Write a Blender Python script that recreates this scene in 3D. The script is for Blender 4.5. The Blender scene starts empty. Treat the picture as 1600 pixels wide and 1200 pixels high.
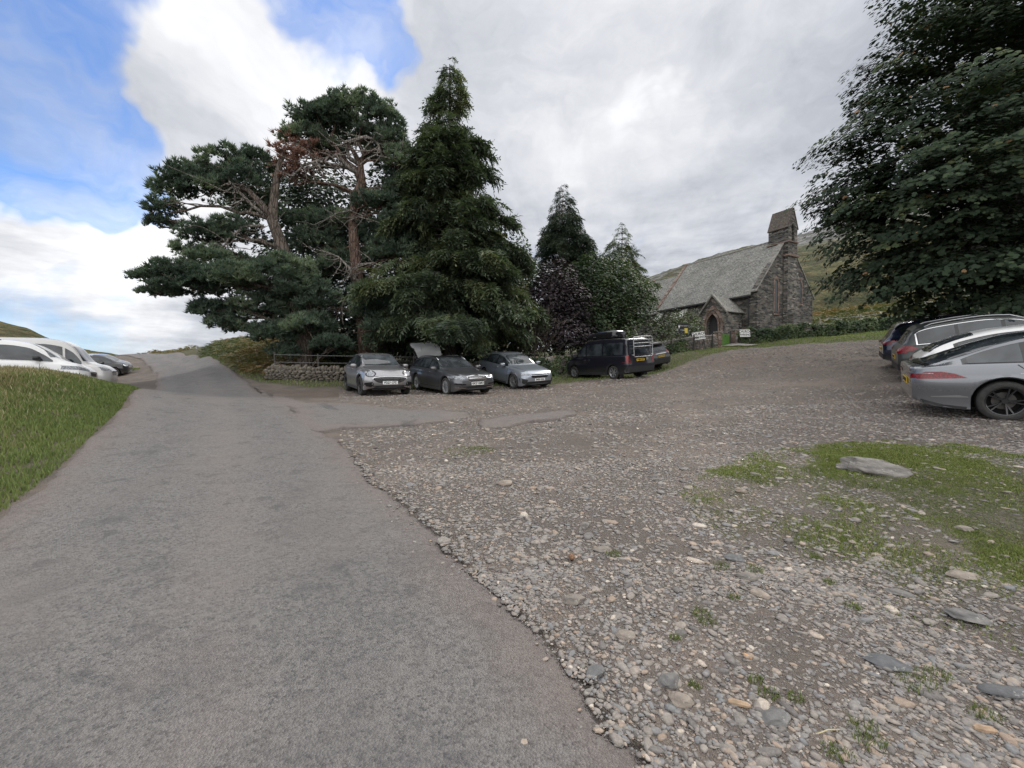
import bpy, math, random
import numpy as np
from mathutils import Vector, Matrix
from mathutils.bvhtree import BVHTree
from mathutils.geometry import delaunay_2d_cdt

# ------------------------------------------------------------------ camera, sky, sun, exposure
scene = bpy.context.scene
EYE = 1.6
F = 650.0                      # focal length in pixels of a 1600 px wide picture
cam_d = bpy.data.cameras.new('camera')
cam_d.sensor_width = 36.0
cam_d.lens = F / 1600 * 36.0
cam_d.clip_start = 0.05
cam_d.clip_end = 6000
cam = bpy.data.objects.new('camera', cam_d)
scene.collection.objects.link(cam)
cam.location = (0, 0, EYE)
cam.rotation_euler = (math.radians(90 - 1.3), 0, 0)
scene.camera = cam
scene.view_settings.view_transform = 'Standard'
scene.view_settings.look = 'None'
scene.view_settings.gamma = 1
scene.view_settings.exposure = 0.57
scene.render.engine = 'CYCLES'
scene.cycles.max_bounces = 6
scene.cycles.diffuse_bounces = 4
scene.cycles.glossy_bounces = 3
scene.cycles.transparent_max_bounces = 6

SUN_AZ = math.radians(38)      # clockwise from +Y (ahead) towards +X (right)
SUN_EL = math.radians(44)
world = bpy.data.worlds.new('World')
scene.world = world
world.use_nodes = True
wt = world.node_tree
wt.nodes.clear()


class NT:
    """Tiny node-tree helper."""
    def __init__(self, t):
        self.t = t
    def n(self, kind, inputs=None, **props):
        nd = self.t.nodes.new(kind)
        for k, v in props.items():
            setattr(nd, k, v)
        for k, v in (inputs or {}).items():
            s = nd.inputs[k]
            if hasattr(v, 'is_output'):
                self.t.links.new(v, s)
            else:
                if isinstance(v, (tuple, list)) and s.type == 'RGBA' and len(v) == 3:
                    v = (*v, 1)
                s.default_value = v
        return nd
    def math(self, op, a, b=0.0, clamp=False):
        nd = self.n('ShaderNodeMath', {0: a, 1: b}, operation=op, use_clamp=clamp)
        return nd.outputs[0]
    def ramp(self, fac, stops, interp='LINEAR'):
        nd = self.n('ShaderNodeValToRGB', {0: fac})
        cr = nd.color_ramp
        cr.interpolation = interp
        while len(cr.elements) < len(stops):
            cr.elements.new(0.5)
        for e, (p, c) in zip(cr.elements, stops):
            e.position = p
            e.color = (*c, 1) if len(c) == 3 else c
        return nd.outputs[0]
    def rng(self, v, a, b, c=0.0, d=1.0, smooth=True):
        nd = self.n('ShaderNodeMapRange', {0: v, 1: a, 2: b, 3: c, 4: d},
                    interpolation_type='SMOOTHSTEP' if smooth else 'LINEAR', clamp=True)
        return nd.outputs[0]
    def mix(self, f, a, b, mode='MIX'):
        nd = self.n('ShaderNodeMix', {0: f, 6: a, 7: b}, data_type='RGBA', blend_type=mode)
        return nd.outputs[2]
    def noise(self, vec, scale, detail=4, rough=0.55, dist=0.0, col=False, dim='3D'):
        nd = self.n('ShaderNodeTexNoise', {'Scale': scale, 'Detail': detail, 'Roughness': rough,
                                           'Distortion': dist}, noise_dimensions=dim)
        if vec is not None:
            self.t.links.new(vec, nd.inputs['Vector'])
        return nd.outputs['Color' if col else 'Fac']
    def voro(self, vec, scale, feature='F1', out='Distance', rand=1.0, dim='3D'):
        nd = self.n('ShaderNodeTexVoronoi', {'Scale': scale, 'Randomness': rand}, feature=feature,
                    voronoi_dimensions=dim)
        if vec is not None:
            self.t.links.new(vec, nd.inputs['Vector'])
        return nd.outputs[out]
    def scale(self, vec, s, loc=(0, 0, 0)):
        nd = self.n('ShaderNodeMapping', {0: vec, 1: loc, 3: s})
        return nd.outputs[0]


def pdir(px, py):
    v = Vector((px - 800, F, 585 - py))
    return v.normalized()


W = NT(wt)
tc = W.n('ShaderNodeTexCoord').outputs['Generated']
sky = W.n('ShaderNodeTexSky', sky_type='NISHITA', sun_disc=False, sun_elevation=SUN_EL,
          sun_rotation=SUN_AZ, altitude=250, air_density=1.0, dust_density=0.6, ozone_density=1.6)
sep = W.n('ShaderNodeSeparateXYZ', {0: tc})
zc = W.math('ADD', W.math('MAXIMUM', sep.outputs[2], 0.0), 0.16)
inv = W.math('DIVIDE', 1.0, zc)
proj = W.n('ShaderNodeVectorMath', {0: tc, 1: W.n('ShaderNodeCombineXYZ', {0: inv, 1: inv, 2: 1.0}).outputs[0]},
           operation='MULTIPLY').outputs[0]


def blob(px, py, r_in, r_out, amp):
    d = W.n('ShaderNodeVectorMath', {0: warp, 1: tuple(pdir(px, py))}, operation='DOT_PRODUCT').outputs['Value']
    return W.math('MULTIPLY', W.rng(d, math.cos(r_out), math.cos(r_in)), amp)


wn = W.n('ShaderNodeVectorMath', {0: W.noise(tc, 2.4, 5, 0.56, col=True), 1: (0.5, 0.5, 0.5)},
         operation='SUBTRACT').outputs[0]
wn = W.n('ShaderNodeVectorMath', {0: wn, 'Scale': 0.50}, operation='SCALE').outputs[0]
warp = W.n('ShaderNodeVectorMath', {0: tc, 1: wn}, operation='ADD').outputs[0]
warp = W.n('ShaderNodeVectorMath', {0: warp}, operation='NORMALIZE').outputs[0]

cov = W.rng(W.noise(proj, 0.9, 7, 0.58), 0.2, 0.75, -0.10, 0.25, smooth=False)
cov = W.math('ADD', cov, 0.62)
# openings of blue sky
for a in [(70, 10, .05, .20, -1.0), (150, 60, .04, .13, -.95), (-40, 120, .02, .14, -.5), (60, 250, .03, .17, -.8),
          (190, 300, .03, .12, -.9), (100, 330, .03, .13, -.95), (20, 300, .02, .12, -.8), (235, 370, .02, .06, -.7),
          (560, -10, .02, .08, -.9), (610, 40, .02, .07, -.85), (655, 80, .01, .05, -.6), (500, -60, .03, .15, -.9),
          (170, 500, .005, .035, -.5), (80, 495, .01, .05, -.35), (-300, 300, .1, .5, -.7)]:
    cov = W.math('ADD', cov, blob(*a))
for a in [(120, 95, .02, .10, .75), (320, 130, .05, .2, .6), (60, 400, .05, .16, .75), (200, 440, .05, .16, .5), (320, 360, .05, .11, .5)]:
    cov = W.math('ADD', cov, blob(*a))
veil = W.rng(W.noise(W.scale(warp, (1.2, 1.2, 2.6), (5, 2, 0)), 1.7, 6, .6), .34, .66, 0.02, 0.55)
cmask = W.rng(W.math('ADD', cov, W.math('MULTIPLY', W.math('SUBTRACT', W.noise(warp, 5.0, 7, .72), .5), .85)), -0.50, 0.72)
cmask = W.math('MAXIMUM', cmask, veil)
# brightness of the cloud layer
br = W.rng(W.noise(W.scale(proj, (1.0, 0.8, 1.0), (3, 1, 0)), 1.15, 7, 0.60), 0.3, 0.72, 0.40, 0.61, smooth=False)
low = W.rng(W.noise(W.scale(tc, (3, 3, 13)), 1.6, 6, 0.6), 0.35, 0.68, -0.16, 0.14, smooth=False)
br = W.math('ADD', br, W.math('MULTIPLY', low, W.rng(sep.outputs[2], 0.5, 0.1)))
for a in [(998, 163, .002, .06, .09), (990, 150, .03, .26, .06), (560, 110, .02, .12, .09), (420, 40, .05, .24, .12),
          (480, 150, .08, .35, .08), (80, 400, .03, .18, .16), (230, 440, .03, .2, .09), (1330, 100, .1, .35, -.06),
          (820, 60, .05, .25, -.06), (1000, 330, .05, .25, .03), (300, 240, .04, .16, -.04)]:
    br = W.math('ADD', br, blob(*a))
br = W.math('ADD', br, W.rng(W.noise(W.scale(warp, (1, 1, 1.7), (9, 4, 2)), 3.4, 7, .62, .35), .32, .70, -.085, .085, smooth=False))
# cloud overhead and behind the camera, out of view, brightened to light the ground
up = W.rng(sep.outputs[2], 0.62, 0.95)
back = W.rng(sep.outputs[1], 0.1, -0.5)
br = W.math('ADD', br, W.math('MULTIPLY', W.math('MAXIMUM', up, back), 0.72))
tint = W.ramp(br, [(0.35, (0.90, 0.95, 1.06)), (0.62, (0.975, 0.985, 1.02)), (0.85, (1.0, 1.0, 1.0))])
ccol = W.n('ShaderNodeVectorMath', {0: tint, 'Scale': br}, operation='SCALE').outputs[0]
skyc = W.mix(1.0, sky.outputs[0], (.64, .93, 1.30), 'MULTIPLY')
bg_sky = W.n('ShaderNodeBackground', {0: skyc, 1: 0.12})
bg_cl = W.n('ShaderNodeBackground', {0: ccol, 1: 1.0})
mixs = W.n('ShaderNodeMixShader', {0: cmask, 1: bg_sky.outputs[0], 2: bg_cl.outputs[0]})
wo = W.n('ShaderNodeOutputWorld', {0: mixs.outputs[0]})

sun_d = bpy.data.lights.new('sun', 'SUN')
sun_d.energy = 1.3
sun_d.angle = math.radians(14)
sun_d.color = (1.0, 0.95, 0.88)
sun = bpy.data.objects.new('sun', sun_d)
scene.collection.objects.link(sun)
sdir = Vector((math.sin(SUN_AZ) * math.cos(SUN_EL), math.cos(SUN_AZ) * math.cos(SUN_EL), math.sin(SUN_EL)))
sun.rotation_euler = sdir.to_track_quat('Z', 'Y').to_euler()

# ------------------------------------------------------------------ helpers
rs = np.random.RandomState(7)
random.seed(5)
C = scene.collection


def at(px, py, d):
    """World point seen at photo pixel (px, py) at depth d."""
    return np.array([(px - 800) / F * d, d, EYE + (585 - py) / F * d])


def _h(ix, iy, iz, seed):
    n = (ix.astype(np.int64) * 374761393 + iy.astype(np.int64) * 668265263 + iz.astype(np.int64) * 2147483647
         + seed * 144665) & 0x7fffffff
    n = (n ^ (n >> 13)) * 1274126177 & 0x7fffffff
    n = (n ^ (n >> 16)) & 0xffff
    return n / 65535.0


def vnoise(x, y, z=None, seed=0):
    x = np.asarray(x, float); y = np.asarray(y, float)
    z = np.zeros_like(x) if z is None else np.asarray(z, float)
    ix, iy, iz = np.floor(x), np.floor(y), np.floor(z)
    fx, fy, fz = x - ix, y - iy, z - iz
    fx, fy, fz = [t * t * (3 - 2 * t) for t in (fx, fy, fz)]
    r = 0
    for a in (0, 1):
        for b in (0, 1):
            for c in (0, 1):
                w = (fx if a else 1 - fx) * (fy if b else 1 - fy) * (fz if c else 1 - fz)
                r = r + w * _h(ix + a, iy + b, iz + c, seed)
    return r


def fbm(x, y, z=None, octv=4, seed=0):
    r, a, s = 0, 0.5, 0
    for o in range(octv):
        f = 2 ** o
        r = r + a * vnoise(np.asarray(x) * f, np.asarray(y) * f, None if z is None else np.asarray(z) * f, seed + o * 17)
        s += a
        a *= 0.5
    return r / s


def mesh_from(name, verts, faces, mat=None, smooth=False, attrs=None, uv=False, midx=None):
    """verts (N,3); faces: (M,k) int array or list of such arrays / lists."""
    me = bpy.data.meshes.new(name)
    verts = np.asarray(verts, np.float32)
    if isinstance(faces, np.ndarray):
        faces = [faces]
    loops, starts, n = [], [], 0
    for f in faces:
        f = np.asarray(f, np.int32)
        if f.size == 0:
            continue
        if f.ndim == 1:
            f = f[None, :]
        starts.append(n + np.arange(len(f)) * f.shape[1])
        n += f.size
        loops.append(f.ravel())
    loops = np.concatenate(loops); starts = np.concatenate(starts)
    me.vertices.add(len(verts)); me.vertices.foreach_set('co', verts.ravel())
    me.loops.add(len(loops)); me.loops.foreach_set('vertex_index', loops)
    me.polygons.add(len(starts)); me.polygons.foreach_set('loop_start', starts.astype(np.int32))
    if midx is not None:
        me.polygons.foreach_set('material_index', np.asarray(midx, np.int32))
    me.update(calc_edges=True)
    if smooth:
        me.polygons.foreach_set('use_smooth', np.ones(len(starts), bool))
    for k, v in (attrs or {}).items():
        v = np.asarray(v, np.float32)
        if v.ndim == 1:
            a = me.attributes.new(k, 'FLOAT', 'POINT'); a.data.foreach_set('value', v)
        else:
            a = me.attributes.new(k, 'FLOAT_COLOR', 'POINT'); a.data.foreach_set('color', v.ravel())
    if uv:
        u = me.uv_layers.new(name='UVMap')
        data = np.zeros((len(me.loops), 2), np.float32)
        for p in me.polygons:
            nn = p.normal
            if abs(nn.z) > 0.98:
                ua = Vector((1, 0, 0)); va = Vector((0, 1, 0))
            else:
                ua = Vector((0, 0, 1)).cross(nn).normalized(); va = nn.cross(ua)
            for li in p.loop_indices:
                co = me.vertices[me.loops[li].vertex_index].co
                data[li] = (co.dot(ua), co.dot(va))
        u.data.foreach_set('uv', data.ravel())
    mats = mat if isinstance(mat, (list, tuple)) else [mat]
    for m in mats:
        if m is not None:
            me.materials.append(m)
    return me


def link(name, me, parent=None, label=None, cat=None, group=None, kind=None, loc=None):
    o = bpy.data.objects.new(name, me)
    C.objects.link(o)
    if parent is not None:
        o.parent = parent
    if label: o['label'] = label
    if cat: o['category'] = cat
    if group: o['group'] = group
    if kind: o['kind'] = kind
    if loc is not None: o.location = loc
    return o


def thing(name, label, cat, loc=(0, 0, 0), rz=0, group=None):
    o = link(name, None, None, label, cat, group, loc=loc)
    o.rotation_euler = (0, 0, rz)
    return o


class MB:
    """Collects plain shapes into one mesh."""
    def __init__(self):
        self.v, self.f, self.m = [], [], []
        self.cur = 0
    def add(self, v, f, m=None):
        n = len(self.v)
        self.v.extend([tuple(p) for p in v])
        for q in f:
            self.f.append(tuple(i + n for i in q)); self.m.append(self.cur if m is None else m)
        return self
    def box(self, x0, x1, y0, y1, z0, z1, M=None):
        v = [(x, y, z) for x in (x0, x1) for y in (y0, y1) for z in (z0, z1)]
        if M is not None: v = [M(p) for p in v]
        return self.add(v, [(0, 1, 3, 2), (4, 6, 7, 5), (0, 4, 5, 1), (2, 3, 7, 6), (0, 2, 6, 4), (1, 5, 7, 3)])
    def prism(self, poly, axis_vec):
        """poly: list of 3D points, extruded by axis_vec."""
        n = len(poly); a = np.array(axis_vec)
        v = [np.array(p, float) for p in poly] + [np.array(p, float) + a for p in poly]
        f = [tuple(range(n))[::-1], tuple(range(n, 2 * n))] + [(i, (i + 1) % n, n + (i + 1) % n, n + i) for i in range(n)]
        return self.add(v, f)
    def tube(self, pts, rad, k=6, cap=True):
        pts = [np.array(p, float) for p in pts]
        if np.isscalar(rad): rad = [rad] * len(pts)
        ring = []; up = np.array([0.13, 0.27, 0.95])
        for i, p in enumerate(pts):
            t = pts[min(i + 1, len(pts) - 1)] - pts[max(i - 1, 0)]
            t = t / (np.linalg.norm(t) + 1e-9)
            u = np.cross(t, up)
            if np.linalg.norm(u) < .1: u = np.cross(t, [1, 0, 0])
            u /= np.linalg.norm(u); w = np.cross(t, u)
            ring += [p + rad[i] * (math.cos(a) * u + math.sin(a) * w) for a in np.arange(k) * 2 * math.pi / k]
        f = [(i * k + j, i * k + (j + 1) % k, (i + 1) * k + (j + 1) % k, (i + 1) * k + j)
             for i in range(len(pts) - 1) for j in range(k)]
        if cap:
            f += [tuple(range(k))[::-1], tuple(range((len(pts) - 1) * k, len(pts) * k))]
        return self.add(ring, f)
    def lathe(self, prof, k=24, M=None, axis='y'):
        """prof: (axial, radius) pairs around the y axis."""
        v = []
        for a, r in prof:
            for j in range(k):
                t = 2 * math.pi * j / k
                v.append((r * math.cos(t), a, r * math.sin(t)))
        if M is not None: v = [M(p) for p in v]
        n = len(prof)
        return self.add(v, [(i * k + j, i * k + (j + 1) % k, (i + 1) * k + (j + 1) % k, (i + 1) * k + j)
                            for i in range(n - 1) for j in range(k)])
    def mesh(self, name, mat, smooth=False, uv=False):
        groups = {}
        me = bpy.data.meshes.new(name)
        me.from_pydata([tuple(map(float, p)) for p in self.v], [], self.f)
        mats = mat if isinstance(mat, (list, tuple)) else [mat]
        for m in mats: me.materials.append(m)
        me.polygons.foreach_set('material_index', np.array(self.m, np.int32))
        if smooth: me.polygons.foreach_set('use_smooth', np.ones(len(self.f), bool))
        me.update()
        if uv:
            u = me.uv_layers.new(name='UVMap')
            for p in me.polygons:
                nn = p.normal
                if abs(nn.z) > 0.98: ua = Vector((1, 0, 0)); va = Vector((0, 1, 0))
                else:
                    ua = Vector((0, 0, 1)).cross(nn).normalized(); va = nn.cross(ua)
                for li in p.loop_indices:
                    co = me.vertices[me.loops[li].vertex_index].co
                    u.data[li].uv = (co.dot(ua), co.dot(va))
        return me
    def build(self, name, mat, parent=None, smooth=False, uv=False, **kw):
        return link(name, self.mesh(name, mat, smooth, uv), parent, **kw)


def smooth_by_angle(o, deg=35):
    me = o.data
    me.polygons.foreach_set('use_smooth', np.ones(len(me.polygons), bool))
    me.set_sharp_from_angle(angle=math.radians(deg))


def material(name):
    m = bpy.data.materials.new(name)
    m.use_nodes = True
    m.node_tree.nodes.clear()
    return m, NT(m.node_tree)


def finish(N, color, rough=0.7, bump=None, bstr=0.3, bdist=0.02, spec=0.5, metal=0.0, coat=0.0, coat_r=0.03, extra=None):
    ins = {'Base Color': color, 'Roughness': rough, 'Metallic': metal, 'Specular IOR Level': spec,
           'Coat Weight': coat, 'Coat Roughness': coat_r}
    ins.update(extra or {})
    b = N.n('ShaderNodeBsdfPrincipled', ins)
    if bump is not None:
        bn = N.n('ShaderNodeBump', {'Height': bump, 'Strength': bstr, 'Distance': bdist})
        N.t.links.new(bn.outputs[0], b.inputs['Normal'])
    N.n('ShaderNodeOutputMaterial', {0: b.outputs[0]})
    return b


def plain(name, col, rough=0.6, metal=0.0, spec=0.5, coat=0.0, nz=0.0, bump=0.0, nscale=8.0):
    m, N = material(name)
    c = col
    bp = None
    if nz > 0 or bump > 0:
        o = N.n('ShaderNodeTexCoord').outputs['Object']
        f = N.noise(o, nscale, 5, 0.6)
        if nz > 0:
            c = N.mix(N.rng(f, .3, .7, smooth=False), tuple(k * (1 - nz) for k in col), tuple(min(1, k * (1 + nz)) for k in col))
        if bump > 0: bp = f
    finish(N, c, rough, bp, bump, 0.02, spec, metal, coat)
    return m


# ------------------------------------------------------------------ terrain height
CP = np.array([
    (0, 0, 0), (0, -6, -.45), (-8, -6, -.6), (8, -6, -.1), (-3, 4.1, .22), (-6, 0, -.05), (-1.5, 1.7, .05), (3, 1.6, .12),
    (3.9, 4.6, .45), (0.5, 7, .47), (-9.3, 12.6, .88), (-7.2, 12.6, .85), (-13.8, 18, 1.18), (-20, 25, 1.55), (-26, 33, 1.98),
    (-34, 41, 2.8), (-43, 50, 3.75), (-52, 58, 4.35), (-62, 66, 4.0),
    (-4.4, 14.1, .86), (-7, 17.5, 1.0), (-1.6, 15.7, .86), (-4.5, 19, 1.05), (.2, 18.5, 1.0), (5, 19.7, 1.38), (3, 23, 1.45),
    (9, 25, 1.9), (6.5, 28, 2.1), (16.9, 33, 3.85), (22.3, 38, 5.1), (30.5, 42, 5.9), (15, 46, 5.4), (20, 55, 6.2),
    (8.3, 7.1, .80), (10, 9.4, 1.12), (12, 11.5, 1.42), (13.8, 15, 1.85), (16, 12, 2.1), (14, 5, 1.3), (9, 0, .35),
    (26.6, 36, 4.9), (45, 42, 7.3), (30, 26, 4.3), (22, 18, 3.0), (24, 8, 2.7), (12, 22, 2.3), (14, 28, 3.1),
    (-11.1, 19.5, 1.45), (-7, 18.6, 1.25), (-16, 22, 1.75), (-16.8, 27, 3.0), (-23, 33, 3.4), (-33, 45, 4.6), (-28, 38, 3.6),
    (-2.8, 23, 1.8), (2.9, 27, 2.0), (10.8, 28, 2.8), (-10, 25, 2.0), (0, 45, 3.4), (-15, 50, 4.6), (0, 70, 4.5), (30, 70, 10),
    (-9.8, 8, 1.38), (-8.6, 8.6, .92), (-8, 6.8, .9), (-7.0, 5.6, .62), (-10.5, 9.9, 1.48), (-14, 10, 1.38), (-13, 5, 1.45), (-16, 2, 1.4),
    (-17.5, 14.5, .9), (-12.5, 12.6, 1.14), (-11.5, 11.2, 1.38), (-13.4, 14.8, .98), (-17, 19, 1.15), (-20, 17, .9), (-25.5, 27, 1.35),
    (-35, 37, 2.0), (-45, 38, 2.2), (-30, 22, 1.0), (-45, 20, 1.4), (-70, 40, 2.5), (-50, 62, 4.6), (-70, 75, 3.5),
    (-150, 0, 2), (-150, 150, 2), (0, 160, 4), (150, 150, 22), (150, 0, 14), (0, -150, -8), (-150, -150, -8), (150, -150, 5),
    (-450, 0, 0), (-450, 450, 0), (0, 450, 0), (450, 450, 20), (450, 0, 15), (0, -450, -10), (-450, -450, -10), (450, -450, 0),
], float)


def _tps(r2):
    return 0.5 * r2 * np.log(r2 + 1e-9)


_n = len(CP)
_d2 = ((CP[:, None, :2] - CP[None, :, :2]) ** 2).sum(-1)
_A = np.zeros((_n + 3, _n + 3))
_A[:_n, :_n] = _tps(_d2) + np.eye(_n) * 0.6
_A[:_n, _n] = 1; _A[:_n, _n + 1:] = CP[:, :2]
_A[_n, :_n] = 1; _A[_n + 1:, :_n] = CP[:, :2].T
_w = np.linalg.solve(_A, np.concatenate([CP[:, 2], np.zeros(3)]))


def H(x, y):
    x = np.asarray(x, float); y = np.asarray(y, float)
    sh = x.shape
    X = np.stack([x.ravel(), y.ravel()], 1)
    out = np.empty(len(X))
    for i in range(0, len(X), 20000):
        q = X[i:i + 20000]
        d2 = ((q[:, None, :] - CP[None, :, :2]) ** 2).sum(-1)
        out[i:i + 20000] = _tps(d2) @ _w[:_n] + _w[_n] + q @ _w[_n + 1:]
    return out.reshape(sh)


def h1(x, y):
    return float(H(np.array([x]), np.array([y]))[0])


def ground_px(px, py, lo=0.8, hi=60):
    """First hit of the view ray through a photo pixel with the ground."""
    d = np.geomspace(lo, hi, 500)
    x = (px - 800) / F * d; z = EYE + (585 - py) / F * d
    g = H(x, d)
    k = np.argmax(z < g)
    if z[k] >= g[k]: k = len(d) - 1
    return np.array([x[k], d[k], g[k]])


def inside_sd(px, py, poly):
    """signed distance (positive inside) to a polygon, vectorised."""
    poly = np.asarray(poly, float)
    x = np.asarray(px); y = np.asarray(py)
    best = np.full(x.shape, 1e9); ins = np.zeros(x.shape, bool)
    n = len(poly)
    for i in range(n):
        x1, y1 = poly[i]; x2, y2 = poly[(i + 1) % n]
        dx, dy = x2 - x1, y2 - y1
        t = np.clip(((x - x1) * dx + (y - y1) * dy) / (dx * dx + dy * dy + 1e-12), 0, 1)
        best = np.minimum(best, np.hypot(x - x1 - t * dx, y - y1 - t * dy))
        c = ((y1 > y) != (y2 > y)) & (x < (x2 - x1) * (y - y1) / (y2 - y1 + 1e-12) + x1)
        ins ^= c
    return np.where(ins, best, -best)


# road edges in world metres (x, y)
RL = np.array([(1.0, -7), (-1.6, -2.5), (-3.6, 1.7), (-5.05, 4.1), (-5.75, 5.2), (-7.15, 7.2), (-9.1, 9.8), (-11.2, 12.6), (-15.4, 18), (-24.0, 28), (-33.2, 38),
               (-43.2, 48), (-53.5, 57), (-66, 64), (-90, 70)])
RR = np.array([(6.0, -7), (2.9, -2.5), (.55, 1.7), (-.35, 3.25), (-1.5, 5), (-3.25, 7.6), (-5.2, 10.2), (-7.1, 12.6), (-10.4, 16.8), (-18.6, 26.5), (-27.4, 36.5),
               (-37.3, 46.5), (-50.0, 59), (-64, 69), (-90, 76)])


def resample(P, n):
    P = np.asarray(P, float)
    # catmull-rom through points, then even steps
    q = []
    for i in range(len(P) - 1):
        p0 = P[max(i - 1, 0)]; p1 = P[i]; p2 = P[i + 1]; p3 = P[min(i + 2, len(P) - 1)]
        for t in np.linspace(0, 1, 24, endpoint=False):
            q.append(.5 * (2 * p1 + (p2 - p0) * t + (2 * p0 - 5 * p1 + 4 * p2 - p3) * t * t + (3 * p1 - p0 - 3 * p2 + p3) * t ** 3))
    q.append(P[-1]); q = np.array(q)
    s = np.concatenate([[0], np.cumsum(np.linalg.norm(np.diff(q, axis=0), axis=1))])
    # denser close to the camera
    k = len(s)
    w = 1.0 / (0.25 + 0.06 * np.hypot(q[:, 0], q[:, 1]))
    cw = np.concatenate([[0], np.cumsum(.5 * (w[1:] + w[:-1]) * np.diff(s))])
    tt = np.linspace(0, cw[-1], n)
    return np.stack([np.interp(tt, cw, q[:, j]) for j in range(q.shape[1])], 1)


NRO = 700
edgeL = resample(RL, NRO); edgeR = resample(RR, NRO)


def _jag(E, sgn, seed):
    t = np.gradient(E, axis=0); t /= np.linalg.norm(t, axis=1)[:, None]
    nrm = np.stack([t[:, 1], -t[:, 0]], 1) * sgn
    s = np.concatenate([[0], np.cumsum(np.linalg.norm(np.diff(E, axis=0), axis=1))])
    j = (fbm(s * .9, s * 0, seed=seed, octv=5) - .5) * .17 + (fbm(s * 5, s * 0 + 3, seed=seed, octv=4) - .5) * .15
    return E + nrm * j[:, None]


edgeL = _jag(edgeL, 1, 3); edgeR = _jag(edgeR, 1, 9)
ROADPOLY = np.concatenate([edgeL[::4], edgeR[::-4]])


def poly_px(pts, **k):
    return np.array([ground_px(*p, **k)[:2] for p in pts])


# two broken slabs of tarmac between the road and the parked cars
APRON1 = poly_px([(400, 606), (470, 630), (560, 633), (650, 641), (728, 646), (738, 652), (700, 658), (620, 665), (560, 670), (510, 676), (470, 668)])
APRON2 = poly_px([(742, 656), (790, 650), (850, 647), (885, 643), (900, 647), (880, 653), (850, 660), (800, 664), (762, 672), (745, 667)])
# grass outlines (world), from where they meet the ground in the photo
G_LEFT = np.concatenate([[(-60, -30)], RL[:8] + np.array([-.12, 0]), [(-12.2, 13.6), (-12.6, 13.8), (-13.2, 13.2), (-13.6, 12.4), (-16, 11.6), (-24, 12.5), (-60, 8)]])
G_RIGHT = poly_px([(1060, 770), (1110, 735), (1180, 708), (1290, 694), (1400, 686), (1500, 694), (1700, 730), (1850, 1150), (1700, 1130), (1600, 1060), (1500, 1020), (1400, 960), (1280, 900), (1150, 850), (1090, 810)])
G_RIGHT2 = poly_px([(1255, 708), (1330, 700), (1440, 704), (1560, 728), (1720, 780), (1760, 980), (1640, 960), (1560, 910), (1490, 850), (1420, 800), (1350, 765), (1270, 740)])
G_TREES = np.array([(-37, 46), (-28, 36.5), (-21.5, 29.6), (-17, 24.3), (-13.8, 20.8), (-11.2, 18.3), (-8.8, 17.2), (-7.2, 17.4), (-6.2, 17.0), (-3.2, 18.4), (.0, 19.3), (2.4, 19.2), (4.3, 20.0), (6.3, 20.9),
                    (8.4, 23.2), (10.4, 25.0), (13.5, 27.2), (17.2, 29.2), (21, 29.5), (24, 27.8), (26, 24), (21.5, 21.5), (18.4, 20.6), (17, 19), (19, 17), (24, 15), (60, 18), (200, 100), (0, 300), (-200, 300), (-60, 65)])
G_ISLE = np.array([(-37, 38.6), (-34.5, 38.2), (-31.5, 35.4), (-33, 34.5), (-38, 36)])
DIRT = np.array([(-30, 38.5), (-22, 30), (-13.6, 20.2), (-10.9, 17.9), (-8.4, 16.6), (-3.0, 17.2), (2.4, 18.2), (7, 20.6), (12, 25), (18, 27.5), (20, 25), (8, 18.5), (2.5, 15.4), (-2, 13.8), (-6, 13.2), (-7.6, 13.9), (-10.4, 17.0), (-18.4, 26.8), (-26, 35)])
# ------------------------------------------------------------------ ground materials
def pos_nodes(N):
    return N.n('ShaderNodeNewGeometry').outputs['Position']


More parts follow.
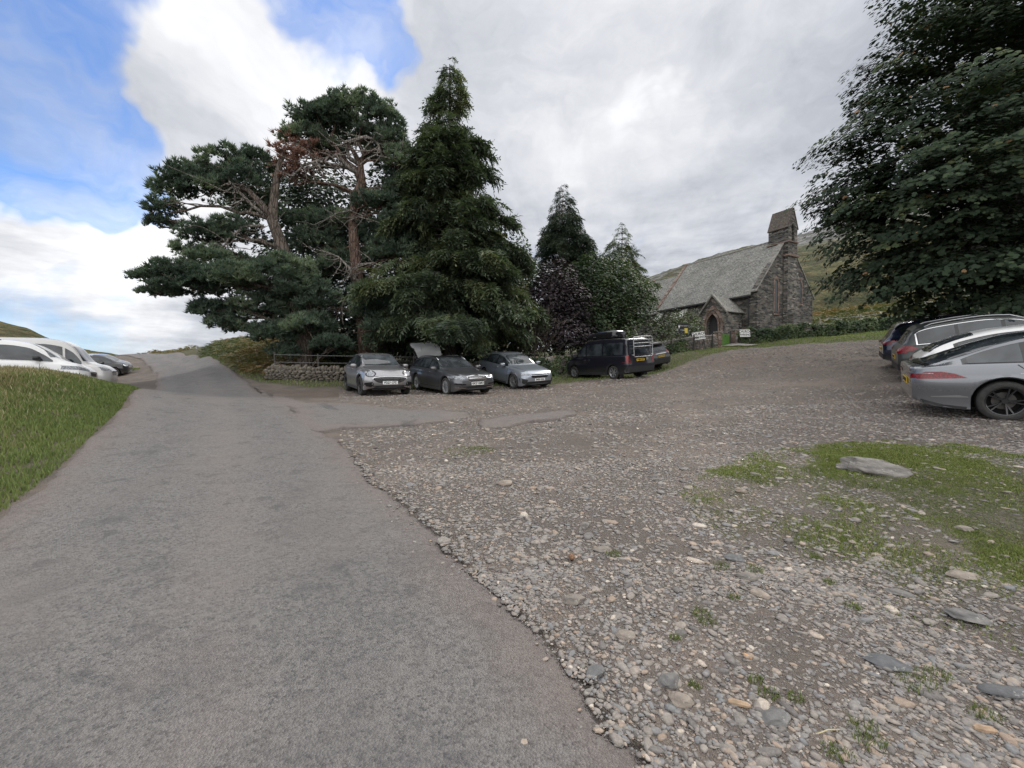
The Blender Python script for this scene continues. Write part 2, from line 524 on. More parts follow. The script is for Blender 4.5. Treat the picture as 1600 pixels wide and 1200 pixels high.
def mk_ground():
    m, N = material('gravel_and_grass_ground')
    P = pos_nodes(N)
    g = N.n('ShaderNodeAttribute', attribute_name='grass').outputs['Fac']
    dsd = N.n('ShaderNodeAttribute', attribute_name='dirt').outputs['Fac']
    far = N.n('ShaderNodeAttribute', attribute_name='far').outputs['Fac']
    big = N.noise(P, 0.55, 5, 0.6)
    mid = N.noise(P, 3.2, 5, 0.62)
    fine = N.noise(P, 26, 5, 0.7)
    # stones at three sizes
    cols, hts = None, None
    Pw = N.n('ShaderNodeVectorMath', {0: P, 1: N.n('ShaderNodeVectorMath', {0: N.noise(P, 14, 2, .5, col=True), 'Scale': .03}, operation='SCALE').outputs[0]}, operation='ADD').outputs[0]
    c0 = N.voro(Pw, 8, out='Color'); d0 = N.voro(Pw, 8)
    c1 = N.voro(Pw, 42, out='Color'); d1 = N.voro(Pw, 42)
    c2 = N.voro(Pw, 17, out='Color'); d2 = N.voro(Pw, 17)
    c3 = N.voro(Pw, 95, out='Color'); d3 = N.voro(Pw, 95)
    def stone_col(c):
        r = N.n('ShaderNodeSeparateColor', {0: c})
        a = N.ramp(r.outputs[0], [(0, (.15, .142, .138)), (.3, (.22, .205, .19)), (.55, (.29, .265, .24)), (.8, (.20, .205, .21)), (.93, (.36, .33, .30)), (1, (.46, .42, .38))])
        return a, r
    s1, r1 = stone_col(c1); s2, r2 = stone_col(c2); s3, r3 = stone_col(c3)
    use2 = N.math('MULTIPLY', N.rng(d2, .032, .022), N.rng(r2.outputs[1], .45, .5))
    col = N.mix(N.rng(d3, .006, .003), (.15, .132, .118), s3)
    k1 = N.math('MULTIPLY', N.rng(d1, .0135, .009), N.rng(r1.outputs[1], .25, .3))
    col = N.mix(k1, col, s1)
    col = N.mix(use2, col, s2)
    s0, r0 = stone_col(c0)
    col = N.mix(N.math('MULTIPLY', N.rng(d0, .075, .045, 0, .9), N.rng(r0.outputs[1], .35, .42)), col, s0)
    # compacted earthy patches
    dirtm = N.rng(N.math('ADD', big, N.math('MULTIPLY', mid, .5)), .70, .92, 0, .7)
    col = N.mix(dirtm, col, N.mix(fine, (.17, .14, .12), (.28, .24, .21)))
    pale = N.mix(N.noise(P, .23, 4, .6), (.86, .82, .80), (1.14, 1.12, 1.10))
    col = N.mix(1.0, col, pale, 'MULTIPLY')
    col = N.mix(1.0, col, (1.40, 1.41, 1.42), 'MULTIPLY')
    # reddish-brown mud strip in front of the cars
    dm = N.rng(N.math('ADD', dsd, N.math('MULTIPLY', N.math('SUBTRACT', N.noise(P, .8, 5, .65), .5), 2.2)), -.3, .6)
    mud = N.mix(N.noise(P, 2.0, 6, .7), (.16, .115, .088), (.29, .225, .18))
    mud = N.mix(N.rng(d2, .024, .016, 0, .5), mud, s2)
    col = N.mix(N.math('MULTIPLY', dm, .48), col, mud)
    # grass
    gn = N.math('ADD', g, N.math('MULTIPLY', N.math('SUBTRACT', N.noise(P, 1.6, 7, .72), .5), 1.1))
    gm = N.rng(gn, -.10, .22)
    gc = N.mix(N.noise(P, 1.1, 5, .65), (.075, .11, .03), (.17, .18, .065))
    gc = N.mix(N.rng(N.noise(P, .35, 4, .6), .5, .7, 0, .5), gc, (.26, .22, .11))
    gc = N.mix(N.rng(N.noise(P, 7, 6, .75), .46, .62, 0, .75), gc, N.mix(fine, (.13, .115, .07), (.27, .24, .17)))
    gc = N.mix(N.rng(N.noise(P, 38, 3, .7), .3, .7), N.mix(1.0, gc, (.45, .45, .42), 'MULTIPLY'), gc)
    col = N.mix(N.math('MULTIPLY', gm, N.rng(N.noise(P, 20, 5, .75), .36, .54)), col, gc)
    h = N.math('ADD', N.math('MULTIPLY', N.math('SUBTRACT', 1.0, N.math('MULTIPLY', d1, 45.0)), .35),
               N.math('ADD', N.math('MULTIPLY', use2, .8), N.math('ADD', N.math('MULTIPLY', fine, .9), N.math('MULTIPLY', N.math('MULTIPLY', d3, 90), -.12))))
    h = N.math('ADD', h, N.math('MULTIPLY', mid, 1.2))
    finish(N, col, .93, h, .75, .014, .25)
    return m


def mk_asphalt():
    m, N = material('weathered_asphalt')
    P = pos_nodes(N)
    e = N.n('ShaderNodeAttribute', attribute_name='edge').outputs['Fac']   # metres from the nearer edge
    f1 = N.noise(P, 120, 3, .7); f2 = N.noise(P, 34, 4, .65); big = N.noise(P, .7, 5, .62)
    mid = N.noise(P, 3.6, 6, .68, .4)
    v = N.voro(P, 85, out='Color'); vd = N.voro(P, 85)
    grit = N.n('ShaderNodeSeparateColor', {0: v}).outputs[0]
    col = N.mix(N.rng(N.math('ADD', f2, N.math('MULTIPLY', N.math('SUBTRACT', N.noise(N.scale(P, (1, 1, 1)), 17, 5, .75, .3), .5), .8)), .36, .64), (.215, .205, .20), (.31, .294, .284))
    col = N.mix(N.rng(grit, .55, 1.0, 0, .55), col, (.33, .31, .29))
    col = N.mix(N.rng(N.math('MULTIPLY', grit, 1.0), .25, .0, 0, .6), col, (.085, .082, .085))
    # worn dark blotches, and pale dusty / pinkish bands
    col = N.mix(N.rng(mid, .47, .33, 0, .5), col, (.12, .118, .122))
    col = N.mix(N.rng(big, .48, .72, 0, .6), col, (.30, .268, .25))
    col = N.mix(N.rng(big, .46, .28, 0, .45), col, (.125, .125, .133))
    en = N.math('ADD', e, N.math('MULTIPLY', N.math('SUBTRACT', N.noise(P, 1.7, 5, .65), .5), .9))
    col = N.mix(N.rng(en, .70, .1, 0, .42), col, N.mix(f2, (.25, .19, .165), (.35, .28, .245)))
    # wheel tracks polished dark, dusty pink crown and margins between them
    uu = N.n('ShaderNodeAttribute', attribute_name='across').outputs['Fac']
    un = N.math('ADD', uu, N.math('MULTIPLY', N.math('SUBTRACT', N.noise(P, .8, 4, .6), .5), .22))
    tr = N.math('ADD', N.rng(N.math('ABSOLUTE', N.math('SUBTRACT', un, .30)), .13, .02), N.rng(N.math('ABSOLUTE', N.math('SUBTRACT', un, .72)), .13, .02))
    brk = N.rng(N.noise(P, 2.3, 5, .7), .35, .65)
    col = N.mix(N.math('MULTIPLY', N.math('MULTIPLY', tr, brk), .34), col, (.155, .152, .155))
    ds = N.rng(N.math('ABSOLUTE', N.math('SUBTRACT', un, .52)), .12, .01)
    col = N.mix(N.math('MULTIPLY', N.math('MULTIPLY', ds, brk), .40), col, (.33, .285, .265))
    wet = N.rng(N.noise(P, .33, 6, .7, .5), .60, .68)
    col = N.mix(N.math('MULTIPLY', wet, .5), col, (.11, .108, .115))
    # cracks
    P2 = N.n('ShaderNodeVectorMath', {0: P, 1: N.n('ShaderNodeVectorMath', {0: N.noise(P, 2.2, 4, .6, col=True), 'Scale': .8}, operation='SCALE').outputs[0]}, operation='ADD').outputs[0]
    cr = N.voro(P2, .55, feature='DISTANCE_TO_EDGE')
    ck = N.math('MULTIPLY', N.rng(cr, .012, .004), N.rng(N.noise(P, .9, 3), .5, .6))
    col = N.mix(N.math('MULTIPLY', ck, .18), col, (.06, .058, .056))
    # lane dressing: long streaks along the road
    h = N.math('ADD', N.math('MULTIPLY', f1, .7), N.math('ADD', N.math('MULTIPLY', f2, .6), N.math('MULTIPLY', N.math('MULTIPLY', vd, 60), -.5)))
    h = N.math('ADD', h, N.math('ADD', N.math('MULTIPLY', mid, 1.4), N.math('MULTIPLY', ck, -.4)))
    finish(N, col, .86, h, .7, .012, .35)
    return m


M_GROUND = mk_ground(); M_ASPH = mk_asphalt()

# ------------------------------------------------------------------ ground sheet
NG = 620
u = np.linspace(-1, 1, NG)
ax = 1.9 * np.sinh(6.0 * u)
ay = 1.9 * np.sinh(6.0 * u) + 3.0
gx, gy = np.meshgrid(ax, ay, indexing='ij')
gz = H(gx, gy)
fx, fy = gx.ravel(), gy.ravel()
near = np.hypot(fx, fy - 3) < 110
sd_l = np.full(fx.shape, -5.0); sd_r = sd_l.copy(); sd_r2 = sd_l.copy(); sd_t = sd_l.copy(); sd_i = sd_l.copy(); sd_d = sd_l.copy(); sd_road = sd_l.copy(); sd_a = sd_l.copy()
for arr, pl in ((sd_l, G_LEFT), (sd_r, G_RIGHT), (sd_r2, G_RIGHT2), (sd_t, G_TREES), (sd_i, G_ISLE), (sd_d, DIRT), (sd_road, ROADPOLY)):
    arr[near] = inside_sd(fx[near], fy[near], pl)
for pl in (APRON1, APRON2):
    sd_a[near] = np.maximum(sd_a[near], inside_sd(fx[near], fy[near], pl))
grass = np.maximum.reduce([sd_l, np.minimum(sd_r, .35) * .5 - .20, np.minimum(sd_r2, .30) - .05, sd_t, sd_i])
grass = np.where(near, grass, 3.0)
grass = np.clip(grass, -3, 3)
# grass only near its outlines; the mossy patch on the gravel stays thin
rough = (fbm(fx * 1.3, fy * 1.3, seed=2) - .5) * .10 + (fbm(fx * 9, fy * 9, seed=4, octv=3) - .5) * .022
rough = rough * np.clip(1 - np.maximum(sd_road, -.3) / -.3, .25, 1) if False else rough
dist0 = np.hypot(fx, fy)
lump = np.where(grass > 0, (fbm(fx * .45, fy * .45, seed=8) - .5) * .35 * np.clip(dist0 / 30, 0, 1), 0)
bank = np.clip(sd_l / .5, 0, 1) * ((fbm(fx * .8, fy * .8, seed=12) - .5) * .34 + .02)
z = gz.ravel() + rough * np.clip(-sd_road / .5, .12, 1) - .016 * np.exp(-(sd_road / .16) ** 2) + lump + bank
z -= .16 * np.clip((sd_road - .16) / .30, 0, 1) + .10 * np.clip((sd_a - .03) / .25, 0, 1)
far_drop = np.clip((np.hypot(fx, fy) - 70) / 60, 0, 1)
idx = np.arange(NG * NG).reshape(NG, NG)
quads = np.stack([idx[:-1, :-1], idx[1:, :-1], idx[1:, 1:], idx[:-1, 1:]], -1).reshape(-1, 4)
me = mesh_from('ground', np.stack([fx, fy, z], 1), quads, M_GROUND, True,
               {'grass': grass, 'dirt': np.clip(sd_d, -3, 3), 'far': far_drop})
link('ground', me, kind='structure', label='gravel car park and grassy fellside under everything')

from bisect import bisect_right
_ax, _ay, _gz2 = ax, ay, z.reshape(NG, NG)


def HG(x, y):
    """height of the built ground sheet"""
    x = np.atleast_1d(np.asarray(x, float)); y = np.atleast_1d(np.asarray(y, float))
    i = np.clip(np.searchsorted(_ax, x) - 1, 0, NG - 2); j = np.clip(np.searchsorted(_ay, y) - 1, 0, NG - 2)
    tx = (x - _ax[i]) / (_ax[i + 1] - _ax[i]); ty = (y - _ay[j]) / (_ay[j + 1] - _ay[j])
    return (_gz2[i, j] * (1 - tx) * (1 - ty) + _gz2[i + 1, j] * tx * (1 - ty) + _gz2[i, j + 1] * (1 - tx) * ty + _gz2[i + 1, j + 1] * tx * ty)


def hg(x, y):
    return float(HG(x, y)[0])


# ------------------------------------------------------------------ road sheet
def ribbon(name, A, B, nx, mat, label):
    n = len(A)
    t = np.linspace(0, 1, nx)
    X = A[:, None, :] * (1 - t[None, :, None]) + B[:, None, :] * t[None, :, None]
    wdt = np.linalg.norm(A - B, axis=1)[:, None]
    e = np.minimum(t, 1 - t)[None, :] * wdt
    dd = np.hypot(X[..., 0], X[..., 1])
    crown = .05 * np.clip(e / 1.2, 0, 1) - .034 * np.clip(1 - e / .22, 0, 1)
    zz = H(X[..., 0], X[..., 1]) + crown + .012 + .0012 * dd  + (fbm(X[..., 0] * .8, X[..., 1] * .8, seed=21) - .5) * .05
    edge_dn = np.where(e < .001, -.05, 0)
    V = np.concatenate([X, (zz + edge_dn)[..., None]], -1).reshape(-1, 3)
    # skirt
    idx = np.arange(n * nx).reshape(n, nx)
    q = np.stack([idx[:-1, :-1], idx[:-1, 1:], idx[1:, 1:], idx[1:, :-1]], -1).reshape(-1, 4)
    me = mesh_from(name, V, q, mat, True, {'edge': e.ravel(), 'across': np.broadcast_to(t[None, :], e.shape).ravel()})
    return link(name, me, kind='structure', label=label)


ribbon('road', edgeL, edgeR, 40, M_ASPH, 'narrow grey asphalt lane climbing past the car park')


def slab(name, poly, mat, label, step=.10, th=.035):
    poly = np.asarray(poly)
    # jagged outline
    P = []
    n = len(poly)
    for i in range(n):
        a, b = poly[i], poly[(i + 1) % n]
        L = np.linalg.norm(b - a); k = max(2, int(L / .12))
        for t in np.arange(k) / k:
            p = a + (b - a) * t
            nn = np.array([b[1] - a[1], a[0] - b[0]]) / (L + 1e-9)
            P.append(p + nn * ((fbm(np.array([p[0] * 1.6]), np.array([p[1] * 1.6]), seed=33, octv=5)[0] - .5) * .8))
    P = np.array(P)
    lo, hi = P.min(0), P.max(0)
    gx, gy = np.meshgrid(np.arange(lo[0], hi[0], step * 2), np.arange(lo[1], hi[1], step * 2))
    sd = inside_sd(gx.ravel(), gy.ravel(), P)
    keep = sd > step * .8
    pts = [Vector(p) for p in P] + [Vector((a, b)) for a, b in zip(gx.ravel()[keep], gy.ravel()[keep])]
    r = delaunay_2d_cdt(pts, [(i, (i + 1) % len(P)) for i in range(len(P))], [], 1, 1e-5)
    V2 = np.array([tuple(v) for v in r[0]]); faces = [tuple(f) for f in r[2]]
    sd = inside_sd(V2[:, 0], V2[:, 1], P)
    zz = H(V2[:, 0], V2[:, 1]) + th + (fbm(V2[:, 0] * .8, V2[:, 1] * .8, seed=21) - .5) * .05
    V = np.concatenate([V2, zz[:, None]], 1)
    mb = MB()
    mb.add(V, faces)
    # skirt down to the gravel
    base = len(V); bs = [tuple(p) + (h1(*p) - .06,) for p in P]
    nP = len(P)
    mb.v += bs
    tree = {}
    for i in range(nP):
        j = (i + 1) % nP
        mb.f.append((i, j, base + j, base + i)); mb.m.append(0)
    me = mb.mesh(name, mat, True)
    at_ = me.attributes.new('edge', 'FLOAT', 'POINT')
    at_.data.foreach_set('value', np.concatenate([np.maximum(sd, 0), np.zeros(nP)]).astype(np.float32))
    return link(name, me, kind='structure', label=label)


slab('road_apron', APRON1, M_ASPH, 'broken tarmac slab beside the lane below the silver crossover')
slab('road_apron', APRON2, M_ASPH, 'smaller strip of broken tarmac further right on the gravel')

# ------------------------------------------------------------------ scattering helpers
def rot_frames(n, tilt=math.pi, rng=rs):
    """random rotation matrices (n,3,3): spin about z then tilt"""
    a = rng.rand(n) * 2 * math.pi; t = rng.rand(n) * tilt; b = rng.rand(n) * 2 * math.pi
    ca, sa, ct, st, cb, sb = np.cos(a), np.sin(a), np.cos(t), np.sin(t), np.cos(b), np.sin(b)
    Z = np.zeros(n); O = np.ones(n)
    Rz = np.stack([ca, -sa, Z, sa, ca, Z, Z, Z, O], -1).reshape(-1, 3, 3)
    Rx = np.stack([O, Z, Z, Z, ct, -st, Z, st, ct], -1).reshape(-1, 3, 3)
    Rb = np.stack([cb, -sb, Z, sb, cb, Z, Z, Z, O], -1).reshape(-1, 3, 3)
    return Rb @ Rx @ Rz


def frames_from(nrm, rng=rs, up=None):
    """(n,3,3) with columns u,v,n; random spin about n"""
    n = nrm / (np.linalg.norm(nrm, axis=1)[:, None] + 1e-9)
    a = np.where(np.abs(n[:, 2:3]) < .9, np.array([[0, 0, 1.]]), np.array([[1., 0, 0]]))
    u = np.cross(a, n); u /= np.linalg.norm(u, axis=1)[:, None] + 1e-9
    v = np.cross(n, u)
    if up is None:
        t = rng.rand(len(n)) * 2 * math.pi
        c, s = np.cos(t)[:, None], np.sin(t)[:, None]
        u, v = u * c + v * s, v * c - u * s
    return np.stack([u, v, n], -1)


def stamp(tmpl_v, tmpl_f, pos, R, scale, jitter=0.0, rng=rs):
    """copies of a template as one vertex / face array."""
    tv = np.asarray(tmpl_v, float); tf = np.asarray(tmpl_f)
    n = len(pos); k = len(tv)
    sc = np.asarray(scale, float)
    if sc.ndim == 1: sc = sc[:, None, None]
    elif sc.ndim == 2: sc = sc[:, None, :]
    V = tv[None] * sc
    if jitter: V = V * (1 + (rng.rand(n, k, 1) - .5) * jitter * 2)
    V = np.einsum('nij,nkj->nki', R, V) + pos[:, None, :]
    Fc = tf[None] + (np.arange(n) * k)[:, None, None]
    return V.reshape(-1, 3), Fc.reshape(-1, tf.shape[1]), np.repeat(np.arange(n), k)


# low, angular stone template (subdivided octahedron-like, 18 verts)
def stone_template(n_ring=6):
    v = [(0, 0, .5)]
    for zz, r in ((.36, .62), (0.02, 1.0), (-.3, .8)):
        for i in range(n_ring):
            a = 2 * math.pi * (i + (.5 if zz == .02 else 0)) / n_ring
            v.append((r * math.cos(a), r * math.sin(a), zz))
    v.append((0, 0, -.4))
    f = []
    for i in range(n_ring): f.append((0, 1 + i, 1 + (i + 1) % n_ring))
    for L in (0, 1):
        for i in range(n_ring):
            a = 1 + L * n_ring + i; b = 1 + L * n_ring + (i + 1) % n_ring
            c = a + n_ring; d = b + n_ring
            f += [(a, c, b), (b, c, d)]
    return np.array(v), np.array(f)


ST_V, ST_F = stone_template()


def mk_stone(name, attr=True, moss=False):
    m, N = material(name)
    P = pos_nodes(N)
    r = N.n('ShaderNodeAttribute', attribute_name='rnd').outputs['Fac']
    a = N.ramp(r, [(0, (.11, .105, .105)), (.25, (.165, .155, .148)), (.5, (.215, .198, .182)), (.72, (.15, .155, .165)), (.86, (.25, .22, .195)), (.965, (.23, .18, .145)), (1, (.40, .37, .33))])
    a = N.mix(N.rng(N.noise(P, 60, 4, .7), .3, .7), N.mix(1.0, a, (.92, .89, .86), 'MULTIPLY'), N.mix(1.0, a, (1.42, 1.38, 1.33), 'MULTIPLY'))
    if moss:
        a = N.mix(N.rng(N.noise(P, 9, 5, .7), .55, .66, 0, .7), a, (.10, .115, .045))
    finish(N, a, .88, N.noise(P, 90, 4, .7), .35, .004, .3)
    return m


M_STONE = mk_stone('loose_stone')

# loose gravel in front of the camera ------------------------------------------------
def gravel():
    Ps, Ss = [], []
    for (n, d0, d1, s0, s1) in ((50000, 1.0, 3.0, .005, .019), (46000, 2.6, 5.8, .007, .024), (34000, 5.2, 10, .010, .030), (34000, 9, 18, .014, .042), (22000, 17, 30, .03, .07), (2600, 1.0, 4, .018, .040), (2600, 3, 10, .025, .06)):
        d = np.sqrt(rs.rand(n) * (d1 ** 2 - d0 ** 2) + d0 ** 2)
        x = (rs.rand(n) * 1.62 - .32) * 1.3 * d * (1 if d0 < 15 else .8)
        keep = inside_sd(x, d, ROADPOLY) < .10 + .10 * rs.rand(n) ** 6 * 10 * (rs.rand(n) < .12)
        for a in (APRON1, APRON2): keep &= inside_sd(x, d, a) < 0
        e = inside_sd(x, d, ROADPOLY); nr_ = (e > 0) & (e < .6)
        zr = H(x[nr_], d[nr_]) + .05 * np.clip(e[nr_] / 1.2, 0, 1) - .034 * np.clip(1 - e[nr_] / .22, 0, 1) + .012 + .0012 * np.hypot(x[nr_], d[nr_]) + (fbm(x[nr_] * .8, d[nr_] * .8, seed=21) - .5) * .05
        keep[nr_] |= (HG(x[nr_], d[nr_]) > zr - .004) & (rs.rand(nr_.sum()) < .10)
        spill = (e > 0) & (e < 1.2) & (rs.rand(n) < .16 * np.exp(-e / .16)) & (rs.rand(n) < (.5 if d0 < 4 else 1))
        keep &= (inside_sd(x, d, G_RIGHT) < .15) | (rs.rand(n) < .50)
        keep &= (inside_sd(x, d, G_RIGHT2) < .1) | (rs.rand(n) < .34)
        keep &= inside_sd(x, d, G_LEFT) < 0
        keep &= inside_sd(x, d, G_TREES) < -.2
        kE = keep & (rs.rand(n) < 2) & (inside_sd(x, d, ROADPOLY) > -.5) & (rs.rand(n) < .25)
        keep &= (fbm(x * .9, d * .9, seed=41, octv=4) + .25 * rs.rand(n)) > .46
        keep |= kE | spill
        x, d = x[keep], d[keep]
        s = s0 + (s1 - s0) * rs.rand(len(x)) ** 2.8
        Ps.append(np.stack([x, d], 1)); Ss.append(s)
    P = np.concatenate(Ps); s = np.concatenate(Ss)
    zz = HG(P[:, 0], P[:, 1])
    inroad = inside_sd(P[:, 0], P[:, 1], ROADPOLY) > .0
    zz = np.where(inroad, H(P[:, 0], P[:, 1]) + .02, zz)
    pos = np.concatenate([P, (zz + s * .02)[:, None]], 1)
    sc = np.stack([s * (1 + .5 * rs.rand(len(s))), s * (.7 + .3 * rs.rand(len(s))), s * (.45 + .4 * rs.rand(len(s)))], 1)
    R = rot_frames(len(s), .30)
    V, Fc, own = stamp(ST_V, ST_F, pos, R, sc, .22)
    rnd = rs.rand(len(s))[own]
    me = mesh_from('gravel', V, Fc, M_STONE, False, {'rnd': rnd})
    link('gravel', me, kind='stuff', label='loose grey and brown gravel stones over the car park', cat='gravel')


gravel()

# ------------------------------------------------------------------ grass
def mk_blade(name, c0, c1, c2):
    m, N = material(name)
    r = N.n('ShaderNodeAttribute', attribute_name='rnd').outputs['Fac']
    col = N.ramp(r, [(0, c0), (.6, c1), (1, c2)])
    b = N.n('ShaderNodeBsdfPrincipled', {'Base Color': col, 'Roughness': .7, 'Specular IOR Level': .25})
    t = N.n('ShaderNodeBsdfTranslucent', {'Color': col})
    mx = N.n('ShaderNodeMixShader', {0: .3, 1: b.outputs[0], 2: t.outputs[0]})
    N.n('ShaderNodeOutputMaterial', {0: mx.outputs[0]})
    return m


M_GRASS = mk_blade('grass_blade', (.085, .135, .035), (.20, .24, .08), (.38, .35, .19))
M_STRAW = mk_blade('straw_grass', (.14, .14, .06), (.29, .25, .13), (.42, .37, .23))
BL_V = np.array([(-.5, 0, 0), (.5, 0, 0), (.34, .12, .55), (-.34, .12, .55), (0, .45, 1.0)])
BL_F4 = np.array([(0, 1, 2, 3)]); BL_F3 = np.array([(3, 2, 4)])


def blades(x, y, h, w, tone, lean=.5):
    n = len(x)
    zz = HG(x, y) - .01
    a = rs.rand(n) * 2 * math.pi
    ca, sa, Z, O = np.cos(a), np.sin(a), np.zeros(n), np.ones(n)
    R = np.stack([ca, -sa, Z, sa, ca, Z, Z, Z, O], -1).reshape(-1, 3, 3)
    sc = np.stack([w, h * lean * (.3 + rs.rand(n)), h], 1)
    pos = np.stack([x, y, zz], 1)
    V, F4, own = stamp(BL_V, BL_F4, pos, R, sc)
    _, F3, _ = stamp(BL_V, BL_F3, pos, R, sc)
    # wind: everything leans a little the same way
    return V, F4, F3, tone[own]


def grass_obj(name, parts, mat, label, cat='grass'):
    Vs, F4s, F3s, T, off = [], [], [], [], 0
    for V, F4, F3, t in parts:
        Vs.append(V); F4s.append(F4 + off); F3s.append(F3 + off); T.append(t); off += len(V)
    me = mesh_from(name, np.concatenate(Vs), [np.concatenate(F4s), np.concatenate(F3s)], mat, True, {'rnd': np.concatenate(T)})
    return link(name, me, kind='stuff', label=label, cat=cat)


def scatter_poly(poly, n, sdmin=0.0, dens=None, ymax=None):
    lo, hi = poly.min(0), poly.max(0)
    x = lo[0] + rs.rand(n) * (hi[0] - lo[0]); y = lo[1] + rs.rand(n) * (hi[1] - lo[1])
    k = inside_sd(x, y, poly) > sdmin
    if dens is not None: k &= dens(x, y) > rs.rand(n)
    return x[k], y[k]


# left verge: long windblown grass on the bank
VERGE = np.concatenate([RL[2:8] + np.array([-.02, 0]), [(-12.3, 13.7), (-13.2, 13.3), (-13.8, 12.4), (-16, 11.6), (-19, 11), (-17, 6), (-12, 4), (-7, 1.0)]])
parts, straw = [], []
x, y = scatter_poly(VERGE, 330000, -.06)
d = np.hypot(x, y)
sdv = inside_sd(x, y, VERGE)
er = -np.minimum.reduce([inside_sd(x, y, ROADPOLY), np.zeros(len(x))]) # distance outside the road
nz_ = fbm(x * .9, y * .9, seed=5)
wild = np.clip((er - .8) / 1.3, 0, 1)
hgt = (.05 + .05 * rs.rand(len(x))) + wild * (.02 + .11 * nz_) * (.5 + .8 * rs.rand(len(x)))
keep = (fbm(x * 3, y * 3, seed=6) > .34) | (rs.rand(len(x)) < .35)
x, y, d, hgt, wild, nz_, er = [q[keep] for q in (x, y, d, hgt, wild, nz_, er)]
tone = np.clip(.15 + .45 * rs.rand(len(x)) + .5 * (nz_ - .5) + .25 * wild, 0, 1)
dry = (rs.rand(len(x)) < .05 + .30 * wild + .65 * wild * np.clip((fbm(x * .8, y * .8, seed=15) - .46) * 8, 0, 1)) & (er > .5)
wd = .006 + .0012 * d
parts.append(blades(x[~dry], y[~dry], hgt[~dry], wd[~dry], tone[~dry], 1.0))
straw.append(blades(x[dry], y[dry], hgt[dry] * 1.35, wd[dry] * .9, rs.rand(dry.sum()), 1.3))
k = rs.choice(np.where((wild > .6) & (d < 11))[0], 2600)
straw.append(blades(x[k], y[k], .16 + .18 * rs.rand(len(k)), .0035 + .0007 * d[k], .4 + .6 * rs.rand(len(k)), .9))
# mossy grass on the gravel at the right
def gd(x, y): return np.clip((fbm(x * 1.8, y * 1.8, seed=51, octv=5) - .47) * 6, 0, 1)
x, y = scatter_poly(G_RIGHT, 420000, 0, lambda a, b: .13 * (fbm(a * 6, b * 6, seed=3) > .48) + gd(a, b) * .55)
x2, y2 = scatter_poly(G_RIGHT2, 230000, 0, lambda a, b: .10 + .75 * gd(a, b))
x = np.concatenate([x, x2]); y = np.concatenate([y, y2])
parts_m = [blades(x, y, .010 + .018 * rs.rand(len(x)) * (.6 + gd(x + 3, y)), .004 + .0013 * y, np.clip(.05 + .95 * rs.rand(len(x)), 0, 1), 1.6)]
# grass verge below the trees and the church, tufts get coarser with distance
def vis(poly, n, hh, wmul, dens=None, y0=15, y1=45):
    x, y = scatter_poly(poly, n, .05, dens)
    k = (y < y1) & (y > y0) & (np.abs(x) < 1.4 * y)
    x, y = x[k], y[k]; d = np.hypot(x, y)
    t = np.clip(.15 + .5 * rs.rand(len(x)) + .6 * (fbm(x * .5, y * .5, seed=61) - .5), 0, 1)
    parts.append(blades(x, y, hh * (.5 + rs.rand(len(x))), .0016 * d * wmul, t, .8))
VT = np.array([(-30, 38), (-17, 24.3), (-13.8, 20.8), (-11.2, 18.3), (-8.8, 17.2), (-6.2, 17.0), (-3.2, 18.4), (2.4, 19.2), (6.3, 20.9), (10.4, 25.0), (13.5, 27.2), (17.2, 29.2), (21, 29.5), (24, 27.8), (26, 24), (21.5, 21.5), (17, 19), (19, 17), (30, 16), (50, 30), (46, 44), (34, 42), (17, 34), (10, 28), (4, 24), (-4, 22), (-10, 20), (-14, 24), (-24, 36)])
vis(VT, 170000, .075, 1.0)
vis(G_ISLE, 2500, .10, 1.0, y0=30)
grass_obj('grass', parts, M_GRASS, 'green grass on the verges and between the gravel')
M_MOSS = mk_blade('short_turf_blade', (.095, .14, .03), (.175, .22, .055), (.28, .27, .11))
grass_obj('short_turf', parts_m, M_MOSS, 'short yellow green turf spreading thinly over the gravel at the right')
grass_obj('dry_grass', straw, M_STRAW, 'long pale dry grass on the left bank')
# ------------------------------------------------------------------ hills
def mk_hill(name, scree=0.0, dry=0.3, bright=1.0):
    m, N = material(name)
    P = pos_nodes(N)
    hgt = N.n('ShaderNodeAttribute', attribute_name='top').outputs['Fac']
    a = N.noise(P, .045, 6, .65); b = N.noise(P, .35, 6, .7); c = N.noise(P, 1.7, 5, .7)
    v = N.voro(P, .55)
    col = N.mix(N.rng(a, .35, .62), (.05 * bright, .070 * bright, .030 * bright), (.10 * bright, .10 * bright, .045 * bright))
    col = N.mix(N.rng(b, .50 - dry * .2, .66, 0, .85), col, (.17 * bright, .125 * bright, .062 * bright))
    col = N.mix(N.rng(c, .52, .66, 0, .55), col, (.035, .052, .022))
    col = N.mix(N.rng(v, .75, .2, 0, .35), col, (.03, .042, .018))
    if scree > 0:
        s = N.math('ADD', N.n('ShaderNodeAttribute', attribute_name='scree').outputs['Fac'], N.math('MULTIPLY', N.math('SUBTRACT', N.noise(P, .03, 6, .7), .5), .45))
        sm = N.rng(s, .27, .40, 0, 1.0 if scree else 0)
        rc = N.mix(N.noise(P, .8, 6, .8), (.10, .10, .10), (.30, .295, .29))
        col = N.mix(sm, col, rc)
        s2 = N.math('MULTIPLY', N.rng(N.noise(N.scale(P, (1, 1, 2.4)), .06, 6, .75), .46, .54), N.rng(hgt, .30, .5))
        col = N.mix(s2, col, N.mix(b, (.09, .088, .085), (.24, .23, .225)))
    col = N.mix(1.0, col, N.mix(N.rng(N.noise(P, .20, 6, .8), .42, .58), (.38, .42, .38), (1.0, 1.0, 1.0)), 'MULTIPLY')
    h = N.math('ADD', b, N.math('MULTIPLY', c, .4))
    finish(N, col, .95, h, .9, 1.2, .15)
    return m


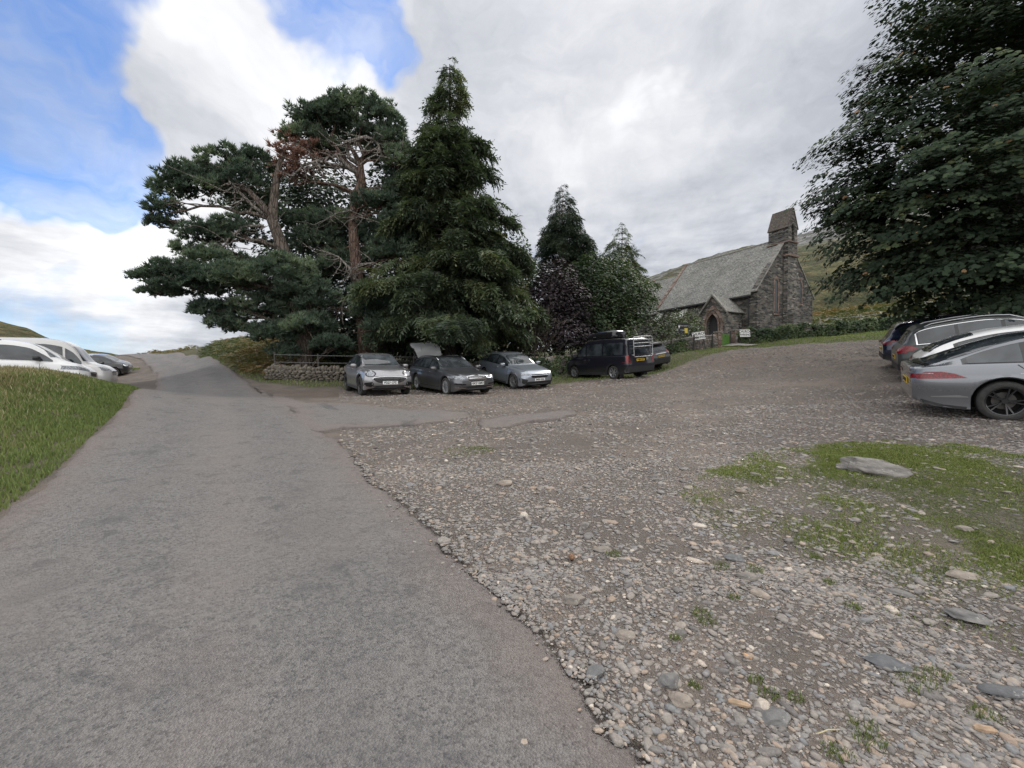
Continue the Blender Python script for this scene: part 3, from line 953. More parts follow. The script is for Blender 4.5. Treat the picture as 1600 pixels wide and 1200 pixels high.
def hill(name, cols, d0, d1, back, mat, label, nd=70, amp=1.0, sub=6, seed=3, p=1.0):
    """cols: (px, y of the skyline); rises from the ground at d0 to the skyline at d1, falls behind."""
    px = np.array([c[0] for c in cols], float); py = np.array([c[1] for c in cols], float)
    X = np.interp(np.linspace(0, len(px) - 1, (len(px) - 1) * sub + 1), np.arange(len(px)), px)
    Y = np.interp(X, px, py)
    t = np.linspace(0, 1.35, nd)
    T, XX = np.meshgrid(t, X, indexing='ij'); YY = np.broadcast_to(Y, T.shape)
    D = d0 + (d1 - d0) * np.minimum(T, 1) + back * np.maximum(T - 1, 0)
    wx = (XX - 800) / F * D
    zg = H(wx, D) - 1.0
    ztop = EYE + (585 - YY) / F * d1
    tt = np.clip(T, 0, 1)
    zz = zg * (1 - tt ** p) + ztop * tt ** p
    zz = np.where(T > 1, ztop - (T - 1) * 1.2 * abs(back), zz)
    zz += (fbm(wx * .05, D * .05, seed=seed, octv=5) - .5) * amp * 6 * tt * (1.15 - tt) + (fbm(wx * .35, D * .35, seed=seed + 2) - .5) * amp * 1.6 * tt
    n, k = T.shape
    idx = np.arange(n * k).reshape(n, k)
    q = np.stack([idx[:-1, :-1], idx[:-1, 1:], idx[1:, 1:], idx[1:, :-1]], -1).reshape(-1, 4)
    me = mesh_from(name, np.stack([wx, D, zz], -1).reshape(-1, 3), q, mat, True, {'top': tt.ravel(), 'scree': (tt * np.clip((XX - 1180) / 60, 0.25, 1)).ravel()})
    return link(name, me, kind='structure', label=label)


hill('fell_hillside', [(900, 520), (960, 455), (1010, 436), (1060, 418), (1120, 399), (1194, 383), (1240, 373), (1262, 366), (1300, 352), (1400, 322), (1600, 300), (2000, 250), (3200, 300)],
     62, 190, 80, mk_hill('fell_slope', .8, .35), 'high fell with grey scree behind the church', amp=1.6, sub=10, p=.85)
hill('heath_hillside', [(-900, 440), (-300, 470), (-60, 488), (0, 500), (50, 515), (100, 537), (135, 546), (175, 552), (215, 562), (260, 590)],
     66, 120, 50, mk_hill('heath_slope', 0, .9, 1.05), 'brown heath hill rising at the far left', amp=.5, sub=8, seed=9)
hill('distant_hillside', [(330, 585), (362, 548), (378, 532), (410, 517), (430, 508), (470, 500), (560, 505), (700, 520), (900, 560)],
     110, 260, 60, mk_hill('stony_slope', .9, .9, 1.3), 'pale stony hill glimpsed behind the pine', amp=.8, sub=8, seed=19)

# ------------------------------------------------------------------ stone and roof materials
def mk_rubble(name, dark=1.0, red=False, sx=2.6, sy=7.5, mortar=(.13, .125, .12)):
    m, N = material(name)
    uv = N.n('ShaderNodeTexCoord').outputs['UV']
    wv = N.n('ShaderNodeVectorMath', {0: uv, 1: N.n('ShaderNodeVectorMath', {0: N.noise(uv, 2.5, 3, .5, col=True), 'Scale': .12}, operation='SCALE').outputs[0]}, operation='ADD').outputs[0]
    s = N.scale(wv, (sx, sy, 1))
    e = N.voro(s, 1.0, feature='DISTANCE_TO_EDGE', dim='2D')
    c = N.n('ShaderNodeSeparateColor', {0: N.voro(s, 1.0, out='Color', dim='2D')})
    k = dark
    if red:
        col = N.ramp(c.outputs[0], [(0, (.17 * k, .12 * k, .10 * k)), (.5, (.28 * k, .205 * k, .175 * k)), (1, (.38 * k, .30 * k, .26 * k))])
    else:
        col = N.ramp(c.outputs[0], [(0, (.04 * k, .04 * k, .04 * k)), (.35, (.088 * k, .087 * k, .083 * k)), (.6, (.135 * k, .130 * k, .120 * k)),
                                    (.82, (.20 * k, .185 * k, .165 * k)), (.93, (.15 * k, .125 * k, .105 * k)), (1, (.32 * k, .30 * k, .28 * k))])
    col = N.mix(N.rng(N.noise(uv, 9, 5, .75), .3, .75), N.mix(1.0, col, (.65, .65, .65), 'MULTIPLY'), N.mix(1.0, col, (1.3, 1.28, 1.22), 'MULTIPLY'))
    col = N.mix(N.rng(N.noise(uv, .7, 4, .6), .45, .7, 0, .45), col, N.mix(1.0, col, (.55, .55, .58), 'MULTIPLY'))
    col = N.mix(N.rng(e, .06, .02, 0, .8), col, mortar)
    h = N.math('ADD', N.rng(e, 0, .16), N.math('MULTIPLY', N.noise(uv, 14, 4, .7), .4))
    finish(N, col, .92, h, .9, .05, .2)
    return m


def mk_slate(name, a, b, lich, sc=1.0):
    m, N = material(name)
    uv = N.n('ShaderNodeTexCoord').outputs['UV']
    wv = N.n('ShaderNodeVectorMath', {0: uv, 1: N.n('ShaderNodeVectorMath', {0: N.noise(uv, 1.8, 3, .5, col=True), 'Scale': .05}, operation='SCALE').outputs[0]}, operation='ADD').outputs[0]
    br = N.n('ShaderNodeTexBrick', {'Vector': wv, 'Color1': (0, 0, 0, 1), 'Color2': (1, 1, 1, 1), 'Mortar': (.0, .0, .0, 1), 'Scale': 1.0 * sc,
                                    'Mortar Size': .012, 'Bias': 0.0, 'Brick Width': .34, 'Row Height': .20, 'Mortar Smooth': .3})
    r = N.n('ShaderNodeSeparateColor', {0: br.outputs[0]}).outputs[0]
    col = N.mix(r, a, b)
    n1 = N.noise(uv, 5.5, 6, .8)
    col = N.mix(N.rng(n1, .50, .58, 0, .95), col, lich)
    col = N.mix(N.rng(N.noise(uv, 8, 5, .8), .47, .38, 0, .7), col, (.07, .07, .068))
    col = N.mix(N.rng(N.noise(uv, .6, 5, .6), .40, .66, 0, .65), col, N.mix(1.0, col, (.60, .62, .60), 'MULTIPLY'))
    col = N.mix(N.math('MULTIPLY', br.outputs[1], .8), col, (.05, .05, .05))
    sv = N.n('ShaderNodeSeparateXYZ', {0: uv}).outputs[1]
    saw = N.math('FRACT', N.math('DIVIDE', sv, .20 / sc))
    h = N.math('ADD', N.math('SUBTRACT', 1.0, saw), N.math('ADD', N.math('MULTIPLY', n1, .5), N.math('MULTIPLY', r, .5)))
    finish(N, col, .8, h, .8, .03, .35)
    return m


M_RUB = mk_rubble('grey_rubble_stone', 1.0)
M_RUBL = mk_rubble('lighter_rubble_stone', 1.35)
M_RED = mk_rubble('red_sandstone', .85, True, 1.6, 3.2, (.16, .12, .10))
M_SLATE = mk_slate('lichened_slate', (.14, .138, .128), (.26, .253, .232), (.38, .37, .33))
M_TILE = mk_slate('red_brown_tile', (.075, .058, .050), (.13, .098, .082), (.17, .155, .12), 1.4)
M_COPE = plain('weathered_coping', (.20, .19, .17), .9, nz=.45, bump=.4, nscale=5)
M_DARKWOOD = plain('dark_old_oak', (.045, .042, .045), .75, nz=.3, bump=.3, nscale=12)
M_LEAD = plain('dark_window_lead', (.02, .022, .026), .25)
M_GUTTER = plain('black_gutter', (.02, .02, .022), .5)

# ------------------------------------------------------------------ church
CH = (22.3, 38.0); CZ = 5.1
church = thing('church', 'old grey stone church with slate roof, small bell turret and arched porch', 'church', (*CH, CZ), math.radians(27.3))
WX, NL, EV, RG = 9.05, 11.5, 4.1, 9.5


def gable(x0, x1, ev, rg, zb=-3.0):
    xm = (x0 + x1) / 2
    return [(x0, zb), (x1, zb), (x1, ev), (xm, rg), (x0, ev)]


m = MB()
m.prism([(x, .45, z) for x, z in gable(0, WX, EV, RG - .12)], (0, NL - .45, 0))
m.build('nave_wall', M_RUB, church, uv=True)
m = MB()
m.prism([(x, -.0, z) for x, z in [(0, -3), (WX, -3), (WX, EV - .05), (WX + .12, EV + .0), (WX + .10, EV + .28), (WX / 2, RG + .22), (-.10, EV + .28), (-.12, EV), (0, EV - .05)]], (0, .45, 0))
m.build('west_gable_wall', M_RUB, church, uv=True)
# nave roof slabs
sl = (RG - EV) / (WX / 2)
def roof(name, x0, x1, ev, rg, y0, y1, mat, parent, oh=.28, th=.11):
    xm = (x0 + x1) / 2; s = (rg - ev) / (xm - x0)
    m = MB()
    for sg in (-1, 1):
        xe = xm + sg * (xm - x0 + oh); ze = ev - s * oh
        nx, nz = (sg * s, 1) ; L = math.hypot(nx, nz); nx, nz = nx / L * th, nz / L * th
        # subdivided so the ridge line sags a little
        ys = np.linspace(y0, y1, 9)
        for a, b in zip(ys[:-1], ys[1:]):
            sa = -.05 * math.sin(math.pi * (a - y0) / (y1 - y0)); sb = -.05 * math.sin(math.pi * (b - y0) / (y1 - y0))
            v = [(xe, a, ze), (xe, b, ze), (xm, b, rg + sb), (xm, a, rg + sa)]
            v2 = [(p[0] + nx, p[1], p[2] + nz) for p in v]
            f = [(0, 1, 2, 3), (4, 7, 6, 5), (0, 4, 5, 1), (1, 5, 6, 2), (2, 6, 7, 3), (3, 7, 4, 0)]
            if sg < 0: f = [q[::-1] for q in f]
            m.add(v + v2, f)
    o = m.build(name, mat, parent, uv=True)
    return o
nr = roof('nave_roof', 0, WX, EV, RG - .02, .46, NL - .02, M_SLATE, church)
m = MB()
m.tube([(WX / 2, .4, RG + .10), (WX / 2, NL, RG + .10)], .11, 6)
m.build('ridge_tile', M_COPE, nr)
m = MB(); m.tube([(-.30, .4, EV - .38), (-.30, NL, EV - .38)], .07, 8); m.tube([(-.12, .75, EV - .4), (-.10, .75, -1)], .05, 8)
m.build('gutter', M_GUTTER, church)
m = MB()
m.prism([(x, NL, z) for x, z in gable(.7, WX - .7, EV - .2, 8.55)], (0, 5.3, 0))
m.build('chancel_wall', M_RUB, church, uv=True)
roof('chancel_roof', .7, WX - .7, EV - .2, 8.6, NL + .3, NL + 5.0, M_SLATE, church, .25)
def coping(y, x0, x1, ev, rg, name='gable_coping', mat=M_RED, w=.36, up=.16):
    m = MB(); xm = (x0 + x1) / 2
    for sg in (-1, 1):
        xe = xm + sg * (xm - x0 + .2); s = (rg - ev) / (xm - x0); ze = ev - s * .2
        n = 14
        for i in range(n):
            a, b = i / n + .004, (i + 1) / n - .004
            p = lambda t: np.array([xe + (xm - xe) * t, 0, ze + (rg - ze) * t])
            j = rs.rand() * .03
            A, B = p(a), p(b)
            m.prism([(A[0], y, A[2]), (B[0], y, B[2]), (B[0], y, B[2] + up + j + .1), (A[0], y, A[2] + up + j + .1)], (0, w + j, 0))
    m.build(name, mat, church, uv=True)
coping(NL - .05, -.05, WX + .05, EV + .02, RG + .0)
coping(NL + 5.0, .7, WX - .7, EV - .2, 8.6)
coping(-.08, -.05, WX + .05, EV + .16, RG + .18, mat=M_COPE, w=.56, up=.0)
# south buttresses with pale sloped caps
for yb in (7.6, 10.9):
    m = MB(); m.prism([(-.9, yb, -3), (0, yb, -3), (0, yb, 3.4), (-.9, yb, 2.5)], (0, .6, 0))
    b = m.build('buttress', M_RUBL, church, uv=True)
    m = MB(); m.prism([(-1.0, yb - .06, 2.42), (-.003, yb - .06, 3.41), (-.003, yb - .06, 3.60), (-1.0, yb - .06, 2.60)], (0, .72, 0))
    m.build('sloped_cap', plain('pale_lichened_cap', (.42, .42, .38), .9, nz=.3), b)
# west pilaster carrying the bell turret
PX0, PX1 = 3.95, 5.42
m = MB()
m.prism([(PX0, -.42, -3), (PX1, -.42, -3), (PX1, -.42, 8.0), (PX0, -.42, 8.0)], (0, .40, 0))
m.prism([(PX1, -.30, -3), (PX1 + .75, -.30, -3), (PX1 + .75, -.30, 5.6), (PX1, -.30, 7.2)], (0, .28, 0))
m.prism([(PX0 + .2, -.85, -3), (PX1 - .1, -.85, -3), (PX1 - .1, -.85, 2.2), (PX0 + .2, -.85, 2.2)], (0, .42, 0))
m.build('west_buttress', M_RUBL, church, uv=True)
# bell turret
t0, t1 = -.42, 1.45
tur = MB()
tur.box(PX0, PX1, t0 + .003, t1, 7.9, 9.0)
tur.box(PX0, PX0 + .52, t0 + .003, t1, 9.12, 10.35); tur.box(PX1 - .52, PX1, t0 + .003, t1, 9.12, 10.35)
xm = (PX0 + PX1) / 2
def arch_pts(xc, hw, zb, zs, n=7, k=1.0):
    """pointed arch outline from the left foot to the right foot"""
    r = hw * 2 * k; pts = [(xc - hw, zb)]
    cx = xc - hw + r
    a1 = math.acos(max(-1, min(1, (xc - cx) / r)))
    for i in range(n + 1):
        a = math.pi + (a1 - math.pi) * i / n
        pts.append((cx + r * math.cos(a), zs + r * math.sin(a)))
    right = [(2 * xc - x, z) for x, z in pts[::-1]]
    return pts + right[1:]
ar = arch_pts(xm, .28, 10.35, 10.35)
for y0, dy in ((t0 + .003, t1 - t0 - .003),):
    L = [(PX0, 10.35)] + [(p[0], p[1]) for p in ar[: len(ar) // 2 + 1]] + [(xm, 12.1), (PX0, 10.5)]
    L = [(PX0, 10.351), *[(p[0], p[1] + .001) for p in ar[1: len(ar) // 2 + 1]], (xm, 12.05), (PX0, 10.55)]
    tur.prism([(x, y0, z) for x, z in L][::-1], (0, dy, 0))
    R = [(2 * xm - x, z) for x, z in L]
    tur.prism([(x, y0, z) for x, z in R], (0, dy, 0))
turret = tur.build('bell_turret', M_RUB, church, uv=True)
m = MB(); m.box(PX0 - .10, PX1 + .10, t0 - .1, t1 + .1, 9.0, 9.12); m.box(PX0 - .16, PX1 + .16, t0 - .12, t1 + .14, 7.70, 7.90)
m.build('string_course', M_RED, turret, uv=True)
m = MB()
for sg in (-1, 1):
    hx = (PX1 - PX0) / 2 + .06
    xe = xm + sg * hx; ze = 10.33; rg = 12.28
    v = [(xe, t0 - .03, ze), (xe, t1 + .04, ze), (xm, t1 + .04, rg), (xm, t0 - .03, rg)]
    v2 = [(p[0] + sg * .10, p[1], p[2] + .045) for p in v]
    f = [(0, 1, 2, 3), (4, 7, 6, 5), (0, 4, 5, 1), (1, 5, 6, 2), (2, 6, 7, 3), (3, 7, 4, 0)]
    if sg < 0: f = [q[::-1] for q in f]
    m.add(v + v2, f)
m.build('turret_roof', M_TILE, turret, uv=True)
m = MB()
prof = [(0, .02), (.05, .10), (.22, .13), (.34, .17), (.40, .24)]
for i in range(len(prof)): pass
m.lathe([(a, r) for a, r in prof], 14, M=lambda p: (xm + p[0], .45 + p[2], 10.3 - p[1]))
m.build('bell', plain('bronze', (.10, .07, .035), .5, metal=.8), turret, smooth=True)
# lancets on the west wall
for xc, z0, z1, hw in ((2.85, 2.4, 5.0, .26), (6.75, 3.6, 5.3, .22)):
    ow = arch_pts(xc, hw + .17, z0 - .15, z1, 6); iw = arch_pts(xc, hw, z0, z1, 6)
    m = MB(); n = len(ow)
    for i in range(n - 1):
        a, b, c, d = ow[i], ow[i + 1], iw[i + 1], iw[i]
        m.prism([(a[0], -.05, a[1]), (b[0], -.05, b[1]), (c[0], -.05, c[1]), (d[0], -.05, d[1])], (0, .05 - .001, 0))
    m.box(xc - hw - .22, xc + hw + .22, -.10, -.001, z0 - .30, z0 - .151)
    fr = m.build('lancet_window', M_RED, church, uv=True)
    m = MB(); m.prism([(x, -.012, z) for x, z in iw], (0, .011, 0)); m.build('pane', M_LEAD, fr)
# porch on the south side
PY0, PY1, PXF, PEV, PAP = 1.45, 3.95, -2.45, 2.35, 3.75
pm = (PY0 + PY1) / 2
dr = arch_pts(pm, .60, -2.0, 1.2, 7)
m = MB()
outer = [(PY1, -2.0), (PY1, PEV), (pm, PAP), (PY0, PEV), (PY0, -2.0)]
poly = outer + [(y, z) for y, z in dr]
m.prism([(PXF, y, z) for y, z in poly], (.32, 0, 0))
m.prism([(PXF + .32, y, z) for y, z in [(PY0, -2), (PY0 + .3, -2), (PY0 + .3, PEV - .05), (PY0, PEV - .05)]], (-PXF - .32, 0, 0))
m.prism([(PXF + .32, y, z) for y, z in [(PY1 - .3, -2), (PY1, -2), (PY1, PEV - .05), (PY1 - .3, PEV - .05)]], (-PXF - .32, 0, 0))
porch = m.build('porch', M_RUBL, church, uv=True)
for k, (off, th, pr) in enumerate(((.24, .23, .05), (.0, .15, .10))):
    o2 = arch_pts(pm, .60 + off + th - .001, -2.0, 1.15, 7); i2 = arch_pts(pm, .60 + off, -2.0, 1.15, 7)
    m = MB()
    for i in range(len(o2) - 1):
        a, b, c, d = o2[i], o2[i + 1], i2[i + 1], i2[i]
        m.prism([(PXF - pr, a[0], a[1]), (PXF - pr, b[0], b[1]), (PXF - pr, c[0], c[1]), (PXF - pr, d[0], d[1])], (pr - .001, 0, 0))
    m.build('door_arch', M_RED, porch, uv=True)
m = MB(); m.prism([(PXF + .42, y, z) for y, z in arch_pts(pm, .68, -2, 1.2, 7)], (.06, 0, 0))
for i in range(5):
    yy = pm - .42 + i * .21; m.box(PXF + .40, PXF + .419, yy - .012, yy + .012, -1, 1.9)
m.build('door', M_DARKWOOD, porch, uv=True)
m = MB()
for sg in (-1, 1):
    hy = (PY1 - PY0) / 2 + .2; ye = pm + sg * hy; ze = PEV - .16; rg = PAP + .08
    v = [(PXF - .05, ye, ze), (-.003, ye, ze), (-.003, pm, rg), (PXF - .05, pm, rg)]
    v2 = [(p[0], p[1] + sg * .07, p[2] + .07) for p in v]
    f = [(0, 1, 2, 3), (4, 7, 6, 5), (0, 4, 5, 1), (1, 5, 6, 2), (2, 6, 7, 3), (3, 7, 4, 0)]
    if sg > 0: f = [q[::-1] for q in f]
    m.add(v + v2, f)
m.build('porch_roof', M_SLATE, porch, uv=True)
m = MB()
for sg in (-1, 1):
    ye = pm + sg * 1.5
    m.prism([(PXF - .16, ye, PEV - .22), (PXF - .16, pm, PAP + .12), (PXF - .16, pm, PAP + .34), (PXF - .16, ye, PEV - .02)], (.30, 0, 0))
m.build('porch_coping', M_COPE, porch, uv=True)

# ------------------------------------------------------------------ dry stone walls
M_WALLST = mk_stone('wall_stone', moss=True)
M_WALLD = plain('mossy_wall_stone', (.12, .105, .085), .92, nz=.65, bump=.5, nscale=9)
M_CORE = plain('wall_core_earth', (.04, .038, .034), .95, nz=.3)


def dry_wall(name, label, pts, h, w=.5, size=(.30, .14), cope=.26, tumble=.05, zfun=None, mat=None):
    P = resample(np.array(pts, float), 400) if len(pts) > 2 else np.linspace(pts[0], pts[1], 200)
    s = np.concatenate([[0], np.cumsum(np.linalg.norm(np.diff(P, axis=0), axis=1))])
    L = s[-1]
    pos, sc, R = [], [], []
    def put(dist, side, z, l, hh, dd, roll=0.0):
        p = np.array([np.interp(dist, s, P[:, 0]), np.interp(dist, s, P[:, 1])])
        q = np.array([np.interp(min(dist + .1, L), s, P[:, 0]), np.interp(min(dist + .1, L), s, P[:, 1])])
        q0 = np.array([np.interp(max(dist - .1, 0), s, P[:, 0]), np.interp(max(dist - .1, 0), s, P[:, 1])])
        t = (q - q0) / (np.linalg.norm(q - q0) + 1e-9); nn = np.array([t[1], -t[0]])
        c = p + nn * side * (w / 2 - dd * .35)
        g = h1(*c)
        M = np.array([[t[0], nn[0], 0], [t[1], nn[1], 0], [0, 0, 1.]])
        a = rs.randn() * .12 + roll; b = rs.randn() * tumble
        Rx = np.array([[math.cos(b), 0, math.sin(b)], [0, 1, 0], [-math.sin(b), 0, math.cos(b)]])
        pos.append((c[0], c[1], g + z)); sc.append((l * .56, dd * .55, hh * 1.18)); R.append(M @ Rx)
    z = 0.0
    while z < h - cope * .5:
        hh = size[1] * (.7 + .6 * rs.rand())
        for side in (-1, 1):
            d = -rs.rand() * .2
            while d < L:
                l = size[0] * (.5 + .9 * rs.rand())
                put(d + l / 2, side, z + hh / 2 + rs.randn() * .012, l, hh, .26 + .08 * rs.rand())
                d += l * .97
        z += hh * .93
    d = 0
    while d < L:                                       # upright cope stones
        l = .10 + .10 * rs.rand(); hh = cope * (.6 + .7 * rs.rand())
        put(d + l / 2, 0, h + hh * .3 - cope * .3, l, hh, w * (.75 + .3 * rs.rand()), rs.randn() * .2)
        d += l
    V, Fc, own = stamp(ST_V * np.array([1, 1, 1.15]), ST_F, np.array(pos), np.array(R), np.array(sc), .16)
    me = mesh_from(name, V, Fc, mat or M_WALLST, False, {'rnd': rs.rand(len(pos))[own]})
    o = link(name, me, label=label, cat='stone wall')
    m = MB()
    k = 40
    for i in range(k):
        a = P[int(i * (len(P) - 1) / k)]; b = P[int((i + 1) * (len(P) - 1) / k)]
        t = (b - a) / (np.linalg.norm(b - a) + 1e-9); nn = np.array([t[1], -t[0]]) * (w / 2 - .16)
        za, zb = h1(*a), h1(*b)
        m.add([(*(a - nn), za - .3), (*(a + nn), za - .3), (*(b + nn), zb - .3), (*(b - nn), zb - .3),
               (*(a - nn), za + h - .05), (*(a + nn), za + h - .05), (*(b + nn), zb + h - .05), (*(b - nn), zb + h - .05)],
              [(4, 5, 6, 7), (1, 2, 6, 5), (3, 0, 4, 7)])
    m.build('wall_core', M_CORE, o)
    return o


WALL_A = [(-11.3, 19.4), (-9.4, 19.0), (-7.0, 19.2), (-4.0, 20.6), (-1.0, 22.2)]
dry_wall('dry_stone_wall', 'low mossy dry stone wall with upright cope stones left of the silver crossover', WALL_A, .50, .5, cope=.24, size=(.26, .10), tumble=.12, mat=M_WALLD)
dry_wall('dry_stone_wall', 'overgrown dry stone wall behind the three parked cars, between the blue hatchback and the van', [(-1.0, 22.2), (1.5, 23.0), (3.0, 25.5), (5.2, 28.5), (8.2, 29.6)], .85)
dry_wall('dry_stone_wall', 'mossy dry stone wall rising towards the left gate pillar', [(8.2, 29.6), (10.6, 29.4), (13.0, 30.8), (15.75, 32.5)], .85)
dry_wall('dry_stone_wall', 'dark ivy covered stone wall between the gate and the wooden post', [(17.75, 33.2), (20.5, 34.0), (24, 35.2), (27, 35.9)], .72, tumble=.1)
dry_wall('dry_stone_wall', 'far stone wall climbing right below the sycamore', [(27, 35.9), (33, 38.2), (40, 40.6), (48, 43)], .7)

# ------------------------------------------------------------------ fences
M_POST = plain('weathered_post_wood', (.20, .18, .15), .9, nz=.35, bump=.4, nscale=14)
M_POSTD = plain('dark_post_wood', (.055, .05, .045), .9, nz=.3, bump=.3, nscale=14)
M_WIRE = plain('galvanised_wire', (.28, .29, .30), .45, metal=.6)


def fence(name, label, pts, step, h, rails, mat, rmat, r=.05, rr=.012, flat=False):
    f = thing(name, label, 'fence', (pts[0][0], pts[0][1], h1(*pts[0])))
    o = np.array([pts[0][0], pts[0][1], h1(*pts[0])])
    P = np.array(pts, float)
    s = np.concatenate([[0], np.cumsum(np.linalg.norm(np.diff(P, axis=0), axis=1))])
    n = max(2, int(s[-1] / step) + 1)
    ps = [(np.interp(t, s, P[:, 0]), np.interp(t, s, P[:, 1])) for t in np.linspace(0, s[-1], n)]
    tops = []
    for q in ps:
        g = h1(*q); j = rs.randn() * .02
        m = MB(); hh = h * (1 + rs.randn() * .04)
        b = np.array([q[0], q[1], g]) - o
        m.tube([b + (0, 0, -.3), b + (j, 0, hh * .5), b + (j * 2, j, hh), b + (j * 2, j, hh + .02)], [r, r * .95, r * .9, r * .5], 7)
        m.build('post', mat, f, smooth=False)
        tops.append(b)
    for k, z in enumerate(rails):
        m = MB()
        m.tube([b + (0, -r * .9, z + rs.randn() * .01) for b in tops], rr, 5)
        m.build('rail' if flat else 'wire', rmat, f)
    return f


fence('metal_rail_fence', 'grey metal rail fence behind the low mossy wall at the pine trunks', [(-11.25, 19.75), (-8.8, 19.5), (-6.0, 20.0), (-3.2, 21.3), (-1.0, 22.7)], 1.9, 1.18, (.72, 1.08), M_POSTD, plain('dull_grey_rail', (.12, .12, .12), .6), .045, .015)
fence('wire_fence', 'thin wire fence behind the blue grey hatchback and the black van', [(-1.0, 22.7), (1.2, 23.6), (2.6, 26), (4.8, 29), (8.0, 30.2)], 2.2, 1.25, (.55, .85, 1.15), M_POSTD, M_WIRE, .05, .010)
fence('wooden_rail_fence', 'dark wooden fence rising from the black four by four to the noticeboard', [(8.6, 28.6), (11, 28.9), (13.2, 30.3), (15.3, 31.8)], 2.3, 1.15, (.98,), M_POSTD, M_POSTD, .06, .035, True)
fence('wire_fence', 'fence with pale wooden posts below the fell, right of the church', [(27.0, 36.6), (33, 38.9), (40, 41.3), (48, 43.8)], 5.2, 1.55, (.6, 1.0, 1.4), M_POST, M_WIRE, .07, .018)

# ------------------------------------------------------------------ gate, pillars, signs
GP = np.array([16.9, 33.0]); gdir = np.array([.93, .37]); gdir /= np.linalg.norm(gdir)
gz0 = h1(*GP); gang = math.atan2(gdir[1], gdir[0])
M_GREEN = plain('bright_green_paint', (.085, .20, .035), .55, nz=.15)
gate = thing('garden_gate', 'bright green narrow boarded gate below the church porch', 'gate', (*GP, gz0), gang)
m = MB()
for i in range(7):
    x = -.36 + i * .12
    m.box(x - .045, x + .045, -.012, .012, .07, .93 + .02 * (i % 2))
m.build('board', M_GREEN, gate)
for zz in (.18, .72):
    m = MB(); m.box(-.42, .42, .0125, .04, zz, zz + .09); m.build('gate_rail', M_GREEN, gate)
m = MB(); m.box(-.06, .0, -.05, -.013, .76, .80); m.build('latch', M_GUTTER, gate)
m = MB()
m.tube([(.52, 0, -.3), (.52, 0, 1.25)], .065, 8); m.build('gate_post', M_POSTD, gate)
m = MB()
m.tube([(-.42, 0, .96), (-.2, 0, 1.03), (.1, 0, 1.0), (.42, 0, 1.02)], .02, 6); m.build('top_bar', M_GUTTER, gate)
for k, xo in enumerate((-.78, .98)):
    p = GP + gdir * xo
    pl = thing('gate_pillar', ['red sandstone gate pillar on the left of the green gate', 'red sandstone gate pillar on the right of the green gate'][k], 'gate pillar', (*p, h1(*p)), gang, 'gate pillars')
    m = MB(); m.box(-.21, .21, -.2, .2, -.4, 1.12); m.build('shaft', M_RED, pl, uv=True)
    m = MB(); m.box(-.26, .26, -.25, .25, 1.12, 1.22); m.build('cap', M_COPE, pl, uv=True)


def text_mesh(name, body, size, mat, parent, loc, rot, align='CENTER', ext=.002, bold=0.0):
    cu = bpy.data.curves.new(name, 'FONT')
    cu.body = body; cu.size = size; cu.align_x = align; cu.align_y = 'CENTER'; cu.extrude = ext
    cu.offset = bold
    tmp = bpy.data.objects.new('tmp', cu); C.objects.link(tmp)
    dg = bpy.context.evaluated_depsgraph_get()
    me = bpy.data.meshes.new_from_object(tmp.evaluated_get(dg))
    C.objects.unlink(tmp); bpy.data.objects.remove(tmp); bpy.data.curves.remove(cu)
    me.materials.clear(); me.materials.append(mat)
    o = link(name, me, parent)
    o.location = loc; o.rotation_euler = rot
    return o


M_WHITE = plain('white_board', (.72, .72, .70), .5, nz=.06)
M_INK = plain('black_lettering', (.02, .02, .025), .6)
M_YEL = plain('yellow_poster', (.62, .48, .08), .6)


def banner(label, c, w, h, roll, yaw, l1, l2):
    b = thing('church_sign', label, 'sign', tuple(c))
    b.rotation_euler = (math.radians(-6), math.radians(roll), yaw)
    m = MB(); m.box(-w / 2, w / 2, -.012, .012, -h / 2, h / 2); m.build('board', M_WHITE, b)
    text_mesh('lettering', l1, h * .50, M_INK, b, (0, -.014, h * .22), (math.pi / 2, 0, 0), bold=.006)
    text_mesh('lettering', l2, h * .42, M_INK, b, (0, -.014, -h * .22), (math.pi / 2, 0, 0), bold=.006)
    m = MB()
    for x in (-w * .36, w * .36): m.tube([(x, .03, -h / 2 - .75), (x, .03, h * .3)], .02, 6)
    m.build('stake', M_POSTD, b)


p = at(1091, 524.5, 30.6); banner('white CHURCH PARKING board tilted on the wall left of the green gate', p, .98, .56, -9, .15, 'CHURCH', 'PARKING')
p = at(1163, 520.5, 32.4); banner('white CHURCH PARKING board on the ivy wall right of the green gate', p, 1.0, .56, -2, .30, 'CHURCH', 'PARKING')
nb = thing('notice_board', 'black church notice board with white emblem and yellow poster beside the shrub', 'notice board', (*at(1066, 514, 30.6)[:2], at(1066, 514, 30.6)[2]), .12)
m = MB(); m.box(-.42, .42, -.03, .03, -.36, .36); m.build('board', plain('black_board', (.012, .013, .018), .3), nb)
m = MB(); m.box(-.46, .46, -.045, .035, .36, .42); m.build('top_rail', M_GUTTER, nb)
m = MB(); m.box(.12, .36, -.036, -.031, -.30, .06); m.build('poster', M_YEL, nb)
m = MB(); m.prism([(-.30 + .07 * math.cos(a), -.036, .18 + .11 * math.sin(a)) for a in np.arange(12) * math.pi / 6][::-1], (0, .005, 0)); m.box(-.315, -.285, -.036, -.031, .02, .08)
m.build('emblem', M_WHITE, nb)
text_mesh('lettering', 'PARISH CHURCH', .085, M_WHITE, nb, (.10, -.034, .22), (math.pi / 2, 0, 0))
m = MB(); m.box(-.22, .05, -.036, -.031, -.14, -.04); m.build('notice', plain('grey_notice', (.25, .27, .30), .6), nb)
m = MB()
for x in (-.40, .40): m.tube([(x, .05, -1.7), (x, .05, .38)], .03, 6)
m.build('post', M_GUTTER, nb)
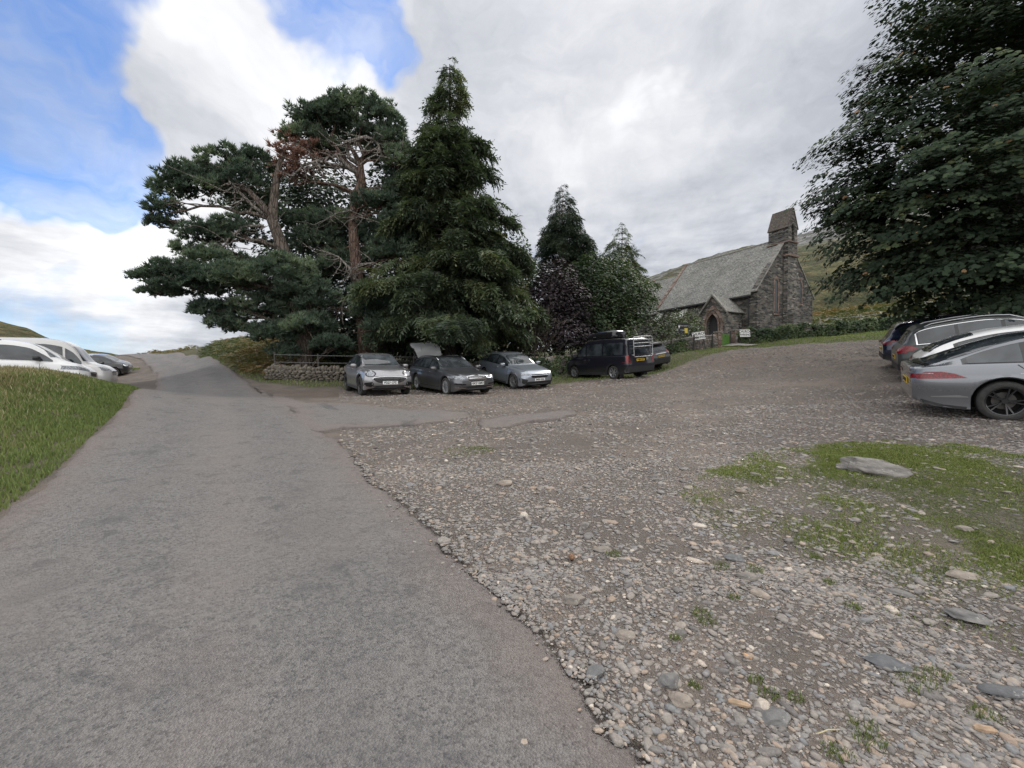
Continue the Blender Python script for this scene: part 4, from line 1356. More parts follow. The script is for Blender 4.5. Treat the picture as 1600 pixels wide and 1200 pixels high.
# small stone path at the gate
P0 = np.array([16.9, 32.8]); q = [P0 + (-.5, -.1), P0 + (.35, .2), P0 + (1.7, -1.3), P0 + (.6, -1.6)]
gxp = np.linspace(0, 1, 8); mb = MB(); vv = []
for a in gxp:
    for b in gxp:
        pp = (q[0] * (1 - a) + q[1] * a) * (1 - b) + (q[3] * (1 - a) + q[2] * a) * b
        vv.append((pp[0], pp[1], hg(*pp) + .10))
mb.add(vv, [(i * 8 + j, (i + 1) * 8 + j, (i + 1) * 8 + j + 1, i * 8 + j + 1) for i in range(7) for j in range(7)])
mb.build('path', M_COPE, kind='structure', label='pale stone path at the foot of the green gate')
# ------------------------------------------------------------------ foliage
def mk_leaf(name, stops, trans=.25, rough=.55, spec=.35):
    m, N = material(name)
    r = N.n('ShaderNodeAttribute', attribute_name='rnd').outputs['Fac']
    col = N.ramp(r, stops)
    b = N.n('ShaderNodeBsdfPrincipled', {'Base Color': col, 'Roughness': rough, 'Specular IOR Level': spec})
    t = N.n('ShaderNodeBsdfTranslucent', {'Color': N.mix(1.0, col, (1.0, 1.1, .6), 'MULTIPLY')})
    mx = N.n('ShaderNodeMixShader', {0: trans, 1: b.outputs[0], 2: t.outputs[0]})
    N.n('ShaderNodeOutputMaterial', {0: mx.outputs[0]})
    return m


LM = dict(
    pine=mk_leaf('pine_needles', [(0, (.050, .075, .058)), (.5, (.088, .125, .092)), (1, (.20, .25, .16))], .3),
    dead=mk_leaf('dead_brown_needles', [(0, (.15, .075, .06)), (.6, (.25, .14, .11)), (1, (.32, .19, .14))], .15),
    cypress=mk_leaf('cypress_sprays', [(0, (.042, .058, .040)), (.5, (.075, .10, .060)), (.85, (.12, .145, .075)), (1, (.18, .18, .08))], .28),
    dark=mk_leaf('dark_evergreen', [(0, (.022, .034, .028)), (.6, (.045, .065, .045)), (1, (.075, .10, .058))], .15),
    syc=mk_leaf('sycamore_leaves', [(0, (.020, .032, .022)), (.5, (.040, .060, .036)), (.93, (.075, .10, .052)), (.985, (.13, .14, .06)), (1, (.24, .15, .08))], .2, .75, .12),
    purple=mk_leaf('purple_beech_leaves', [(0, (.024, .018, .024)), (.6, (.045, .032, .040)), (1, (.085, .062, .066))], .15),
    green=mk_leaf('broad_green_leaves', [(0, (.028, .048, .027)), (.5, (.054, .082, .041)), (1, (.105, .14, .06))], .3),
    olive=mk_leaf('olive_shrub_leaves', [(0, (.05, .065, .03)), (.5, (.10, .115, .045)), (1, (.20, .19, .07))], .3),
    bracken=mk_leaf('bracken_fronds', [(0, (.05, .065, .022)), (.40, (.085, .10, .035)), (.7, (.16, .125, .05)), (1, (.24, .15, .075))], .25),
    ivy=mk_leaf('ivy_leaves', [(0, (.03, .05, .026)), (.6, (.065, .095, .04)), (1, (.12, .155, .06))], .2),
)


def mk_bark(name, a, b, sc=6.0):
    m, N = material(name)
    o = N.n('ShaderNodeTexCoord').outputs['Object']
    s = N.scale(o, (sc, sc, sc * .25))
    n = N.noise(s, 1.0, 6, .7, .6); v = N.voro(s, 1.2, feature='DISTANCE_TO_EDGE')
    col = N.mix(N.rng(n, .3, .7), a, b)
    col = N.mix(N.rng(v, .12, .02, 0, .7), col, tuple(k * .4 for k in a))
    finish(N, col, .92, N.math('ADD', n, N.rng(v, 0, .2)), .9, .04, .2)
    return m


M_BARK = mk_bark('grey_brown_bark', (.085, .068, .058), (.20, .165, .14))
M_BARKR = mk_bark('orange_pine_bark', (.085, .06, .05), (.20, .135, .105))
M_BARKD = mk_bark('dark_bark', (.035, .030, .027), (.08, .07, .062))
M_TWIG = mk_bark('dead_grey_twigs', (.16, .14, .125), (.32, .29, .26))


def tmpl_tuft(n=11, w=.11):
    """bundle of stiff needles, pointing mainly up +z"""
    r = np.random.RandomState(3); V, Fc = [], []
    for i in range(n):
        a = 2 * math.pi * i / n + r.rand() * .4; t = (.25 + 1.15 * r.rand())
        d = np.array([math.sin(t) * math.cos(a), math.sin(t) * math.sin(a), math.cos(t)])
        s = np.cross(d, r.randn(3)); s /= np.linalg.norm(s)
        L = .75 + .4 * r.rand()
        V += [d * .05 - s * w, d * .05 + s * w, d * L]
        Fc.append((3 * i, 3 * i + 1, 3 * i + 2))
    return np.array(V), np.array(Fc)


def tmpl_spray(n=9):
    """flat drooping spray: leaflets along a curve going out (+x) and down"""
    r = np.random.RandomState(4); V, Fc = [], []
    for i in range(n):
        t = i / (n - 1)
        c = np.array([t * .9, 0, -.55 * t * t])
        sd = (-1) ** i
        L = .38 * (1.15 - t * .7)
        tip = c + np.array([.22, sd * L, -.14 + .1 * r.randn()])
        a = c + np.array([-.05, 0, 0]); b = c + np.array([.13, sd * .02, -.02])
        V += [a, b, tip]; Fc.append((3 * i, 3 * i + 1, 3 * i + 2))
    return np.array(V), np.array(Fc)


def tmpl_leaf5():
    """lobed leaf, one polygon, slightly folded"""
    V = np.array([(0, -.5, 0), (.30, -.42, -.03), (.55, -.05, -.08), (.28, .02, 0), (.34, .38, -.06), (0, .60, -.04), (-.34, .38, -.06), (-.28, .02, 0), (-.55, -.05, -.08), (-.30, -.42, -.03)])
    return V, np.array([tuple(range(10))])


def tmpl_quad():
    return np.array([(0, -.5, 0), (.32, 0, .05), (0, .55, -.03), (-.32, 0, .05)]), np.array([(0, 1, 2, 3)])


TUFT, SPRAY, LEAF5, QUAD = tmpl_tuft(), tmpl_spray(), tmpl_leaf5(), tmpl_quad()


def shell(center, r, n, zmin=-.35, thick=.35, seed=0, bump=.25):
    """points over an ellipsoid's shell, with outward normals; noise makes the outline uneven"""
    v = rs.randn(n * 2, 3); v /= np.linalg.norm(v, axis=1)[:, None]
    v = v[v[:, 2] > zmin][:n]
    k = 1 - thick * rs.rand(len(v)) ** 1.8
    nb = fbm(v[:, 0] * 2.2 + center[0], v[:, 1] * 2.2 + center[1], v[:, 2] * 2.2 + center[2], seed=seed)
    k = k * (1 + (nb - .5) * 2 * bump)
    p = np.array(center) + v * np.array(r) * k[:, None]
    nrm = v / np.array(r)
    return p, nrm / np.linalg.norm(nrm, axis=1)[:, None], k


class Crown:
    def __init__(self): self.V, self.F, self.r, self.n = [], [], [], 0
    def add(self, tmpl, pos, nrm, size, tone, R=None, jit=.0):
        if len(pos) == 0: return
        if R is None: R = frames_from(nrm)
        V, Fc, own = stamp(tmpl[0], tmpl[1], np.asarray(pos), R, np.asarray(size, float) if not np.isscalar(size) else np.full(len(pos), size), jit)
        self.V.append(V); self.F.append(Fc + self.n); self.n += len(V)
        self.r.append(np.clip(np.asarray(tone), 0, 1)[own])
    def build(self, name, mat, parent, origin, smooth=False, **kw):
        if not self.V: return None
        V = np.concatenate(self.V) - np.array(origin)
        ks = {}
        for f in self.F: ks.setdefault(f.shape[1], []).append(f)
        me = mesh_from(name, V, [np.concatenate(v) for v in ks.values()], mat, smooth, {'rnd': np.concatenate(self.r)})
        return link(name, me, parent, **kw)


def tone_of(pos, lo=.1, hi=.9, sc=.8, seed=3):
    n = len(pos)
    f = fbm(pos[:, 0] * sc, pos[:, 1] * sc, pos[:, 2] * sc, seed=seed, octv=3)
    return lo + (hi - lo) * np.clip((f - .5) * 2.2 + .5 + .30 * (rs.rand(n) - .5), 0, 1)


def limb_path(a, b, sag=.15, wob=.12, n=7):
    a, b = np.array(a, float), np.array(b, float); L = np.linalg.norm(b - a)
    pts = []
    off = rs.randn(3) * wob * L
    for i in range(n):
        t = i / (n - 1)
        p = a * (1 - t) + b * t + off * math.sin(math.pi * t) * .5 + np.array([0, 0, sag * L * math.sin(math.pi * t)])
        p += rs.randn(3) * .02 * L * (0 < i < n - 1)
        pts.append(p)
    return pts


def pt_on(trunk, t):
    t = max(0, min(1, t)) * (len(trunk) - 1); i = min(int(t), len(trunk) - 2); f = t - i
    return np.array(trunk[i]) * (1 - f) + np.array(trunk[i + 1]) * f


# ------------------------------------------------------------------ Scots pines
def pine(name, label, base, trunk_px, radii, pads, dead_pads=(), twigs=(), dens=88, forks=(), bark=M_BARK, tsize=.25):
    """trunk_px: (px, py, depth) points; pads: (px, py, depth, rx px, ry px)"""
    tr = [at(*q) for q in trunk_px]
    tr[0][2] = hg(tr[0][0], tr[0][1]) - .2
    org = (tr[0][0], tr[0][1], tr[0][2] + .2)
    root = thing(name, label, 'tree', org)
    def mv(pts): return [np.array(p) - np.array(org) for p in pts]
    m = MB(); m.tube(mv(tr), radii, 12)
    for (pts, rr) in forks:
        m.tube(mv([at(*q) for q in pts]), rr, 9)
    lm = m; cr = Crown(); dc = Crown(); tw = MB()
    zs = np.array([p[2] for p in tr])
    allpads = [(p, False) for p in pads] + [(p, True) for p in dead_pads]
    for (px, py, d, rx, ry), dead in allpads:
        c = at(px, py, d); r = np.array([rx / F * d, rx / F * d * .9, ry / F * d])
        # limb from the trunk, a little below the pad
        zt = c[2] - r[2] * .3 - .06 * np.hypot(*(c[:2] - tr[0][:2]))
        k = np.argmin(np.abs(zs - zt)); start = tr[min(k, len(tr) - 1)].copy()
        cand = [tr] + [[at(*q) for q in f[0]] for f in forks]
        best = min(((np.linalg.norm(q - c) + 2 * max(0, q[2] - c[2]), i, j) for i, P in enumerate(cand) for j, q in enumerate(P) if q[2] < c[2] + .2 or j == 1), default=None)
        if best: start = cand[best[1]][best[2]]
        end = c - np.array([0, 0, r[2] * .35])
        path = limb_path(start, end, .10, .10)
        L = np.linalg.norm(end - start)
        lm.tube(mv(path), list(np.linspace(.035 + .016 * L, .03, len(path))), 7)
        for _ in range(5):
            e = c + rs.randn(3) * r * .5
            q = limb_path(pt_on(path, .5 + .45 * rs.rand()), e, .08, .15, 5)
            lm.tube(mv(q), list(np.linspace(.035, .010, 5)), 5)
        area = r[0] * r[1] * 3.1 + 2 * r[0] * r[2] * 1.5
        n = int(dens * area * (.55 if dead else 1))
        p, nr, kk = shell(c, r, n, -.45, .55, bump=.55)
        # break the pad up into bunches
        f = fbm(p[:, 0] * 1.5, p[:, 1] * 1.5, p[:, 2] * 1.9, seed=7, octv=3)
        keep = f > (.40 if not dead else .44)
        p, nr = p[keep], nr[keep]
        up = nr * .55 + np.array([0, 0, .9]); up += rs.randn(*up.shape) * .30
        (dc if dead else cr).add(TUFT, p, up, tsize * (.7 + .6 * rs.rand(len(p))), tone_of(p, .05, .95, 1.0), jit=.12)
    for pts, r0 in twigs:
        P = [at(*q) for q in pts]
        tw.tube(mv(P), list(np.linspace(r0, r0 * .35, len(P))), 6)
        for _ in range(len(P) * 5):
            s = pt_on(P, .3 + .7 * rs.rand()); e = s + rs.randn(3) * np.array([.9, .7, .55]) + np.array([0, 0, -.15])
            q = limb_path(s, e, -.05, .25, 5); tw.tube(mv(q), list(np.linspace(r0 * .4, .008, 5)), 4)
    lm.build('trunk', bark, root, smooth=True)
    cr.build('crown', LM['pine'], root, org)
    dc.build('dead_foliage', LM['dead'], root, org)
    if tw.v: tw.build('dead_branch', M_TWIG, root, smooth=True)
    return root


pine('pine_tree', 'broad Scots pine leaning left over the lane, outermost of the group', None,
     [(480, 577, 21.2), (474, 520, 21.2), (462, 470, 21.2), (455, 425, 21.2), (445, 390, 21.1), (428, 345, 21.0), (433, 300, 21), (441, 262, 21), (450, 235, 21)],
     [.42, .36, .33, .32, .29, .25, .19, .14, .08],
     [(352, 258, 20.6, 34, 22), (300, 282, 20.5, 36, 24), (262, 330, 20.2, 26, 19), (332, 300, 20.8, 44, 24), (385, 290, 21, 42, 30), (408, 262, 21.4, 30, 22), (270, 300, 20.6, 26, 16),
      (255, 352, 20.3, 20, 9), (330, 372, 20.6, 40, 17), (300, 392, 20.2, 24, 12), (372, 362, 21, 32, 20), (410, 330, 22.2, 34, 28), (345, 408, 20.5, 44, 15),
      (246, 436, 19.8, 32, 12), (290, 428, 19.8, 44, 18), (345, 440, 20, 52, 22), (250, 458, 19.9, 26, 8), (400, 438, 20, 52, 26), (448, 425, 20.1, 40, 26), (300, 452, 20, 44, 12), (465, 455, 20.2, 36, 24),
      (330, 486, 20.4, 30, 16), (352, 508, 20.6, 32, 14), (372, 488, 20.8, 34, 20), (412, 480, 20.8, 38, 26), (390, 515, 21, 30, 12), (430, 524, 20.4, 36, 20), (486, 512, 20.2, 40, 22), (500, 470, 20.4, 34, 28),
      (445, 552, 20.4, 26, 16), (520, 538, 20, 30, 13), (470, 490, 22, 46, 40)],
     twigs=[([(428, 345, 21), (400, 325, 20.6), (375, 300, 20.3), (362, 285, 20)], .12), ([(415, 355, 21), (385, 355, 20.4), (360, 375, 20.2), (348, 395, 20)], .08)],
     forks=[([(428, 345, 21), (412, 322, 20.7), (392, 300, 20.5), (372, 292, 20.3)], [.2, .17, .13, .08])])
pine('pine_tree', 'tall Scots pine with twisted orange limbs and a brown dead patch, behind the silver crossover', None,
     [(573, 577, 22), (570, 520, 22), (565, 470, 22), (560, 430, 22), (556, 390, 22), (553, 345, 22), (560, 305, 22), (568, 288, 22), (566, 262, 22), (555, 240, 22), (543, 226, 22)],
     [.40, .35, .33, .31, .28, .24, .22, .21, .16, .11, .06],
     [(500, 196, 22, 38, 22), (530, 180, 22, 32, 20), (565, 182, 22.3, 42, 24), (600, 196, 22, 34, 26), (615, 222, 21.8, 24, 22), (480, 222, 22, 34, 18), (530, 208, 22.8, 46, 16), (590, 222, 22.8, 36, 14),
      (515, 240, 22.8, 30, 14), (632, 258, 22, 30, 26), (610, 250, 23, 36, 20), (640, 300, 22.4, 36, 30), (600, 320, 22, 34, 14), (575, 316, 21.4, 26, 12), (640, 345, 22, 42, 22), (500, 248, 22.6, 16, 8),
      (530, 350, 22.6, 38, 20), (480, 350, 23, 30, 20), (500, 380, 23, 40, 26), (600, 372, 22.8, 40, 26), (618, 400, 22.6, 46, 26), (540, 415, 23.2, 40, 26),
      (570, 490, 20.8, 30, 16), (600, 474, 20.6, 42, 20), (640, 470, 20.8, 40, 22), (620, 510, 20.6, 46, 20), (660, 500, 21, 34, 20), (600, 530, 21, 30, 12), (650, 525, 21, 26, 10), (580, 455, 21.6, 30, 14)],
     [(452, 215, 21.5, 14, 9), (462, 245, 21.4, 28, 24), (448, 262, 21.3, 22, 20), (480, 262, 21.4, 26, 22), (460, 282, 21.3, 24, 12), (492, 240, 21.6, 18, 12)],
     twigs=[([(566, 262, 22), (548, 250, 21.7), (545, 226, 21.5), (575, 218, 21.5), (592, 226, 21.5), (600, 250, 21.4)], .13),
            ([(560, 270, 22), (540, 262, 21.6), (522, 262, 21.4), (500, 255, 21.2), (478, 262, 21), (455, 285, 20.8)], .12),
            ([(566, 275, 22), (550, 268, 21.8), (530, 245, 21.6), (515, 250, 21.4)], .14),
            ([(556, 330, 21.8), (530, 335, 21.4), (515, 345, 21.2)], .05),
            ([(553, 345, 21.7), (560, 340, 21.4), (590, 348, 21.3)], .06),
            ([(558, 430, 21.7), (552, 440, 21.2), (548, 420, 21), (530, 402, 20.9), (515, 398, 20.8)], .09),
            ([(558, 462, 21.7), (540, 470, 21.3), (527, 488, 21.1)], .07),
            ([(560, 415, 21.7), (585, 412, 21.3), (604, 418, 21.1)], .08)],
     forks=[([(568, 288, 22), (558, 268, 22), (545, 258, 22), (536, 245, 22), (520, 222, 22)], [.2, .16, .13, .1, .06]),
            ([(566, 262, 22), (572, 245, 22), (562, 225, 22), (568, 205, 22)], [.15, .12, .09, .05])], bark=M_BARKR)


# ------------------------------------------------------------------ conifers
def conifer(name, label, base, h, rad, dens, mat, tmpl=SPRAY, size=.55, trunk_r=.3, bare=0.12, prof=None, tone=(.05, .9), lean=(0, 0), bark=M_BARKD, core=True, whorl=.55, ragged=.22, cat='tree', hole=.38):
    x, y = base; z0 = hg(x, y)
    org = np.array([x, y, z0])
    root = thing(name, label, cat, tuple(org))
    top = np.array([lean[0], lean[1], h])
    m = MB(); k = 10
    m.tube([top * (i / k) + np.array([0, 0, -.2 if i == 0 else 0]) for i in np.linspace(0, .965, k + 1) * k], [trunk_r * (1 - .93 * i / k) for i in range(k + 1)], 8)
    cr = Crown(); lm = m
    prof = prof or (lambda t: (1 - t) ** .8)
    t = bare
    P, Nn, S, Tn = [], [], [], []
    while t < .985:
        rr = rad * prof(t)
        nb = max(4, int(5 + rr * 1.6))
        ph = rs.rand() * 6.28
        for i in range(nb):
            a = ph + 6.283 * i / nb + rs.randn() * .25
            L = rr * (1 - ragged + 2 * ragged * rs.rand()) * (1 if rs.rand() > .06 else 1.2)
            if L < .12: L = .12
            dirv = np.array([math.cos(a), math.sin(a), 0])
            s = top * t
            up0 = .18 * (t - .2)
            nn = max(2, int(dens * L * (1 + .35 * L)))
            uu = np.sqrt(.04 + .96 * rs.rand(nn))
            wd = .30 * L * (1.15 - uu) + .12
            perp = np.array([-dirv[1], dirv[0], 0])
            pp = s + dirv * (L * uu)[:, None] + perp * (rs.randn(nn) * wd * .75)[:, None]
            pp[:, 2] += L * (up0 * uu + .10 * uu - .28 * uu ** 2.2) + rs.randn(nn) * .10 - rs.rand(nn) * .25 * min(1, L)
            dd = dirv[None] + perp[None] * (rs.randn(nn) * .5)[:, None]
            P.append(pp); Nn.append(dd); S.append(size * (.6 + .7 * rs.rand(nn)) * (.38 + .62 * min(1, L / 1.6))); 
            lm.tube([s, s + dirv * L * .5 + (0, 0, L * (up0 * .5)), s + dirv * L * .92 + (0, 0, L * (up0 + .1 - .24))], [.02 + .018 * L, .012 + .01 * L, .008], 4)
        t += whorl / h * (.7 + .6 * rs.rand()) 
    P = np.concatenate(P) + org; D = np.concatenate(Nn); S = np.concatenate(S)
    kk = fbm(P[:, 0] * 1.1, P[:, 1] * 1.1, P[:, 2] * 1.3, seed=55, octv=4) > hole
    P, D, S = P[kk], D[kk], S[kk]
    D[:, 2] = -.35 + rs.randn(len(D)) * .30
    D /= np.linalg.norm(D, axis=1)[:, None]
    up = np.tile([0, 0, 1.], (len(D), 1)) + rs.randn(len(D), 3) * .35
    v = np.cross(up, D); v /= np.linalg.norm(v, axis=1)[:, None]; w = np.cross(D, v)
    R = np.stack([D, v, w], -1)
    cr.add(tmpl, P, None, S, tone_of(P, *tone, 1.1), R=R, jit=.12)
    lm.build('trunk', bark, root, smooth=True)
    cr.build('crown', mat, root, org)
    return root


conifer('cypress_tree', 'tallest tree, a pointed dark cypress in the middle of the group', (-3.35, 22.8), 17.2, 3.35, 40, LM['cypress'], size=.62, trunk_r=.40, bare=.13,
        prof=lambda t: min(1.0, 1.30 * (1 - t) ** .95 + .01) * (1 if t > .16 else .8), whorl=.46, ragged=.58, hole=.47)
conifer('spruce_tree', 'slim dark conifer with pale bare stems standing above the purple beech', (3.95, 32.5), 13.7, 2.0, 26, LM['dark'], size=.5, trunk_r=.2, bare=.60,
        prof=lambda t: (1 - t) ** .75 * 1.9, bark=M_TWIG, whorl=.35, tone=(.2, 1))
conifer('spruce_tree', 'dark conifer right behind the slim pale stemmed one', (5.8, 35.5), 11.4, 3.2, 16, LM['dark'], size=.6, bare=.3, prof=lambda t: (1 - t) ** .7 * 1.2)
conifer('larch_tree', 'thin ragged conifer with open branches nearest the church', (10.9, 41.5), 12.7, 3.0, 11, LM['cypress'], size=.55, trunk_r=.2, bare=.40,
        prof=lambda t: (1 - t) ** .9 * 1.6, whorl=.55, ragged=.4)
conifer('spruce_tree', 'low dark conifer with drooping tip between the larch and the slim conifer', (8.3, 38), 9.2, 2.6, 14, LM['dark'], size=.6, bare=.3, prof=lambda t: (1 - t) ** .6)


# ------------------------------------------------------------------ leafy crowns
def leafy(name, label, lumps, base, mat, tmpl=QUAD, size=.22, dens=60, trunk_r=.25, tone=(.05, .95), bark=M_BARKD, zmin=-.55, limbs=True, thick=.45, cat='tree', droop=.3, hole=.30, seed=0, bump=.3, flat=.6):
    """lumps: list of (center xyz, radii xyz)"""
    z0 = hg(*base); org = np.array([base[0], base[1], z0])
    root = thing(name, label, cat, tuple(org))
    cr = Crown(); lm = MB()
    for c, r in lumps:
        c = np.array(c, float); r = np.array(r, float)
        area = 4.19 * ((r[0] * r[1]) ** 1.6 / 3 + 2 * (r[0] * r[2]) ** 1.6 / 3) ** (1 / 1.6)
        p, nr, kk = shell(c, r, int(dens * area), zmin, thick, seed, bump)
        f = fbm(p[:, 0] * 1.3, p[:, 1] * 1.3, p[:, 2] * 1.6, seed=seed + 5, octv=3)
        k = f > hole
        p, nr = p[k], nr[k]
        nn = nr * flat + np.array([0, 0, .75]) + rs.randn(*p.shape) * droop
        cr.add(tmpl, p, nn, size * (.6 + .8 * rs.rand(len(p))), tone_of(p, *tone, .9, seed + 3), jit=.1)
        if limbs:
            st = np.array([0, 0, max(.4, (c[2] - z0) * .35)]) + rs.randn(3) * .05
            pa = limb_path(st, c - org, .05, .08, 6)
            lm.tube(pa, list(np.linspace(trunk_r * .45, .03, 6)), 6)
    top = max(c[2] for c, r in lumps) - z0
    m = lm; q = limb_path((0, 0, -.2), (rs.randn() * .2, rs.randn() * .2, top * .8), 0, .03, 7)
    m.tube(q, list(np.linspace(trunk_r, trunk_r * .3, 7)), 10)
    m.build('trunk', bark, root, smooth=True)
    cr.build('crown', mat, root, org)
    return root


def lp(*q):
    """pixel lumps (px, py, depth, rx, ry[, rdepth in m]) -> world lumps"""
    out = []
    for t in q:
        c = at(*t[:3]); rx = t[3] / F * t[2]; rz = t[4] / F * t[2]
        out.append((c, (rx, t[5] if len(t) > 5 else rx, rz)))
    return out


leafy('purple_beech', 'dark purple leaved tree behind the car park, left of the black van', lp((872, 440, 28, 34, 34), (850, 470, 28, 50, 44), (890, 480, 28, 40, 44), (868, 520, 27.5, 56, 44), (830, 530, 27.5, 44, 36), (835, 490, 28.5, 40, 44), (900, 530, 28, 34, 36)),
      at(868, 575, 28)[:2], LM['purple'], size=.19, dens=120, seed=3)
leafy('ash_tree', 'rounded mid green tree between the purple beech and the church', lp((925, 430, 30, 34, 34), (955, 425, 31, 34, 28), (980, 455, 31, 36, 36), (940, 470, 30, 44, 40), (905, 445, 30, 30, 40), (990, 495, 31, 36, 34), (950, 515, 29.5, 46, 34), (915, 510, 29, 34, 40), (1003, 470, 32, 26, 30)),
      at(948, 570, 30)[:2], LM['green'], size=.20, dens=115, seed=7)
leafy('oak_tree', 'small round green tree top right beside the cypress', lp((806, 395, 27, 26, 24), (790, 420, 27, 30, 30), (822, 425, 27.5, 22, 24), (800, 460, 27, 30, 34)), at(805, 572, 27)[:2], LM['green'], size=.19, dens=115, seed=9)
leafy('beech_tree', 'dark leafy tree filling the gap behind the purple beech', lp((845, 440, 33, 40, 36), (880, 430, 34, 40, 30), (830, 480, 33, 44, 50), (900, 470, 34, 50, 50), (860, 520, 33, 70, 44), (800, 480, 32, 40, 60), (940, 500, 34, 50, 50), (980, 480, 35, 40, 50)), at(870, 570, 33)[:2], LM['dark'], size=.28, dens=50, seed=29, hole=.25)
leafy('hazel_tree', 'thin yellow green leaved sapling right of the cypress', lp((815, 440, 25.5, 14, 26), (812, 470, 25.5, 18, 26), (822, 500, 25.5, 18, 26)), at(822, 575, 25.5)[:2], LM['olive'], size=.15, dens=42, seed=11, hole=.42, trunk_r=.1)
leafy('yew_tree', 'dark evergreen filling the space behind the broad pine', lp((480, 330, 27, 50, 50), (520, 330, 27.5, 60, 60), (560, 420, 26, 60, 80), (520, 510, 25.5, 60, 60), (500, 400, 27, 70, 60), (470, 470, 26.5, 50, 50), (530, 470, 27, 60, 60), (560, 540, 27, 60, 40), (490, 540, 26, 50, 36), (430, 400, 27, 30, 36), (450, 300, 27, 26, 24)),
      at(505, 572, 27)[:2], LM['dark'], size=.27, dens=75, seed=13, hole=.24)
leafy('yew_tree', 'dark evergreen filling the space behind the cypress and the orange limbed pine', lp((610, 330, 27, 60, 60), (640, 400, 27, 70, 60), (620, 480, 27, 70, 60), (700, 480, 27.5, 70, 70), (765, 500, 27, 54, 56), (680, 545, 26, 90, 34), (772, 420, 28, 40, 44), (760, 370, 28, 34, 44), (700, 400, 27, 70, 70), (650, 300, 27, 50, 50), (800, 545, 27, 40, 40)),
      at(650, 572, 27)[:2], LM['dark'], size=.27, dens=75, seed=17, hole=.24)
leafy('juniper_bush', 'rounded dark shrubs behind the black van', lp((800, 545, 25.5, 34, 26), (850, 560, 25.5, 34, 20), (905, 555, 27, 30, 24), (980, 535, 27.5, 26, 24), (740, 555, 25, 40, 22)), at(850, 580, 25.5)[:2], LM['ivy'], size=.15, dens=80, seed=19, cat='bush', trunk_r=.08)
leafy('churchyard_shrub', 'dense green shrub beside the notice board, in front of the chancel', lp((1035, 505, 31, 20, 20), (1045, 525, 30.5, 26, 20), (1020, 520, 30, 20, 24), (1010, 545, 29, 18, 18), (1062, 530, 31.5, 20, 18)), at(1040, 560, 30.5)[:2], LM['ivy'], size=.14, dens=100, seed=21, cat='bush', trunk_r=.08)
leafy('churchyard_shrub', 'dark laurel bush against the nave wall left of the porch', lp((1074, 497, 35, 20, 14), (1056, 498, 34.5, 18, 15), (1088, 508, 34.5, 12, 16), (1046, 506, 34, 18, 18), (1072, 515, 33.5, 26, 14)), at(1070, 530, 34.8)[:2], LM['ivy'], size=.14, dens=100, seed=23, cat='bush', trunk_r=.08)
leafy('holly_bush', 'small dark bush at the far right, under the sycamore', lp((1530, 470, 24, 50, 22), (1450, 482, 26, 40, 12), (1600, 470, 22, 50, 26)), at(1530, 505, 24)[:2], LM['dark'], size=.2, dens=60, seed=25, cat='bush', trunk_r=.08)

# leafless shrub in front of the purple tree
bs = at(830, 585, 25.0); bs[2] = hg(bs[0], bs[1])
br = thing('bare_shrub', 'tall leafless shrub with thin arching grey stems between the hatchback and the purple beech', 'shrub', tuple(bs))
m = MB()
for i in range(26):
    a = rs.rand() * 6.28; L = 2.2 + 3.0 * rs.rand(); sp = .35 + .9 * rs.rand()
    e = np.array([math.cos(a) * sp * L * .55, math.sin(a) * sp * L * .35, L * (1.1 - .3 * sp)])
    q = limb_path((0, 0, 0), e, .10, .12, 8); m.tube(q, list(np.linspace(.035, .010, 8)), 5)
    for _ in range(7):
        s = pt_on(q, .35 + .6 * rs.rand()); w = limb_path(s, s + rs.randn(3) * np.array([.5, .4, .35]) + (0, 0, .4), 0, .15, 5)
        m.tube(w, list(np.linspace(.014, .006, 5)), 4)
m.build('stems', mk_bark('shrub_bark', (.07, .058, .048), (.15, .13, .105)), br, smooth=True)

